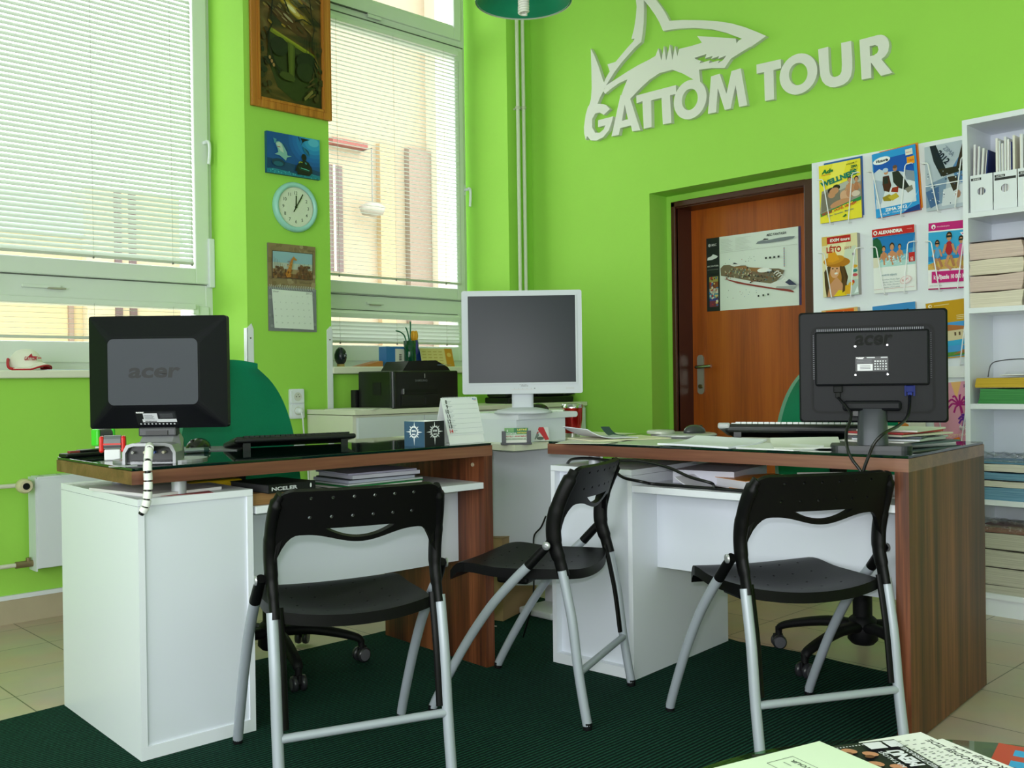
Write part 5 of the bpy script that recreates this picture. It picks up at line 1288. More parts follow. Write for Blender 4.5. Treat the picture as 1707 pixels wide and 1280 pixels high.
# mouse pad and mouse
q = Vector((2.86, 2.08, 0)); qa = rd_(1146, 729)
mp_ = thing('mouse_pad', 'round silver gel mouse pad with a raised wrist rest on the right desk', 'mouse pad', (qa.x + .06, qa.y + .06, DZ))
g = MB(); g.lathe([(.115, 0), (.12, .004), (.118, .009), (.112, .011), (.001, .011)], mat('#b9bbb9', .3, metal=.3), 36); part('pad', g, mp_)
g = MB(); g.lathe([(.05, .011), (.052, .018), (.046, .024), (.001, .026)], mat('#b4b8ac', .3, metal=.2), 24, M=T(-.07, .05, 0)); part('wrist_rest', g, mp_)
mouse('silver and black mouse on the round pad on the right desk', Vector((qa.x + .085, qa.y + .03, 0)), 70, '#3c3d40', '#141414', DZ + .011, .85)
a = Vector((2.69, 1.80, 0)); b = Vector((2.86, 1.40, 0))
keyboard('black and silver keyboard with pale keys on its feet on the right desk', a, b, DZ, '#17181a', '#dfe0e2', .17, .03, .034, '#a9aaac')

# on the right shelf
def rs_(x, y): return on(RD, x, y)
q = rs_(.5, .3); sheet('paper_stack', 'white stack of paper on the right desk shelf', 'papers', (q.x, q.y), .3, .21, 12, SHZ, '#d4d4e0', .045, seed=4)
q = rs_(.56, .14); sheet('leaflet', 'crumpled white leaflet at the front of the right desk shelf', 'papers', (q.x, q.y), .14, .2, 88, SHZ, '#e2e2ea', .003, .03, seed=2)
q = rs_(.68, .22); book('book', 'white book with orange cover edge on the right desk shelf', 'book', (q.x, q.y), .16, .22, .028, 68, SHZ, '#d88a2a', '#dcdce2')
q = rs_(.8, .33); g = MB(); g.box(-.07, .07, -.04, .04, 0, .03, BLACK, b=.008); g.box(-.03, .03, -.042, -.036, .015, .026, CHROME, b=.003); solo('hole_punch', g, 'black hole punch with a chrome strip on the right desk shelf', 'hole punch', (q.x, q.y, SHZ), -80)
for k, (x, y, c, r_) in enumerate(((.95, .2, '#d9d9d2', 50), (1.08, .2, '#e4e4de', 20))):
    q = rs_(x, y); sheet('paper_sheet', ('folded white paper peaking above the right chair back' if k == 0 else 'white sheet by the right end panel on the shelf'), 'papers', (q.x, q.y), .15, .2, r_, SHZ, c, .002, .05, seed=k)
# cables under the right desk
def cable(label, pts, r=.004, col=BLACK):
    o = Vector(pts[0]); g = MB(); g.tube([v - o for v in smooth_path(pts, 8)], r, col, 8); return solo('power_cable', g, label, 'cable', o)
cable('thick black cable looping over the right cabinet and along the shelf front', [at_x(946, 772, 2.5), at_x(955, 765, 2.46), at_x(985, 764, 2.45), at_x(1020, 768, 2.45), at_x(1060, 768, 2.44), at_x(1110, 778, 2.43), at_x(1150, 795, 2.425), at_x(1185, 805, 2.43), rs_(.66, .03) + Vector((0, 0, .64)), rs_(.9, .02) + Vector((0, 0, .64))], .0048)
cable('second black cable running along the right desk shelf edge', [at_x(1030, 790, 2.41), at_x(1042, 797, 2.41), at_x(1070, 803, 2.42), rs_(.42, .015) + Vector((0, 0, .642)), rs_(.55, .012) + Vector((0, 0, .642)), rs_(.8, .012) + Vector((0, 0, .641)), rs_(1.1, .012) + Vector((0, 0, .641))], .005)
cable('thin pale cord on the carpet beside the left desk end panel', [at_x(838, 940, 2.9), at_x(828, 985, 2.9), at_x(816, 1020, 2.85), Vector((2.55, 2.9, .02)), Vector((2.6, 2.8, .01))], .0025, mat('#b9b9b0', .5))
cable('black cord hanging down the front of the corner table', [at_x(920, 862, 2.46) + Vector((0, .03, 0)), at_x(912, 880, 2.48) + Vector((0, .03, 0)), at_x(900, 896, 2.5) + Vector((0, .03, 0)), at_x(890, 930, 2.5), at_x(888, 1000, 2.5), at_x(872, 1062, 2.52)], .0032)
# ================================================================== BROCHURE BOARD
BX = XB - .016
bd = thing('brochure_board', 'tall white wall board with wire pockets for catalogues right of the door', 'board', (XB, 2.02, .55))
yl = at_x(1354.5, 400, BX).y; zt = at_x(1355, 272, BX).z
part('panel', MB().box(-.015, -.0004, 1.6 - 2.02, yl - 2.02, 0, zt - .55, WHITE), bd)
def holder(pxL, pyL, pxR, pyR, pbL, pbR):
    """two bent white wires: top left, top right, bottom left, bottom right in the photo, standing out from the board"""
    g = MB(); WR = mat('#f4f5f6', .35); X = BX - .034
    for a, b_, s in ((pxL, pbL, 1), (pxR, pbR, -1)):
        t = at_x(*a, X); bt = at_x(*b_, X); o = Vector((XB, 2.02, .55))
        t2 = Vector((X, t.y + s * .028, t.z + .002)); 
        pts = [Vector((BX, t2.y, t2.z)), t2, Vector((X, t.y + s * .006, t.z)), Vector((X, t.y, t.z - .008)), bt, Vector((X + .004, bt.y, bt.z - .006)), Vector((BX, bt.y, bt.z - .004))]
        g.tube([v - o for v in pts], .0026, WR, 8)
    part('wire_pocket', g, bd)
for L, R, bl, br in (((1377, 298), None, (1383, 370), None),): pass
HP = [((1372, 299), (1420, 289), (1383.5, 371), (1414, 369)), ((1455, 285), (1508.5, 274), (1470, 362.5), (1501.5, 357.5)), ((1547, 271.5), (1602, 262), (1563, 350.5), (1592, 345)),
      ((1374, 421.5), (1424.5, 414), (1386, 495), (1418, 492)), ((1461, 411.5), (1513, 404), (1474, 489), (1507, 486)), ((1552.5, 402), (1606, 396), (1565.5, 482.5), (1596, 478)),
      ((1376, 545), (1428, 540), (1388, 618), (1420, 616)), ((1464, 536), (1517, 532), (1477, 612), (1510, 610)), ((1556, 530), (1610, 526), (1569, 608), (1600, 606)),
      ((1378, 668), (1431, 666), (1390, 742), (1423, 741)), ((1467, 664), (1520, 662), (1480, 738), (1513, 737)), ((1559, 660), (1613, 659), (1572, 735), (1603, 734))]
for a, b_, c, d in HP: holder(a, None, b_, None, c, d)

def catalogue(label, TL, TR, BL, paper, draw, thick=.012, edge='#d8d3ca', name='travel_catalogue', extra=None):
    X = BX - thick - .002
    tl, tr, bl = at_x(*TL, X), at_x(*TR, X), at_x(*BL, X)
    u = tr - tl; w = u.length; v = (tl - bl); h = v.length
    M = frame(bl, u, v)
    r = thing(name, label, 'catalogue', M=M, group='catalogues on the white wall board')
    part('pages', MB().box(.001, w - .001, .001, h - .001, -thick, -.0003, mat(edge, .6)), r)
    if extra: extra(r, w, h, thick)
    p = Print(w, h, paper, .25); draw(p); part('cover', p.mb, r); return r
SK = '#c98f6a'; SK2 = '#b57a58'
def people(p, x, y, s, body, skin=SK, hair='#3a2418'):
    p.oval(hair, x, y + .108 * s, .046 * s, .045 * s, 12); p.oval(skin, x, y + .095 * s, .036 * s, .036 * s, 12); p.oval(body, x, y - .01 * s, .06 * s, .07 * s, 12); p.line(skin, [(x - .05 * s, y + .03 * s), (x - .09 * s, y - .06 * s)], .035 * s); p.line(skin, [(x + .05 * s, y + .03 * s), (x + .09 * s, y - .06 * s)], .035 * s)
def d_well(p):
    p.rect('#f0e13a', 0, 0, 1, 1).poly('#f6ea5a', [(.35, 1), (.7, 1), (.5, .6), (.2, .6)])
    p.poly('#9a948a', [(.06, .55), (1, .72), (1, .32), (.0, .16)]).poly('#7d756a', [(.06, .5), (.5, .6), (.5, .3), (.04, .18)]).poly('#b7b7ae', [(.4, .6), (1, .72), (1, .62), (.5, .52)])
    p.oval('#2a201c', .42, .58, .09, .05).oval('#241c1a', .28, .54, .07, .045).oval(SK, .36, .52, .12, .06, 16, 15).oval(SK, .3, .46, .09, .05)
    p.oval('#d8a888', .62, .42, .12, .09).oval(SK, .5, .3, .25, .06, 16, 12).oval('#c58a6a', .75, .45, .1, .08)
    people(p, .74, .56, 1.1, SK); people(p, .9, .55, 1.1, SK2); p.oval('#d9c8b8', .88, .42, .1, .05)
    p.poly('#2f8a4c', [(.02, .165), (1, .36), (1, .3), (.02, .11)]).poly('#e8dc3a', [(.3, .2), (.8, .3), (.8, .24), (.3, .16)])
    p.text('#1d7a3c', 'Ads', .07, .85, .07, .28, .06, .2).rect('#c83a2a', .06, .82, .3, .828)
    p.text('#197a66', 'WELLNESS', .05, .62, .085, .9, .06, 0, 11).text('#c8202c', 'HOTELY, LÁZNĚ, VÍKENDY', .06, .13, .04, .86, .04, 0, 11)
    p.text('#2a5a8a', 'Česko · Slovensko · Maďarsko', .18, .09, .028, .65, .01, 0, 8).text('#3a5a30', 'PODZIM 11', .68, .92, .025, .25, .02, 0, 5).text('#2a6a40', 'ZIMA', .78, .86, .04, .16, .05, 0, 5).text('#3a5a30', 'JARO 12', .76, .82, .025, .18, .02, 0, 5)
    p.poly('#2f6a3a', [(.55, .06), (.62, .1), (.66, .08), (.6, .05)])
def x_well(r, w, h, t): 
    part('back_issue', MB().box(.02, w + .004, .012, h + .012, -t - .0005, -t + .002, mat('#1f5fa8', .4)), r)
catalogue('yellow wellness catalogue at the top left of the white wall board', (1362, 278), (1431, 264), (1367.5, 373), '#f0e13a', d_well, .016, '#8d8480', extra=x_well)
def d_ski(p):
    p.rect('#2f9adf', 0, 0, 1, 1).rect('#1a58b8', .02, .45, .93, .89).poly('#cfd8e4', [(.02, .7), (.15, .75), (.3, .68), (.55, .66), (.93, .56), (.93, .13), (.02, .13)])
    p.poly('#aebdd0', [(.02, .6), (.2, .55), (.35, .4), (.12, .2), (.02, .3)]).poly('#e4e9f0', [(.25, .4), (.93, .5), (.93, .13), (.1, .13)]).poly('#8c98a8', [(.7, .66), (.93, .6), (.93, .44), (.75, .5)])
    p.poly('#4a2020', [(.22, .62), (.36, .62), (.4, .46), (.34, .36), (.22, .4), (.2, .5)]).oval(SK, .3, .675, .05, .035).oval('#b9cfe8', .29, .71, .065, .035).rect('#26262c', .23, .5, .33, .6)
    p.poly('#2a2a2c', [(.44, .66), (.58, .66), (.72, .5), (.82, .36), (.74, .33), (.55, .4), (.45, .5)]).oval(SK2, .51, .7, .05, .037).oval('#6d4a38', .51, .73, .052, .025)
    p.poly('#9a2a20', [(.42, .42), (.56, .42), (.54, .33), (.38, .36)]).poly('#a08a2a', [(.18, .3), (.34, .33), (.44, .27), (.36, .22), (.2, .24)]).poly('#c9b23a', [(.3, .29), (.5, .33), (.56, .26), (.4, .22)]).poly('#8a8578', [(.7, .36), (.86, .4), (.88, .33), (.76, .29)])
    p.rect('#2f9adf', 0, 0, 1, .14).oval('#f3f6f8', .22, .87, .2, .055, 22, 4).text('#1a2436', 'Victoria', .07, .85, .04, .3, .05, .3).text('#f3f6f8', 'ZIMA 2012', .22, .075, .045, .5, .04).text('#d8ebf8', 'ITÁLIE · FRANCIE', .1, .03, .025, .6, .01)
    p.rect('#e8e4d8', .77, .86, .93, .95).text('#c83030', 'MORE 2012', .78, .89, .02, .13).rect('#f0a020', .79, .72, .96, .83).text('#c83a10', '7 ZA 6', .81, .76, .03, .13, .03)
    p.poly('#1a3a8a', [(.6, 0), (1, .0), (1, .09), (.75, .05)]).poly('#d8ecfa', [(.62, .0), (.9, .18), (1, .3), (.82, .12)])
def x_ski(r, w, h, t):
    part('back_issue', MB().box(.03, w + .005, .01, h + .008, -t - .0005, -t + .003, mat('#e08a1c', .4)), r)
catalogue('blue winter catalogue with two skiers in the middle of the top board row', (1443, 261), (1515, 243), (1461, 364), '#2f9adf', d_ski, .018, '#c84a20', extra=x_ski)
def d_zima(p):
    p.rect('#b9c4d0', 0, 0, 1, 1).poly('#5a86b8', [(.6, .6), (1, 1), (1, .3), (.7, .4)]).poly('#7f98b2', [(.0, .4), (.5, .5), (.4, .1), (0, .05)]).poly('#d8dee4', [(.4, .3), (.9, .35), (.9, .06), (.35, .05)])
    p.poly('#1d2230', [(.12, 1), (.26, 1), (.5, .55), (.36, .5), (.2, .75)]).poly('#3a2a24', [(.86, .98), (.96, .96), (.9, .7), (.76, .56), (.7, .62)]).poly('#2c2420', [(.3, .62), (.85, .62), (.95, .55), (.4, .5)])
    p.poly('#3a2e28', [(.5, .48), (.72, .48), (.72, .28), (.62, .25)]).oval('#b5836a', .72, .2, .06, .06).poly('#4a6a9a', [(.0, .3), (.3, .36), (.3, .1), (.1, .04)]).speck(['#e8eef4', '#8f9aa8', '#40506a'], .05, .05, .9, .6, 40, .018, 7)
    p.text('#1b2338', '2012', .26, .86, .09, .36, .04, 0, -52).text('#6d7c90', 'ZIMA', .42, .92, .07, .3, 0, 0, -48).rect('#eef2f6', .0, .38, .95, .395)
catalogue('silver winter 2012 catalogue at the right end of the top board row', (1532, 248), (1606, 233), (1544.5, 353), '#b9c4d0', d_zima)
def d_leto(p):
    p.rect('#e3d9ae', 0, 0, 1, 1).rect('#d8b45a', 0, .85, .16, 1).poly('#cfd8c4', [(.55, .75), (.95, .8), (1, .2), (.6, .1)]).poly('#f0e6b8', [(.2, .75), (.7, .9), (.6, .6)]).rect('#b9c9c4', .55, .0, 1, .25)
    p.rect('#b81c20', .15, .87, .82, .985).text('#f4f2ee', 'EXIM tours', .24, .9, .05, .55, .03, .1).text('#b82a1c', 'LÉTO', .13, .73, .09, .42, .05).text('#b86a4a', '2012', .63, .755, .04, .2, .02, .1)
    p.poly('#4a2c1a', [(.05, .42), (.25, .58), (.6, .55), (.72, .3), (.6, .0), (.1, .0), (.06, .2)]).oval('#b87a30', .36, .3, .18, .2)
    p.oval('#d8a078', .36, .43, .135, .13, 22, -8).poly(SK, [(.2, .2), (.4, .32), (.56, .2), (.62, .0), (.12, 0)]).poly('#e8c81c', [(.3, .0), (.45, .1), (.62, .08), (.68, 0)])
    p.oval('#b4711a', .42, .56, .37, .085, 22, -4).oval('#cc8a22', .33, .6, .3, .07, 20, 6).poly('#e09a20', [(.16, .58), (.18, .72), (.38, .73), (.5, .6), (.3, .56)])
    p.oval('#3a2418', .3, .46, .025, .012).oval('#3a2418', .42, .455, .025, .012).oval('#f3efe8', .39, .375, .05, .016, 12, 6).poly('#a86a48', [(.36, .45), (.39, .405), (.355, .405)])
    p.poly('#5a381e', [(.5, .5), (.62, .46), (.7, .1), (.55, .05), (.6, .3)])
    for k, c in enumerate(('#6a3a8a', '#c03a5a', '#d8a02a', '#3a8a8a', '#c84a5a')): p.rect('#8a7a90', .86, .66 - k * .02, .93, .68 - k * .02) if k < 2 else p.oval(c, .92, .46 - (k - 2) * .07, .07, .025)
    p.poly('#e0a828', [(.62, .02), (.64, .16), (.78, .18), (.8, .02)]).oval('#c83a20', .86, .21, .04, .03).oval('#e0b030', .8, .18, .07, .03)
    p.poly('#e8f2f4', [(.88, .02), (1, .04), (.98, .14)])
catalogue('summer catalogue with a woman in an orange hat, left of the second board row', (1368, 396), (1427, 387.5), (1372.5, 496), '#e3d9ae', d_leto, .03, '#a8a49c')
def d_alex(p):
    p.rect('#eef0ee', 0, 0, 1, 1).rect('#1f78c0', 0, .45, 1, .88).poly('#3a94cc', [(0, .45), (1, .45), (1, .66), (.4, .6), (0, .62)]).poly('#8fc8d4', [(.1, .4), (1, .45), (1, .58), (.35, .56), (.0, .5)]).poly('#b8dcd8', [(0, .4), (1, .4), (1, .47), (.4, .5), (0, .46)])
    p.poly('#1d5a3a', [(0, .55), (.0, .84), (.1, .87), (.18, .82), (.24, .7), (.2, .56)]).poly('#e4ddc8', [(0, .4), (.12, .4), (.2, .55), (.0, .56)]).rect('#e8d83a', .36, .53, .42, .58)
    for x, y, s, b_ in ((.26, .58, 1, '#c8845a'), (.46, .57, 1.3, '#d08a62'), (.64, .6, .9, '#c8845a')): people(p, x, y, s, b_); p.line(SK, [(x, y - .05), (x + .01, y - .15)], .04)
    p.speck(['#e4f2f4', '#c4e2ea'], .3, .42, .9, .56, 50, .02, 5).poly('#7fb0d0', [(.86, .45), (1, .47), (1, .85), (.95, .6)])
    p.rect('#c8202a', 0, .88, 1, 1).text('#f4f4f4', 'ALEXANDRIA', .15, .915, .05, .58, .05).oval('#f2f2f2', .08, .94, .05, .035).oval('#c8202a', .08, .94, .025, .02).rect('#e07a80', .83, .94, .95, .95)
    p.rect('#c8202a', .86, .44, 1, .58).text('#f2e4e4', '2012', .96, .45, .04, .09, .03, 0, 90)
    p.text('#6a8a9a', 'exotické zájezdy', .2, .26, .03, .38, .01)
    for k in range(4): p.text('#8a97a0', ('Dominikána | Mexiko | Egypt', 'Maledivy | Bali | Tunisko', 'Keňa | Kuba | Zanzibar', 'Thajsko | Srí Lanka')[k], .22, .19 - k * .04, .022, .42)
    p.oval('#e8c8c8', .78, .17, .14, .06, 18, 15).oval('#f2eaea', .78, .17, .12, .05, 18, 15).text('#c85a60', 'SLEVY', .7, .145, .03, .16, .02, 0, 15).rect('#e0b8b8', .02, .055, .98, .06)
catalogue('red-topped white catalogue with bathers running, middle of the second board row', (1451, 384), (1521, 374.5), (1457, 489.5), '#eef0ee', d_alex, .014, '#e2dfda')
def d_pink(p):
    p.rect('#f2f2f4', 0, 0, 1, 1).rect('#c8187a', 0, .88, 1, 1).oval('#f6f6f6', .12, .94, .05, .035).oval('#c8187a', .125, .93, .02, .02).text('#f2dcea', 'dovolená pro', .2, .93, .02, .3).rect('#3aa8dc', 0, .3, 1, .86).poly('#2a84c4', [(0, .42), (1, .42), (1, .5), (0, .5)])
    p.poly('#d8b05a', [(0, .3), (0, .38), (.3, .44), (1, .46), (1, .3)]).speck(['#c09a48', '#e4c070'], .02, .3, .98, .42, 30, .02, 3)
    for x, y, s, b_ in ((.22, .56, 1.2, '#5aa0d0'), (.5, .62, 1.5, '#b02030'), (.78, .58, 1.3, '#d85a9a')):
        p.line(SK, [(x, y - .08 * s), (x - .08, y - .17 * s), (x + .06, y - .22 * s)], .07).line(SK2, [(x + .04, y - .08 * s), (x + .12, y - .19 * s)], .06); people(p, x, y, s, b_)
        p.rect('#1d1d24', x - .045 * s, y + .095 * s, x + .045 * s, y + .115 * s)
    p.poly('#f4f4f6', [(.75, .82), (1, .84), (1, .74), (.86, .74)]).rect('#d06aa0', .8, .79, .97, .81)
    p.rect('#c8187a', .1, .1, .97, .27).text('#f6e8f0', 'k příjezdu 10 000 Kč', .15, .155, .06, .78, .04).text('#8a8a90', 'www.cestovka.cz', .05, .05, .018, .3).rect('#b0206a', .02, 0, 1, .02)
catalogue('pink-banded beach catalogue with three children, right of the second board row', (1541, 373.5), (1612, 366), (1547, 483.5), '#f2f2f4', d_pink, .008)
def d_oran(p): p.rect('#d8b070', 0, 0, 1, 1).rect('#d85a18', .12, .86, .9, .985).text('#f4e8d8', 'ČEDOK LÉTO', .25, .9, .045, .5, .02).rect('#6aa8c8', 0, .2, 1, .8)
catalogue('orange-topped catalogue mostly hidden behind the left edge of the right monitor', (1370, 518), (1430, 511), (1375, 618), '#d8b070', d_oran, .028, '#b5b0a6')
def d_blu(p): p.rect('#3a86c8', 0, 0, 1, 1).text('#f0a0a0', 'N', .1, .86, .07, .1, .04, .2).text('#1a2a48', 'eckermann', .24, .86, .06, .6, .03, .2).rect('#5aa0d0', 0, .2, 1, .6)
catalogue('blue catalogue peeking over the top of the right monitor', (1456, 511), (1527.5, 502), (1461, 613), '#3a86c8', d_blu, .014)
def d_och(p):
    p.rect('#c8981a', 0, 0, 1, 1).oval('#f2ead0', .1, .94, .045, .03).oval('#c8981a', .11, .94, .025, .018).rect('#e6d49a', .2, .935, .55, .945)
    for k in range(3): p.rect('#e8d8a8', .7, .72 - k * .03, .95 - .04 * k, .73 - k * .03)
    p.rect('#4a9ad8', 0, .02, 1, .62).poly('#d8c8a0', [(0, .3), (0, .52), (.4, .56), (.7, .5), (1, .54), (1, .3)]).poly('#b06a3a', [(.3, .5), (.5, .58), (.95, .52), (1, .48), (.35, .47)])
    for k in range(4): p.rect('#5a4030', .62 + k * .1, .38, .66 + k * .1, .44)
    p.poly('#3aa8d8', [(0, .2), (1, .22), (1, .32), (.6, .3), (0, .26)]).poly('#e0b070', [(.8, .2), (1, .2), (1, .32), (.9, .28)]).poly('#5a8a3a', [(0, .02), (1, .04), (1, .1), (0, .1)]).poly('#a86a3a', [(.55, .06), (.8, .13), (.98, .08)])
catalogue('ochre catalogue with a villa and pool, right of the right monitor', (1545, 506), (1616, 496), (1551, 600), '#c8981a', d_och, .008)
def d_palm(p):
    p.rect('#e8a0b8', 0, 0, 1, 1).poly('#f0b878', [(.5, 1), (.75, 1), (.6, .7)])
    for cx, cy, s, c in ((.66, .62, .3, '#b0207a'), (.98, .66, .2, '#6a2a9a'), (.8, .34, .2, '#6a2a9a')):
        for k in range(9): p.line(c, [(cx, cy), (cx + s * math.cos(k * .7) * .6, cy + s * .35 * math.sin(k * .7) + .06), (cx + s * math.cos(k * .7), cy + s * .5 * math.sin(k * .7))], .045)
        p.line(c, [(cx, cy), (cx + .04, cy - .25)], .02)
    p.text('#f6f0f2', 'ŘECKO', .62, .2, .06, .34, .04).text('#f2d8c8', 'IZRAEL', .6, .1, .035, .25, .02).text('#f4d0b0', 'EGYPT', .3, .08, .05, .28, .03).poly('#e87a28', [(.42, 0), (.62, 0), (.6, .08), (.45, .06)]).poly('#c8d020', [(.9, 0), (1, 0), (1, .12), (.95, .08)]).text('#4a2a6a', 'Summer', .8, .9, .05, .2, .03, .2)
catalogue('pink catalogue with purple palm trees, low at the right edge of the board', (1553, 640), (1622, 634), (1560, 738), '#e8a0b8', d_palm, .01)
def d_low(p): p.rect('#e8e4da', 0, 0, 1, 1).oval('#d8843a', .35, .25, .3, .1).rect('#b9c4a0', .1, .06, .9, .12)
catalogue('cream catalogue with orange spots low behind the right monitor neck', (1468, 640), (1538, 636), (1474, 738), '#e8e4da', d_low, .012)
# leaflet pocket rail under the ochre catalogue
q = at_x(1598, 610, BX - .006); r0 = at_x(1575, 612, BX - .006)
solo('leaflet', MB().box(-.006, .004, -.09, .09, -.05, .0, mat('#eff0f0', .4)), 'blank white leaflet under the ochre catalogue on the wall board', 'leaflet', (BX - .006, q.y + .06, q.z))

# ================================================================== BOOKCASE
FX, FY0, FY1 = 4.098, .62, 1.577
bk = thing('bookcase', 'tall white open bookcase full of catalogues and magazine files at the right edge', 'bookcase', (FX, FY1, 0))
BW = FY1 - FY0; BD = XB - FX - .002
# local: x = depth into the room wall (world +x), y = world y minus FY1
SHT = .021
g = MB(); g.box(0, BD, -.02, 0, 0, 2.012, WHITE); part('side_panel', g, bk)
g = MB(); g.box(0, BD, -BW, -BW + .02, 0, 2.012, WHITE); part('side_panel', g, bk)
part('back_panel', MB().box(BD - .006, BD, -BW + .02, -.02, .07, 1.99, WHITE2), bk)
part('top_panel', MB().box(0, BD, -BW + .02, -.02, 1.99, 2.012, WHITE), bk)
part('plinth', MB().box(.012, .03, -BW + .02, -.02, 0, .07, WHITE), bk)
SZ = [.07, .447, .834, 1.223, 1.611]   # undersides of the shelves
for z in SZ: part('shelf', MB().box(.001, BD - .006, -BW + .02, -.02, z, z + SHT, WHITE), bk)
ST = [z + SHT for z in SZ]
# magazine files on the top shelf
y = FY1 - .02 - .008; FW = .078; FH = .215; FD = .225
fkey = [('left white magazine file on the top shelf, with tall blue-covered booklets leaning in it', 4), ('second white magazine file on the top shelf, with many white booklets', 7), ('third white magazine file on the top shelf at the photo edge', 5)]
x1 = at_x(1604, 330, FX + .01).y; wf = (at_x(1604, 345, FX + .01).y - at_x(1642, 342, FX + .01).y); hf = at_x(1625, 290, FX + .01).z - at_x(1625, 352, FX + .01).z
FW = wf * .97; FH = hf
for k, (lab, nb) in enumerate(fkey):
    yy = FY1 - .026 - k * (FW + .004)
    r = thing('magazine_file', lab, 'magazine file', (FX + .01, yy, ST[4]), 0, 'white magazine files on the top shelf')
    g = MB(); FM = WHITE
    hole = [(-FW * .5 + .016 * math.cos(a_ * .4488), FH * .55 + .016 * math.sin(a_ * .4488)) for a_ in range(14)]
    g.fill([[(-FW, 0), (0, 0), (0, FH), (-FW, FH)], hole], 0, .002, FM, M=Matrix(((0, 0, 1, 0), (1, 0, 0, 0), (0, 1, 0, 0), (0, 0, 0, 1))))
    for a_ in (0, -FW): g.prism([(0, 0), (FD, 0), (FD, FH * 1.25), (.06, FH)] , 0, .0018, FM, M=Matrix(((1, 0, 0, 0), (0, 0, -1, a_ + (.0018 if a_ < 0 else 0)), (0, 1, 0, 0), (0, 0, 0, 1))))
    g.box(0, FD, -FW, 0, 0, .002, FM); fbx = part('file_box', g, r)
    g = MB(); g.box(-.0006, 0, -FW * .5, -.004, FH - .022, FH - .012, mat('#17171b', .5)); 
    if k: g.box(-.0006, 0, -FW * .97, -.004, FH - .034, FH - .024, mat('#17171b', .5))
    lst = part('label_strip', g, fbx)
    p = Print(FW * .42, .008, None); p.text('#e4e4e8', ('ZIMA', 'AUSTRIA', 'SPORT')[k], .06, .1, .8, .8, .02); part('label_lettering', p.mb, fbx, M=Matrix(((0, 0, -1, -.0008), (-1, 0, 0, -.008), (0, 1, 0, FH - .021), (0, 0, 0, 1))))
    rdm = random.Random(k); yb_ = -.004
    for j in range(nb):
        t = (FW - .012) / nb * (.72 if k else .42); hh = .285 - .012 * (j % 3) if k else (.275 - .01 * j)
        c = ['#eceaf0', '#dcdde6', '#f0eeea', '#2c2f6a', '#e4e6ea', '#cfd3dc', '#ebe6d8'][(j * 3 + k * 2) % 7] if k else ['#e8e6ee', '#d9dbe6', '#e4e4ea', '#1c2a6e'][j]
        bl_ = thing('booklet', '%s booklet standing in the %s magazine file' % (('first', 'second', 'third', 'fourth', 'fifth', 'sixth', 'seventh')[j] + (' dark blue' if c in ('#2c2f6a', '#1c2a6e') else ' pale'), ('left', 'second', 'third')[k]), 'booklet', (FX + .022, yy + yb_ - t / 2 - .001, ST[4] + .003), 0, 'booklets in the magazine files')
        lean = 0 if k else -2 - j * 2.2
        part('pages', MB().box(0, .2, -t / 2, t / 2, 0, hh, mat('#ece9e2', .6), M=RX(-lean * .6)), bl_)
        part('cover', MB().box(-.0004, .2, -t / 2 - .0004, -t / 2, 0, hh, mat(c, .35), M=RX(-lean * .6)).box(-.0006, -.0002, -t / 2, t / 2 * .2, 0, hh, mat(c, .35), M=RX(-lean * .6)), bl_)
        yb_ -= (FW - .012) / nb * (1 if k else .62)
# paper stacks
def stack_mat(c1, c2, sc=420):
    m = bpy.data.materials.new('paper_edges'); m.use_nodes = True; nt = m.node_tree; b = nt.nodes['Principled BSDF']; b.inputs['Roughness'].default_value = .7
    tc_ = nt.nodes.new('ShaderNodeTexCoord'); mp = nt.nodes.new('ShaderNodeMapping'); mp.inputs['Scale'].default_value = (3, 3, sc); mp.inputs['Rotation'].default_value = (.03, 0, 0)
    n = nt.nodes.new('ShaderNodeTexNoise'); n.inputs['Scale'].default_value = 1; n.inputs['Detail'].default_value = 2
    cr = nt.nodes.new('ShaderNodeValToRGB'); cr.color_ramp.elements[0].position = .35; cr.color_ramp.elements[1].position = .65; cr.color_ramp.elements[0].color = rgb(c1); cr.color_ramp.elements[1].color = rgb(c2)
    nt.links.new(tc_.outputs['Object'], mp.inputs[0]); nt.links.new(mp.outputs[0], n.inputs['Vector']); nt.links.new(n.outputs['Fac'], cr.inputs['Fac']); nt.links.new(cr.outputs[0], b.inputs['Base Color']); return m
def bundle(label, y0, y1, z0, z1, m, dx=.012, wob=.006, seed=0, name='catalogue_stack', top=None, grp=None, film=False):
    rdm = random.Random(seed); H = z1 - z0; W = y1 - y0; g = MB(); D = .2
    rings_ = []
    for i in range(9):
        t = i / 8; o_ = wob * math.sin(t * 3.1 + seed) + rdm.uniform(-.001, .001); zz = H * t
        rings_.append([(dx + o_ * .5, -W / 2 + o_, zz + .004 * t * math.sin(seed)), (dx + o_ * .3, 0, zz + .004 * t * math.cos(seed * 2)), (dx + o_ * .5, W / 2 + o_, zz), (dx + D, W / 2 + o_, zz), (dx + D, -W / 2 + o_, zz)])
    rings_ = [r_[::-1] for r_ in rings_]
    g.rings(rings_, m, smooth=False)
    r = thing(name, label, 'stack of catalogues', (FX, (y0 + y1) / 2, z0), 0, grp)
    part('pages', g, r)
    if top: part('top_cover', MB().box(dx, dx + D, -W / 2, W / 2, H + .0045, H + .006, mat(top, .4)), r)
    if film:
        g = MB(); g.box(dx - .004, dx + D, -W / 2 - .003, W / 2 + .003, .001, H + .012, FILM, b=.01, seg=3)
        pts = [[(dx - .005 + .02 * i / 5 + .006 * math.sin(i * 2 + j), -W / 2 + W * j / 8, H + .012 + .03 * abs(math.sin(j * 1.7 + i * .9 + seed))) for j in range(9)] for i in range(6)]
        g.grid(pts, FILM); part('shrink_wrap', g, r, label='clear crinkled plastic wrap')
    return r
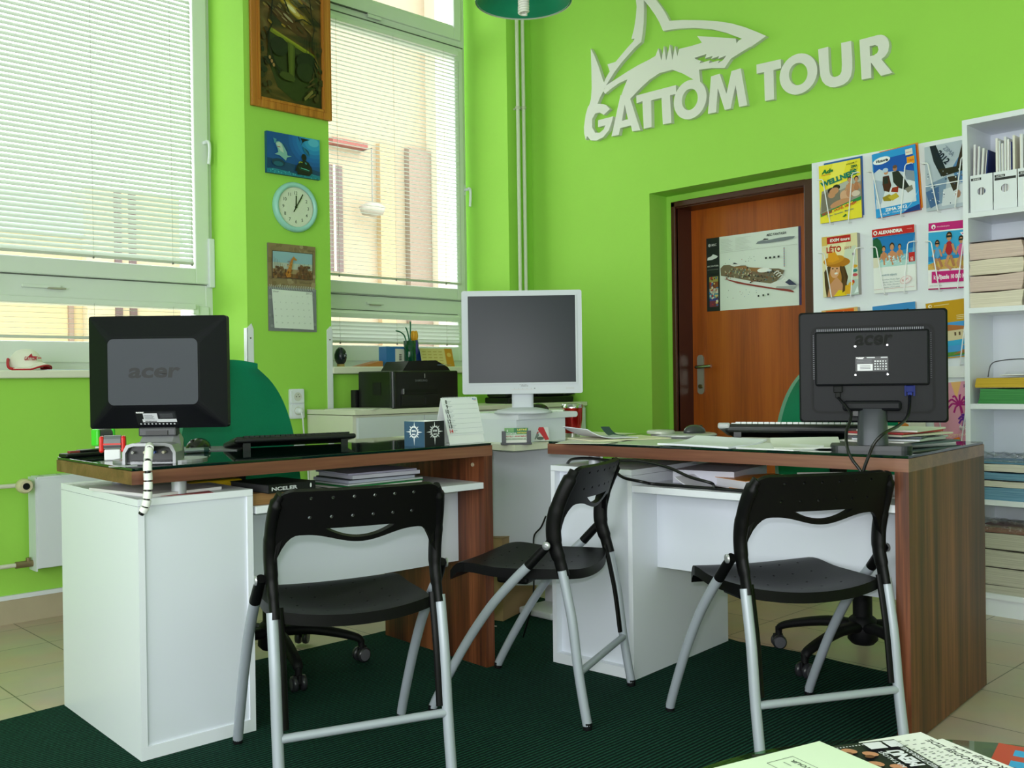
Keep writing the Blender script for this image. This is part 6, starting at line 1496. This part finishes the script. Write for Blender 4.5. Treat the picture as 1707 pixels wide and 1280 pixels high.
FILM = bpy.data.materials.new('clear_film'); FILM.use_nodes = True; _n = FILM.node_tree; _b = _n.nodes['Principled BSDF']
for n in list(_n.nodes): _n.nodes.remove(n)
_o = _n.nodes.new('ShaderNodeOutputMaterial'); _t = _n.nodes.new('ShaderNodeBsdfTransparent'); _t.inputs['Color'].default_value = (.94, .95, .96, 1); _g = _n.nodes.new('ShaderNodeBsdfGlossy'); _g.inputs['Roughness'].default_value = .12
_x = _n.nodes.new('ShaderNodeMixShader'); _x.inputs[0].default_value = .16; _tc = _n.nodes.new('ShaderNodeTexCoord'); _ns = _n.nodes.new('ShaderNodeTexNoise'); _ns.inputs['Scale'].default_value = 60; _bp = _n.nodes.new('ShaderNodeBump'); _bp.inputs['Strength'].default_value = 1; _bp.inputs['Distance'].default_value = .01
_n.links.new(_tc.outputs['Object'], _ns.inputs['Vector']); _n.links.new(_ns.outputs['Fac'], _bp.inputs['Height']); _n.links.new(_bp.outputs['Normal'], _g.inputs['Normal']); _n.links.new(_t.outputs[0], _x.inputs[1]); _n.links.new(_g.outputs[0], _x.inputs[2]); _n.links.new(_x.outputs[0], _o.inputs['Surface'])
zy = lambda py, px=1660: at_x(px, py, FX + .012).z
ly = at_x(1613, 470, FX + .012).y - .006; ry = at_x(1705, 470, FX + .012).y
ivory = stack_mat('#c9bda8', '#e8dcc8'); pinkish = stack_mat('#c4aaa0', '#dfc8bc'); ivory2 = stack_mat('#cfc4b0', '#ece2d0')
zs = [ST[3], zy(486), zy(458), zy(432), zy(402)]
for k, (m, lab) in enumerate(((ivory2, 'lowest cream stack of catalogues on the second shelf'), (pinkish, 'pinkish stack of catalogues, second from the bottom on the second shelf'), (ivory, 'cream stack of catalogues just under the topmost on the second shelf'), (pinkish, 'topmost pinkish stack of catalogues with ragged edges on the second shelf'))):
    bundle(lab, ry, ly, zs[k] + (.0 if k == 0 else .005), zs[k + 1], m, .012, .005, k + 1, top='#8a7f88' if k == 3 else None, grp='catalogue stacks on the second shelf')
for k in range(2): bundle(('grey-violet' if k == 0 else 'pale') + ' stack of catalogues at the photo edge on the second shelf', ry - .25, ry - .012, ST[3] + (.15 * k + .006 * k), ST[3] + .15 + .13 * k, stack_mat('#8a8494', '#a8a0ac') if k == 0 else ivory, .02, .004, 7 + k)
ly3 = at_x(1627, 660, FX + .012).y
grn = stack_mat('#2f7a3c', '#4a9a52'); yel = stack_mat('#c09a1c', '#dcb838')
bundle('green lower stack of brochures on the third shelf', ly3 - .29, ly3 - .012, ST[2], zy(648), grn, .012, .006, 2, grp='brochures on the third shelf')
bundle('yellow upper stack of brochures with a carrying strap on the third shelf', ly3 - .29, ly3, zy(648) + .005, zy(630), yel, .012, .004, 1, grp='brochures on the third shelf')
g = MB(); P0 = at_x(1644, 630, FX + .06); z630 = P0.z
g.tube(smooth_path([(0, 0, 0), (0, -.012, .05), (0, -.05, .066), (0, -.15, .07), (0, -.22, .05), (0, -.235, 0)], 6), .0022, mat('#50505a', .5), 6)
solo('carrying_strap', g, 'thin dark strap arching over the yellow brochure stack on the third shelf', 'strap', (FX + .08, P0.y, z630 + .004))
sheet('paper_sheet', 'white sheet lying behind the strap on the yellow brochures', 'papers', (FX + .15, ly3 - .16), .09, .2, 4, zy(630) + .009, '#e4e6ea', .004, .01)
ly4 = FY1 - .03
blu = stack_mat('#4a7a9a', '#7aa4be'); wht = stack_mat('#c4c0b4', '#dcd6c8')
z4 = [ST[1], zy(812), zy(800), zy(786), zy(773), zy(768)]
names4 = ['blue lowest bundle of wrapped catalogues on the fourth shelf', 'cream second bundle of wrapped catalogues on the fourth shelf', 'blue third bundle of wrapped catalogues on the fourth shelf', 'cream fourth bundle of wrapped catalogues on the fourth shelf', 'thin blue topmost bundle of wrapped catalogues on the fourth shelf']
for k in range(5): bundle(names4[k], ly4 - .3, ly4, z4[k] + (.001 if k else 0), z4[k + 1] - .004, (blu, wht)[k % 2], .012, .003, k, grp='wrapped catalogues on the fourth shelf', film=(k == 4))
gr = stack_mat('#a8a494', '#c8c4b4'); z5 = [ST[0], zy(975), zy(945), zy(915), zy(888), zy(878)]
for k in range(5): bundle(('lowest', 'second', 'third', 'fourth', 'red-brown topmost')[k] + ' bundle of grey wrapped catalogues on the bottom shelf', ly4 - .3, ly4, z5[k] + (.001 if k else 0), z5[k + 1] - .004, gr if k < 4 else stack_mat('#7a4a40', '#a07a6a'), .012, .003, k + 3, grp='wrapped catalogues on the bottom shelf', film=(k == 4))
for k in range(2):
    for j in range(2):
        yy = ly4 - .03 - j * .14; zz = zy(903 + 0) if k == 0 else zy(958)
        pass

# ================================================================== FOLDING CHAIRS
CBK = mat('#0a0a0b', .42, spec=.16, bump=.12, bscale=700); CSL = mat('#a9b0ba', .38, metal=.15)
def folding_chair():
    r = thing('folding_chair', 'x', 'chair', (0, 0, 0), 0, 'folding chairs with black plastic seats')
    rear = [(0, .012), (.012, .08), (.026, .17), (.040, .29), (.055, .37), (.069, .437)]
    up = [(.066, .42), (.078, .465), (.092, .51), (.094, .56), (.084, .605), (.064, .655), (.044, .695), (.035, .715)]
    wid = [.203, .203, .204, .206, .207, .205, .199, .19]
    front = [(.158, .452), (.21, .402), (.28, .325), (.35, .228), (.41, .13), (.455, .05), (.474, .012)]
    for s in (-1, 1):
        g = MB(); g.tube(smooth_path([(s * .208, y, z) for y, z in rear], 5), .0135, CSL, 16, flat=(1, 1)); rl_ = part('rear_leg', g, r)
        g = MB(); g.lathe([(.0125, 0), (.0135, .006), (.0135, .02)], BLACK, 14, M=T(s * .208, 0, 0.0)); part('foot_cap', g, rl_)
        g = MB(); g.tube(smooth_path([(s * w_, y, z) for (y, z), w_ in zip(up, wid)], 5), [.0145] * 6 + [.017] * 5 + [.0185] * 10 + [.017] * 10 + [.012] * 5, CBK, 14, flat=(1.25, .86)); part('upright', g, r)
        g = MB(); g.tube(smooth_path([(s * .231, y, z) for y, z in front], 5), .0135, CSL, 16); fl_ = part('front_leg', g, r)
        g = MB(); g.lathe([(.0125, 0), (.0135, .006), (.0135, .02)], BLACK, 14, M=T(s * .231, .474, 0.0)); part('foot_cap', g, fl_)
        g = MB(); g.tube([(s * .226, .1, .513), (s * .229, .128, .484), (s * .231, .163, .447)], [.0125, .0135, .0142], CBK, 14); part('leg_bracket', g, r)
        g = MB(); g.lathe([(.012, 0), (.0115, .004), (.004, .005)], mat('#b9bac0', .3, metal=.6), 14, M=T(s * .237, .104, .509) @ RY(90 * s)); part('bolt', g, r)
        g = MB(); g.tube(smooth_path([(s * .1925, y + .003, z) for y, z in ((.026, .172), (.040, .29), (.055, .37), (.072, .445))], 5), .0125, CBK, 8, flat=(.55, 1)); part('guide_rail', g, r)
    g = MB(); g.tube([(-.2, .0225, .155), (.2, .0225, .155)], .0105, CSL, 14); part('crossbar', g, r)
    # seat: dished sheet with rows of small holes
    g = MB(); nx, ny = 26, 26; pts = []
    for j in range(ny + 1):
        v = j / ny; row = []
        for i in range(nx + 1):
            u = 2 * i / nx - 1; hw = .186 + .012 * math.sin(v * math.pi) - .012 * max(0, v - .85) / .15
            y0 = .042 - .0 + .03 * abs(u) ** 2.4; y1 = .452 - .012 * abs(u) ** 4
            y = y0 + (y1 - y0) * v
            z = .418 + .014 * (u * u) * (1 - v * .6) - .016 * math.exp(-((v - .35) / .25) ** 2) * (1 - u * u) + .012 * math.exp(-((v - .82) / .18) ** 2) - .022 * max(0, (v - .9) / .1) ** 2 + .004 * (1 - v)
            row.append((u * hw, y, z))
        pts.append(row)
    g.grid(pts, CBK, thick=.028, along=(0, 0, 1))
    kn = MB()
    for i in range(5):
        for j in range(4): kn.tube([(-.12 + .06 * i, .14 + .07 * j, .35), (-.12 + .06 * i, .14 + .07 * j, .5)], .0035, CBK, 8)
    part_mesh('seat', cut(g, kn, 'seat'), r)
    g = MB(); g.box(-.15, .15, .2, .3, .375, .4, CBK, b=.008); part('seat_bracket', g, r)
    # backrest panel: curved, with a smile-shaped slot over a lower rail
    def P3(x, z):
        t = (z - .58) / .18; y = .088 - .064 * max(0, t) ** 1.15 - .03 * (1 - (x / .2) ** 2) * 1.0
        return Vector((x, y, z))
    def sheet_(xs, zlo, zhi, g, n=6):
        pts = []
        for k in range(n + 1):
            pts.append([P3(x, zlo(x) + (zhi(x) - zlo(x)) * k / n) for x in xs])
        g.grid(pts, CBK, thick=.014)
    W2 = .2
    top = lambda x: .727 - .02 * max(0, (abs(x) - .16) / .04) ** 2
    sx = .085
    holetop = lambda x: .634
    holebot = lambda x: .634 - .027 * max(0, 1 - (x / sx) ** 2)
    def bot(x):
        a_ = abs(x)
        if a_ < .13: return .608 - .012 * math.cos(math.pi * a_ / .13)
        if a_ < .142: return .62
        return .62 - .085 * ((a_ - .142) / .058) ** 2.3
    bmb = bmesh.new(); cols = []
    xs = [-.2 + .115 * k / 12 for k in range(12)] + [-sx + 2 * sx * k / 20 for k in range(21)] + [.2 - .115 * k / 12 for k in range(11, -1, -1)]
    for x in xs:
        inside = abs(x) < sx - 1e-6
        zb, zt_ = bot(x), top(x); lo_ = holebot(x) if inside else .634; hi_ = .634
        A = [zb + (lo_ - zb) * k / 2 for k in range(3)]; B = [hi_ + (zt_ - hi_) * k / 5 for k in range(6)]
        va = [bmb.verts.new(P3(x, z)) for z in A]; vb = [bmb.verts.new(P3(x, z)) for z in B] if inside else [va[-1]] + [bmb.verts.new(P3(x, z)) for z in B[1:]]
        cols.append((va, vb))
    for (a1, b1), (a2, b2) in zip(cols, cols[1:]):
        for p_, q_ in ((a1, a2), (b1, b2)):
            for k in range(len(p_) - 1): bmb.faces.new([p_[k], q_[k], q_[k + 1], p_[k + 1]])
    bmesh.ops.recalc_face_normals(bmb, faces=bmb.faces[:])
    bmesh.ops.solidify(bmb, geom=bmb.faces[:], thickness=.014)
    g = MB(); g.bm(bmb, CBK, smooth=True)
    kn = MB()
    for i in range(6):
        for j, z in enumerate((.705, .658)): kn.tube([(-.125 + .05 * i, -.1, z), (-.125 + .05 * i, .2, z)], .004, CBK, 8)
    part_mesh('backrest', cut(g, kn, 'backrest'), r)
    return r
def foot_frame(fl, fr):
    a, b_ = Vector((fl.x, fl.y)), Vector((fr.x, fr.y)); rt = (b_ - a).normalized(); fw_ = Vector((-rt.y, rt.x)); c = (a + b_) / 2 - fw_ * .474
    return Vector((c.x, c.y, CZ)), math.degrees(math.atan2(rt.y, rt.x))
fc = folding_chair()
l1, a1 = foot_frame(Vector((1.284, 2.415)), Vector((1.714, 2.261)))
fc.location = l1; fc.rotation_euler = (0, 0, R_(a1)); fc['label'] = 'black and silver folding chair drawn up to the left desk'
l2, a2 = foot_frame(Vector((1.812, 2.232)), Vector((2.236, 2.405)))
dup(fc, l2, a2, 'black and silver folding chair seen side-on between the two desks')
l3, a3 = foot_frame(Vector((2.287, 1.735)), Vector((2.709, 1.51)))
dup(fc, l3, a3, 'black and silver folding chair drawn up to the right desk')

# ================================================================== SWIVEL CHAIRS
FAB = mat('#0a7a55', .95, spec=.15, noise=.12, nscale=300, sheen=.3)
def swivel(label, loc, rz, rot):
    r = thing('swivel_chair', label, 'chair', loc, rz, 'green office swivel chairs')
    g = MB(); pts = []
    for j in range(31):
        v = j / 30; row = []
        hw = .228 * max(.12, 1 - max(0, (v - .2) / .8) ** 2.5) ** .5 * (.9 + .1 * min(1, v / .2))
        for i in range(13):
            u = 2 * i / 12 - 1; row.append((u * hw, -.22 - .05 * u * u * -1 - .05 * math.sin(v * math.pi) * .4 - .06 * v - .0, .5 + .56 * v - .015 * u * u * v))
        pts.append(row)
    g.grid(pts, FAB, thick=.05, along=(0, 1, 0)); part('backrest', g, r)
    g = MB(); g.box(-.23, .23, -.2, .24, .42, .49, FAB, b=.03, seg=4); part('seat', g, r)
    g = MB(); g.box(-.03, .03, -.29, -.23, .42, .72, BLACKM, b=.008); g.box(-.03, .03, -.29, -.05, .395, .42, BLACKM, b=.006); part('back_support', g, r)
    g = MB(); g.tube([(0, 0, .1), (0, 0, .27)], .032, BLACKM, 18); g.tube([(0, 0, .27), (0, 0, .41)], .02, mat('#1c1c1f', .3), 14); g.box(-.1, .1, -.1, .1, .4, .42, BLACKM); g.lathe([(.036, .065), (.05, .08), (.045, .15), (.033, .16)], BLACKM, 20); part('gas_column', g, r)
    for k in range(5):
        a = 72 * k + rot - rz; M = RZ(a)
        g = MB(); P = smooth_path([(.03, 0, .125), (.12, 0, .125), (.22, 0, .105), (.285, 0, .085), (.3, 0, .07)], 4)
        g.tube([M @ v for v in P], [.028 - .0008 * i for i in range(len(P))], BLACKM, 10, flat=(1, .72)); lg = part('leg', g, r)
        c = MB(); MC = M @ T(.3, 0, 0) @ RZ(35 * (k % 3))
        c.tube([MC @ Vector((0, 0, .05)), MC @ Vector((0, 0, .078))], .012, BLACKM, 10)
        for s in (-1, 1): c.lathe([(.006, -.009), (.024, -.008), (.026, 0), (.024, .008), (.006, .009)], mat('#2a2a2e', .3), 18, M=MC @ T(0, s * .014, .026) @ RX(90)); c.lathe([(.02, 0), (.006, .001)], mat('#5b5b60', .35), 14, M=MC @ T(0, s * .0235, .026) @ RX(-90 * s))
        c.box(-.014, .02, -.005, .005, .026, .055, BLACKM, M=MC, b=.003); part('caster', c, lg)
    return r
swivel('green swivel chair behind the left desk under the monitor side', (1.71, 2.97, CZ), 178, 39)
swivel('green swivel chair behind the right desk in front of the brown door', (3.15, 1.56, 0), 135, 170)
# ================================================================== GLASS COFFEE TABLE IN FRONT
TZ = .5
gt = thing('glass_coffee_table', 'round glass coffee table covered with leaflets at the bottom edge of the photo', 'table', (.94, .272, 0))
TG = glass_mat('table_glass', '#c4dcc8')
g = MB(); g.lathe([(.432, TZ - .008), (.435, TZ - .006), (.435, TZ - .002), (.432, TZ)], TG, 64); part('glass_top', g, gt)
for k in range(3):
    a = R_(120 * k + 200); g = MB(); g.tube([(.36 * math.cos(a), .36 * math.sin(a), .0), (.3 * math.cos(a), .3 * math.sin(a), TZ - .02), (.3 * math.cos(a), .3 * math.sin(a), TZ - .0085)], [.016, .016, .02], CHROME, 14); part('leg', g, gt)
g = MB(); g.lathe([(.29, .12), (.3, .128), (.29, .136), (.28, .128)], CHROME, 40); part('ring_brace', g, gt)
def on_table(px, py): return at_z(px, py, TZ + .001)
def leaf(name, label, TL, TR, BR, BL, paper, draw, z, up=True):
    """sheet from the photo positions of its corners; sheet up direction runs BL->TL"""
    q = [at_z(*p, TZ + z) for p in (TL, TR, BR, BL)]
    u = (q[1] - q[0]); v = (q[0] - q[3]); w_ = u.length; h_ = v.length
    M = frame(q[3], q[2] - q[3], v); r = thing(name, label, 'leaflet', M=M, group='leaflets on the glass table')
    part('sheet', MB().box(0, w_, 0, h_, -.0012, -.0001, mat(paper, .5)), r)
    p = Print(w_, h_, None, .4); draw(p); part('printed_face', p.mb, r); return r
# the sheets lie towards the camera; their far corners show
def place(name, label, corner, a1, L1, L2, paper, draw, z):
    """corner: photo position of the far corner; a1: world heading (deg) of the edge running right-forward; L1, L2: edge lengths"""
    c = at_z(*corner, TZ + z); 
    u = Vector((math.cos(R_(a1)), math.sin(R_(a1)), 0)); v = Vector((-u.y, u.x, 0))
    M = frame(c - v * L2, u, v)
    r = thing(name, label, 'leaflet', M=M, group='leaflets on the glass table')
    part('sheet', MB().box(0, L1, 0, L2, -.0012, -.0001, mat(paper, .5)), r)
    p = Print(L1, L2, paper, .4); draw(p); part('printed_face', p.mb, r); return r
def d_green(p):
    p.rect('#5a6a5a', .18, .60, .62, .602); P = [(.1, .78), (.42, .78), (.42, .64), (.1, .64)]
    p.line('#2f3a34', P + [P[0]], .004).poly('#3f4a44', [(.22, .66), (.3, .76), (.36, .67), (.32, .68), (.3, .72), (.26, .67)]).text('#3a4540', 'BENTOUR', .38, .755, .022, .24, .02, 0, 180).rect('#8a948a', .14, .7, .2, .705)
def ang_of(p, q, z): a = at_z(*p, TZ + z); b_ = at_z(*q, TZ + z); d = b_ - a; return math.degrees(math.atan2(d.y, d.x))
def d_black(p):
    for k in range(20): p.rect('#d8d8dc', .03, .52 + k * .022, .04, .53 + k * .022)
    for x, y in ((.1, .6), (.16, .7), (.2, .52), (.28, .64), (.34, .74), (.4, .56), (.3, .45)): p.oval('#c88a68', x, y, .03, .05, 12, -35).oval('#6a3a28', x + .03, y - .03, .02, .03)
    p.rect('#e4e4ea', .04, .74, .12, .86).rect('#e4e4ea', .04, .88, .12, .97).text('#d8d8e0', 'MEDITERRANEAN', .42, .96, .035, .34, .02, 0, 180).text('#e8e8f0', 'MENÚ', .36, .9, .09, .2, .06, 0, 180).text('#d8d8e0', 'KATALOG', .36, .78, .03, .2, .02, 0, 180)
    p.oval('#e8e8ea', .52, .82, .06, .1).oval('#16161a', .52, .82, .05, .085).oval('#e8e8ea', .52, .82, .03, .06, 16, 20)
def d_sale(p):
    p.text('#2c2c30', 'V PRODEJI ZDE', .5, .93, .1, .4, .02, 0, 180)
    rdm = random.Random(4)
    for i in range(6):
        for k in range(9): p.rect('#77777e', .05 + k * .055 + i * .012, .12 + i * .1, .058 + k * .055 + i * .012, .12 + i * .1 + rdm.uniform(.03, .075))
def d_red(p): 
    for y, t in ((.86, 'LIANA tour'), (.66, 'LAST')): p.rect('#2a9ad0', .1, y - .05, .8, y + .06).text('#e0f0f8', t, .2, y - .025, .05, .4, .03)
    p.rect('#c8562e', .1, .4, .9, .55)
z = .0015
place('leaflet', 'white sheet printed with sale text, left one of the two on the glass table', (1535, 1220), -115, .25, .099, '#f2f3ee', d_sale, .006)
place('leaflet', 'white sheet printed with sale text, right one of the two on the glass table', (1571, 1231), -110, .25, .099, '#f2f3ee', d_sale, .0045)
place('leaflet', 'black leaflet with portraits left of the white sale sheets on the glass table', (1490, 1232), -121, .25, .2, '#141519', d_black, .0085)
place('leaflet', 'large pale green sheet nearest the left on the glass table', (1366, 1235), -106, .21, .297, '#dff0d4', d_green, .0165)
place('leaflet', 'red leaflet with blue stripes at the right edge of the glass table', (1665, 1238), ang_of((1665, 1238), (1707, 1250), .0015) + 18, .21, .2, '#b83a24', d_red, .0015)

# ================================================================== LIGHT
def area(name, loc, rot, sx, sy, e, col=(1, 1, 1)):
    l = bpy.data.lights.new(name, 'AREA'); l.shape = 'RECTANGLE'; l.size = sx; l.size_y = sy; l.energy = e; l.color = col
    o = bpy.data.objects.new(name, l); COL.objects.link(o); o.location = loc; o.rotation_euler = [R_(a) for a in rot]; return o
# added area lamps before the closed openings, standing in for daylight from unseen windows
area('added_front_daylight', (-1.68, .5, 1.45), (0, -90, 0), 1.8, 4.0, 114, (.94, .965, 1))
area('added_side_daylight', (.85, -2.28, 1.7), (90, 0, 0), 3.3, 2.3, 14, (.84, .92, 1))
# the camera's flash
fl = bpy.data.lights.new('camera_flash', 'AREA'); fl.shape = 'RECTANGLE'; fl.size = .05; fl.size_y = .03; fl.energy = 12.5; fl.color = (.95, .97, 1)
fo = bpy.data.objects.new('camera_flash', fl); COL.objects.link(fo); fo.location = CAM + Vector((0, 0, .07)) - RIGHT * .02; fo.rotation_euler = (R_(90), 0, R_(-45))
# sun on the street
su = bpy.data.lights.new('sun', 'SUN'); su.energy = .6; su.angle = R_(1); so_ = bpy.data.objects.new('sun', su); COL.objects.link(so_); so_.rotation_euler = (R_(48), 0, R_(-28))
w = bpy.data.worlds.new('overcast_sky'); SC.world = w; w.use_nodes = True; nt = w.node_tree; bg = nt.nodes['Background']
bg.inputs['Color'].default_value = (.94, .98, 1, 1); bg.inputs['Strength'].default_value = 4.2

# ================================================================== CAMERA
cm = bpy.data.cameras.new('camera'); cm.sensor_width = 36; cm.lens = FPX / 1707 * 36; cm.clip_start = .02
co = bpy.data.objects.new('camera', cm); COL.objects.link(co)
Mx = Matrix.Identity(4)
for i in range(3): Mx[i][0] = RIGHT[i]; Mx[i][1] = -DOWN[i]; Mx[i][2] = -FWD[i]; Mx[i][3] = CAM[i]
co.matrix_world = Mx; SC.camera = co
SC.view_settings.view_transform = 'Standard'; SC.view_settings.look = 'None'; SC.view_settings.gamma = 1; SC.view_settings.exposure = .22; SC.view_settings.use_curve_mapping = False
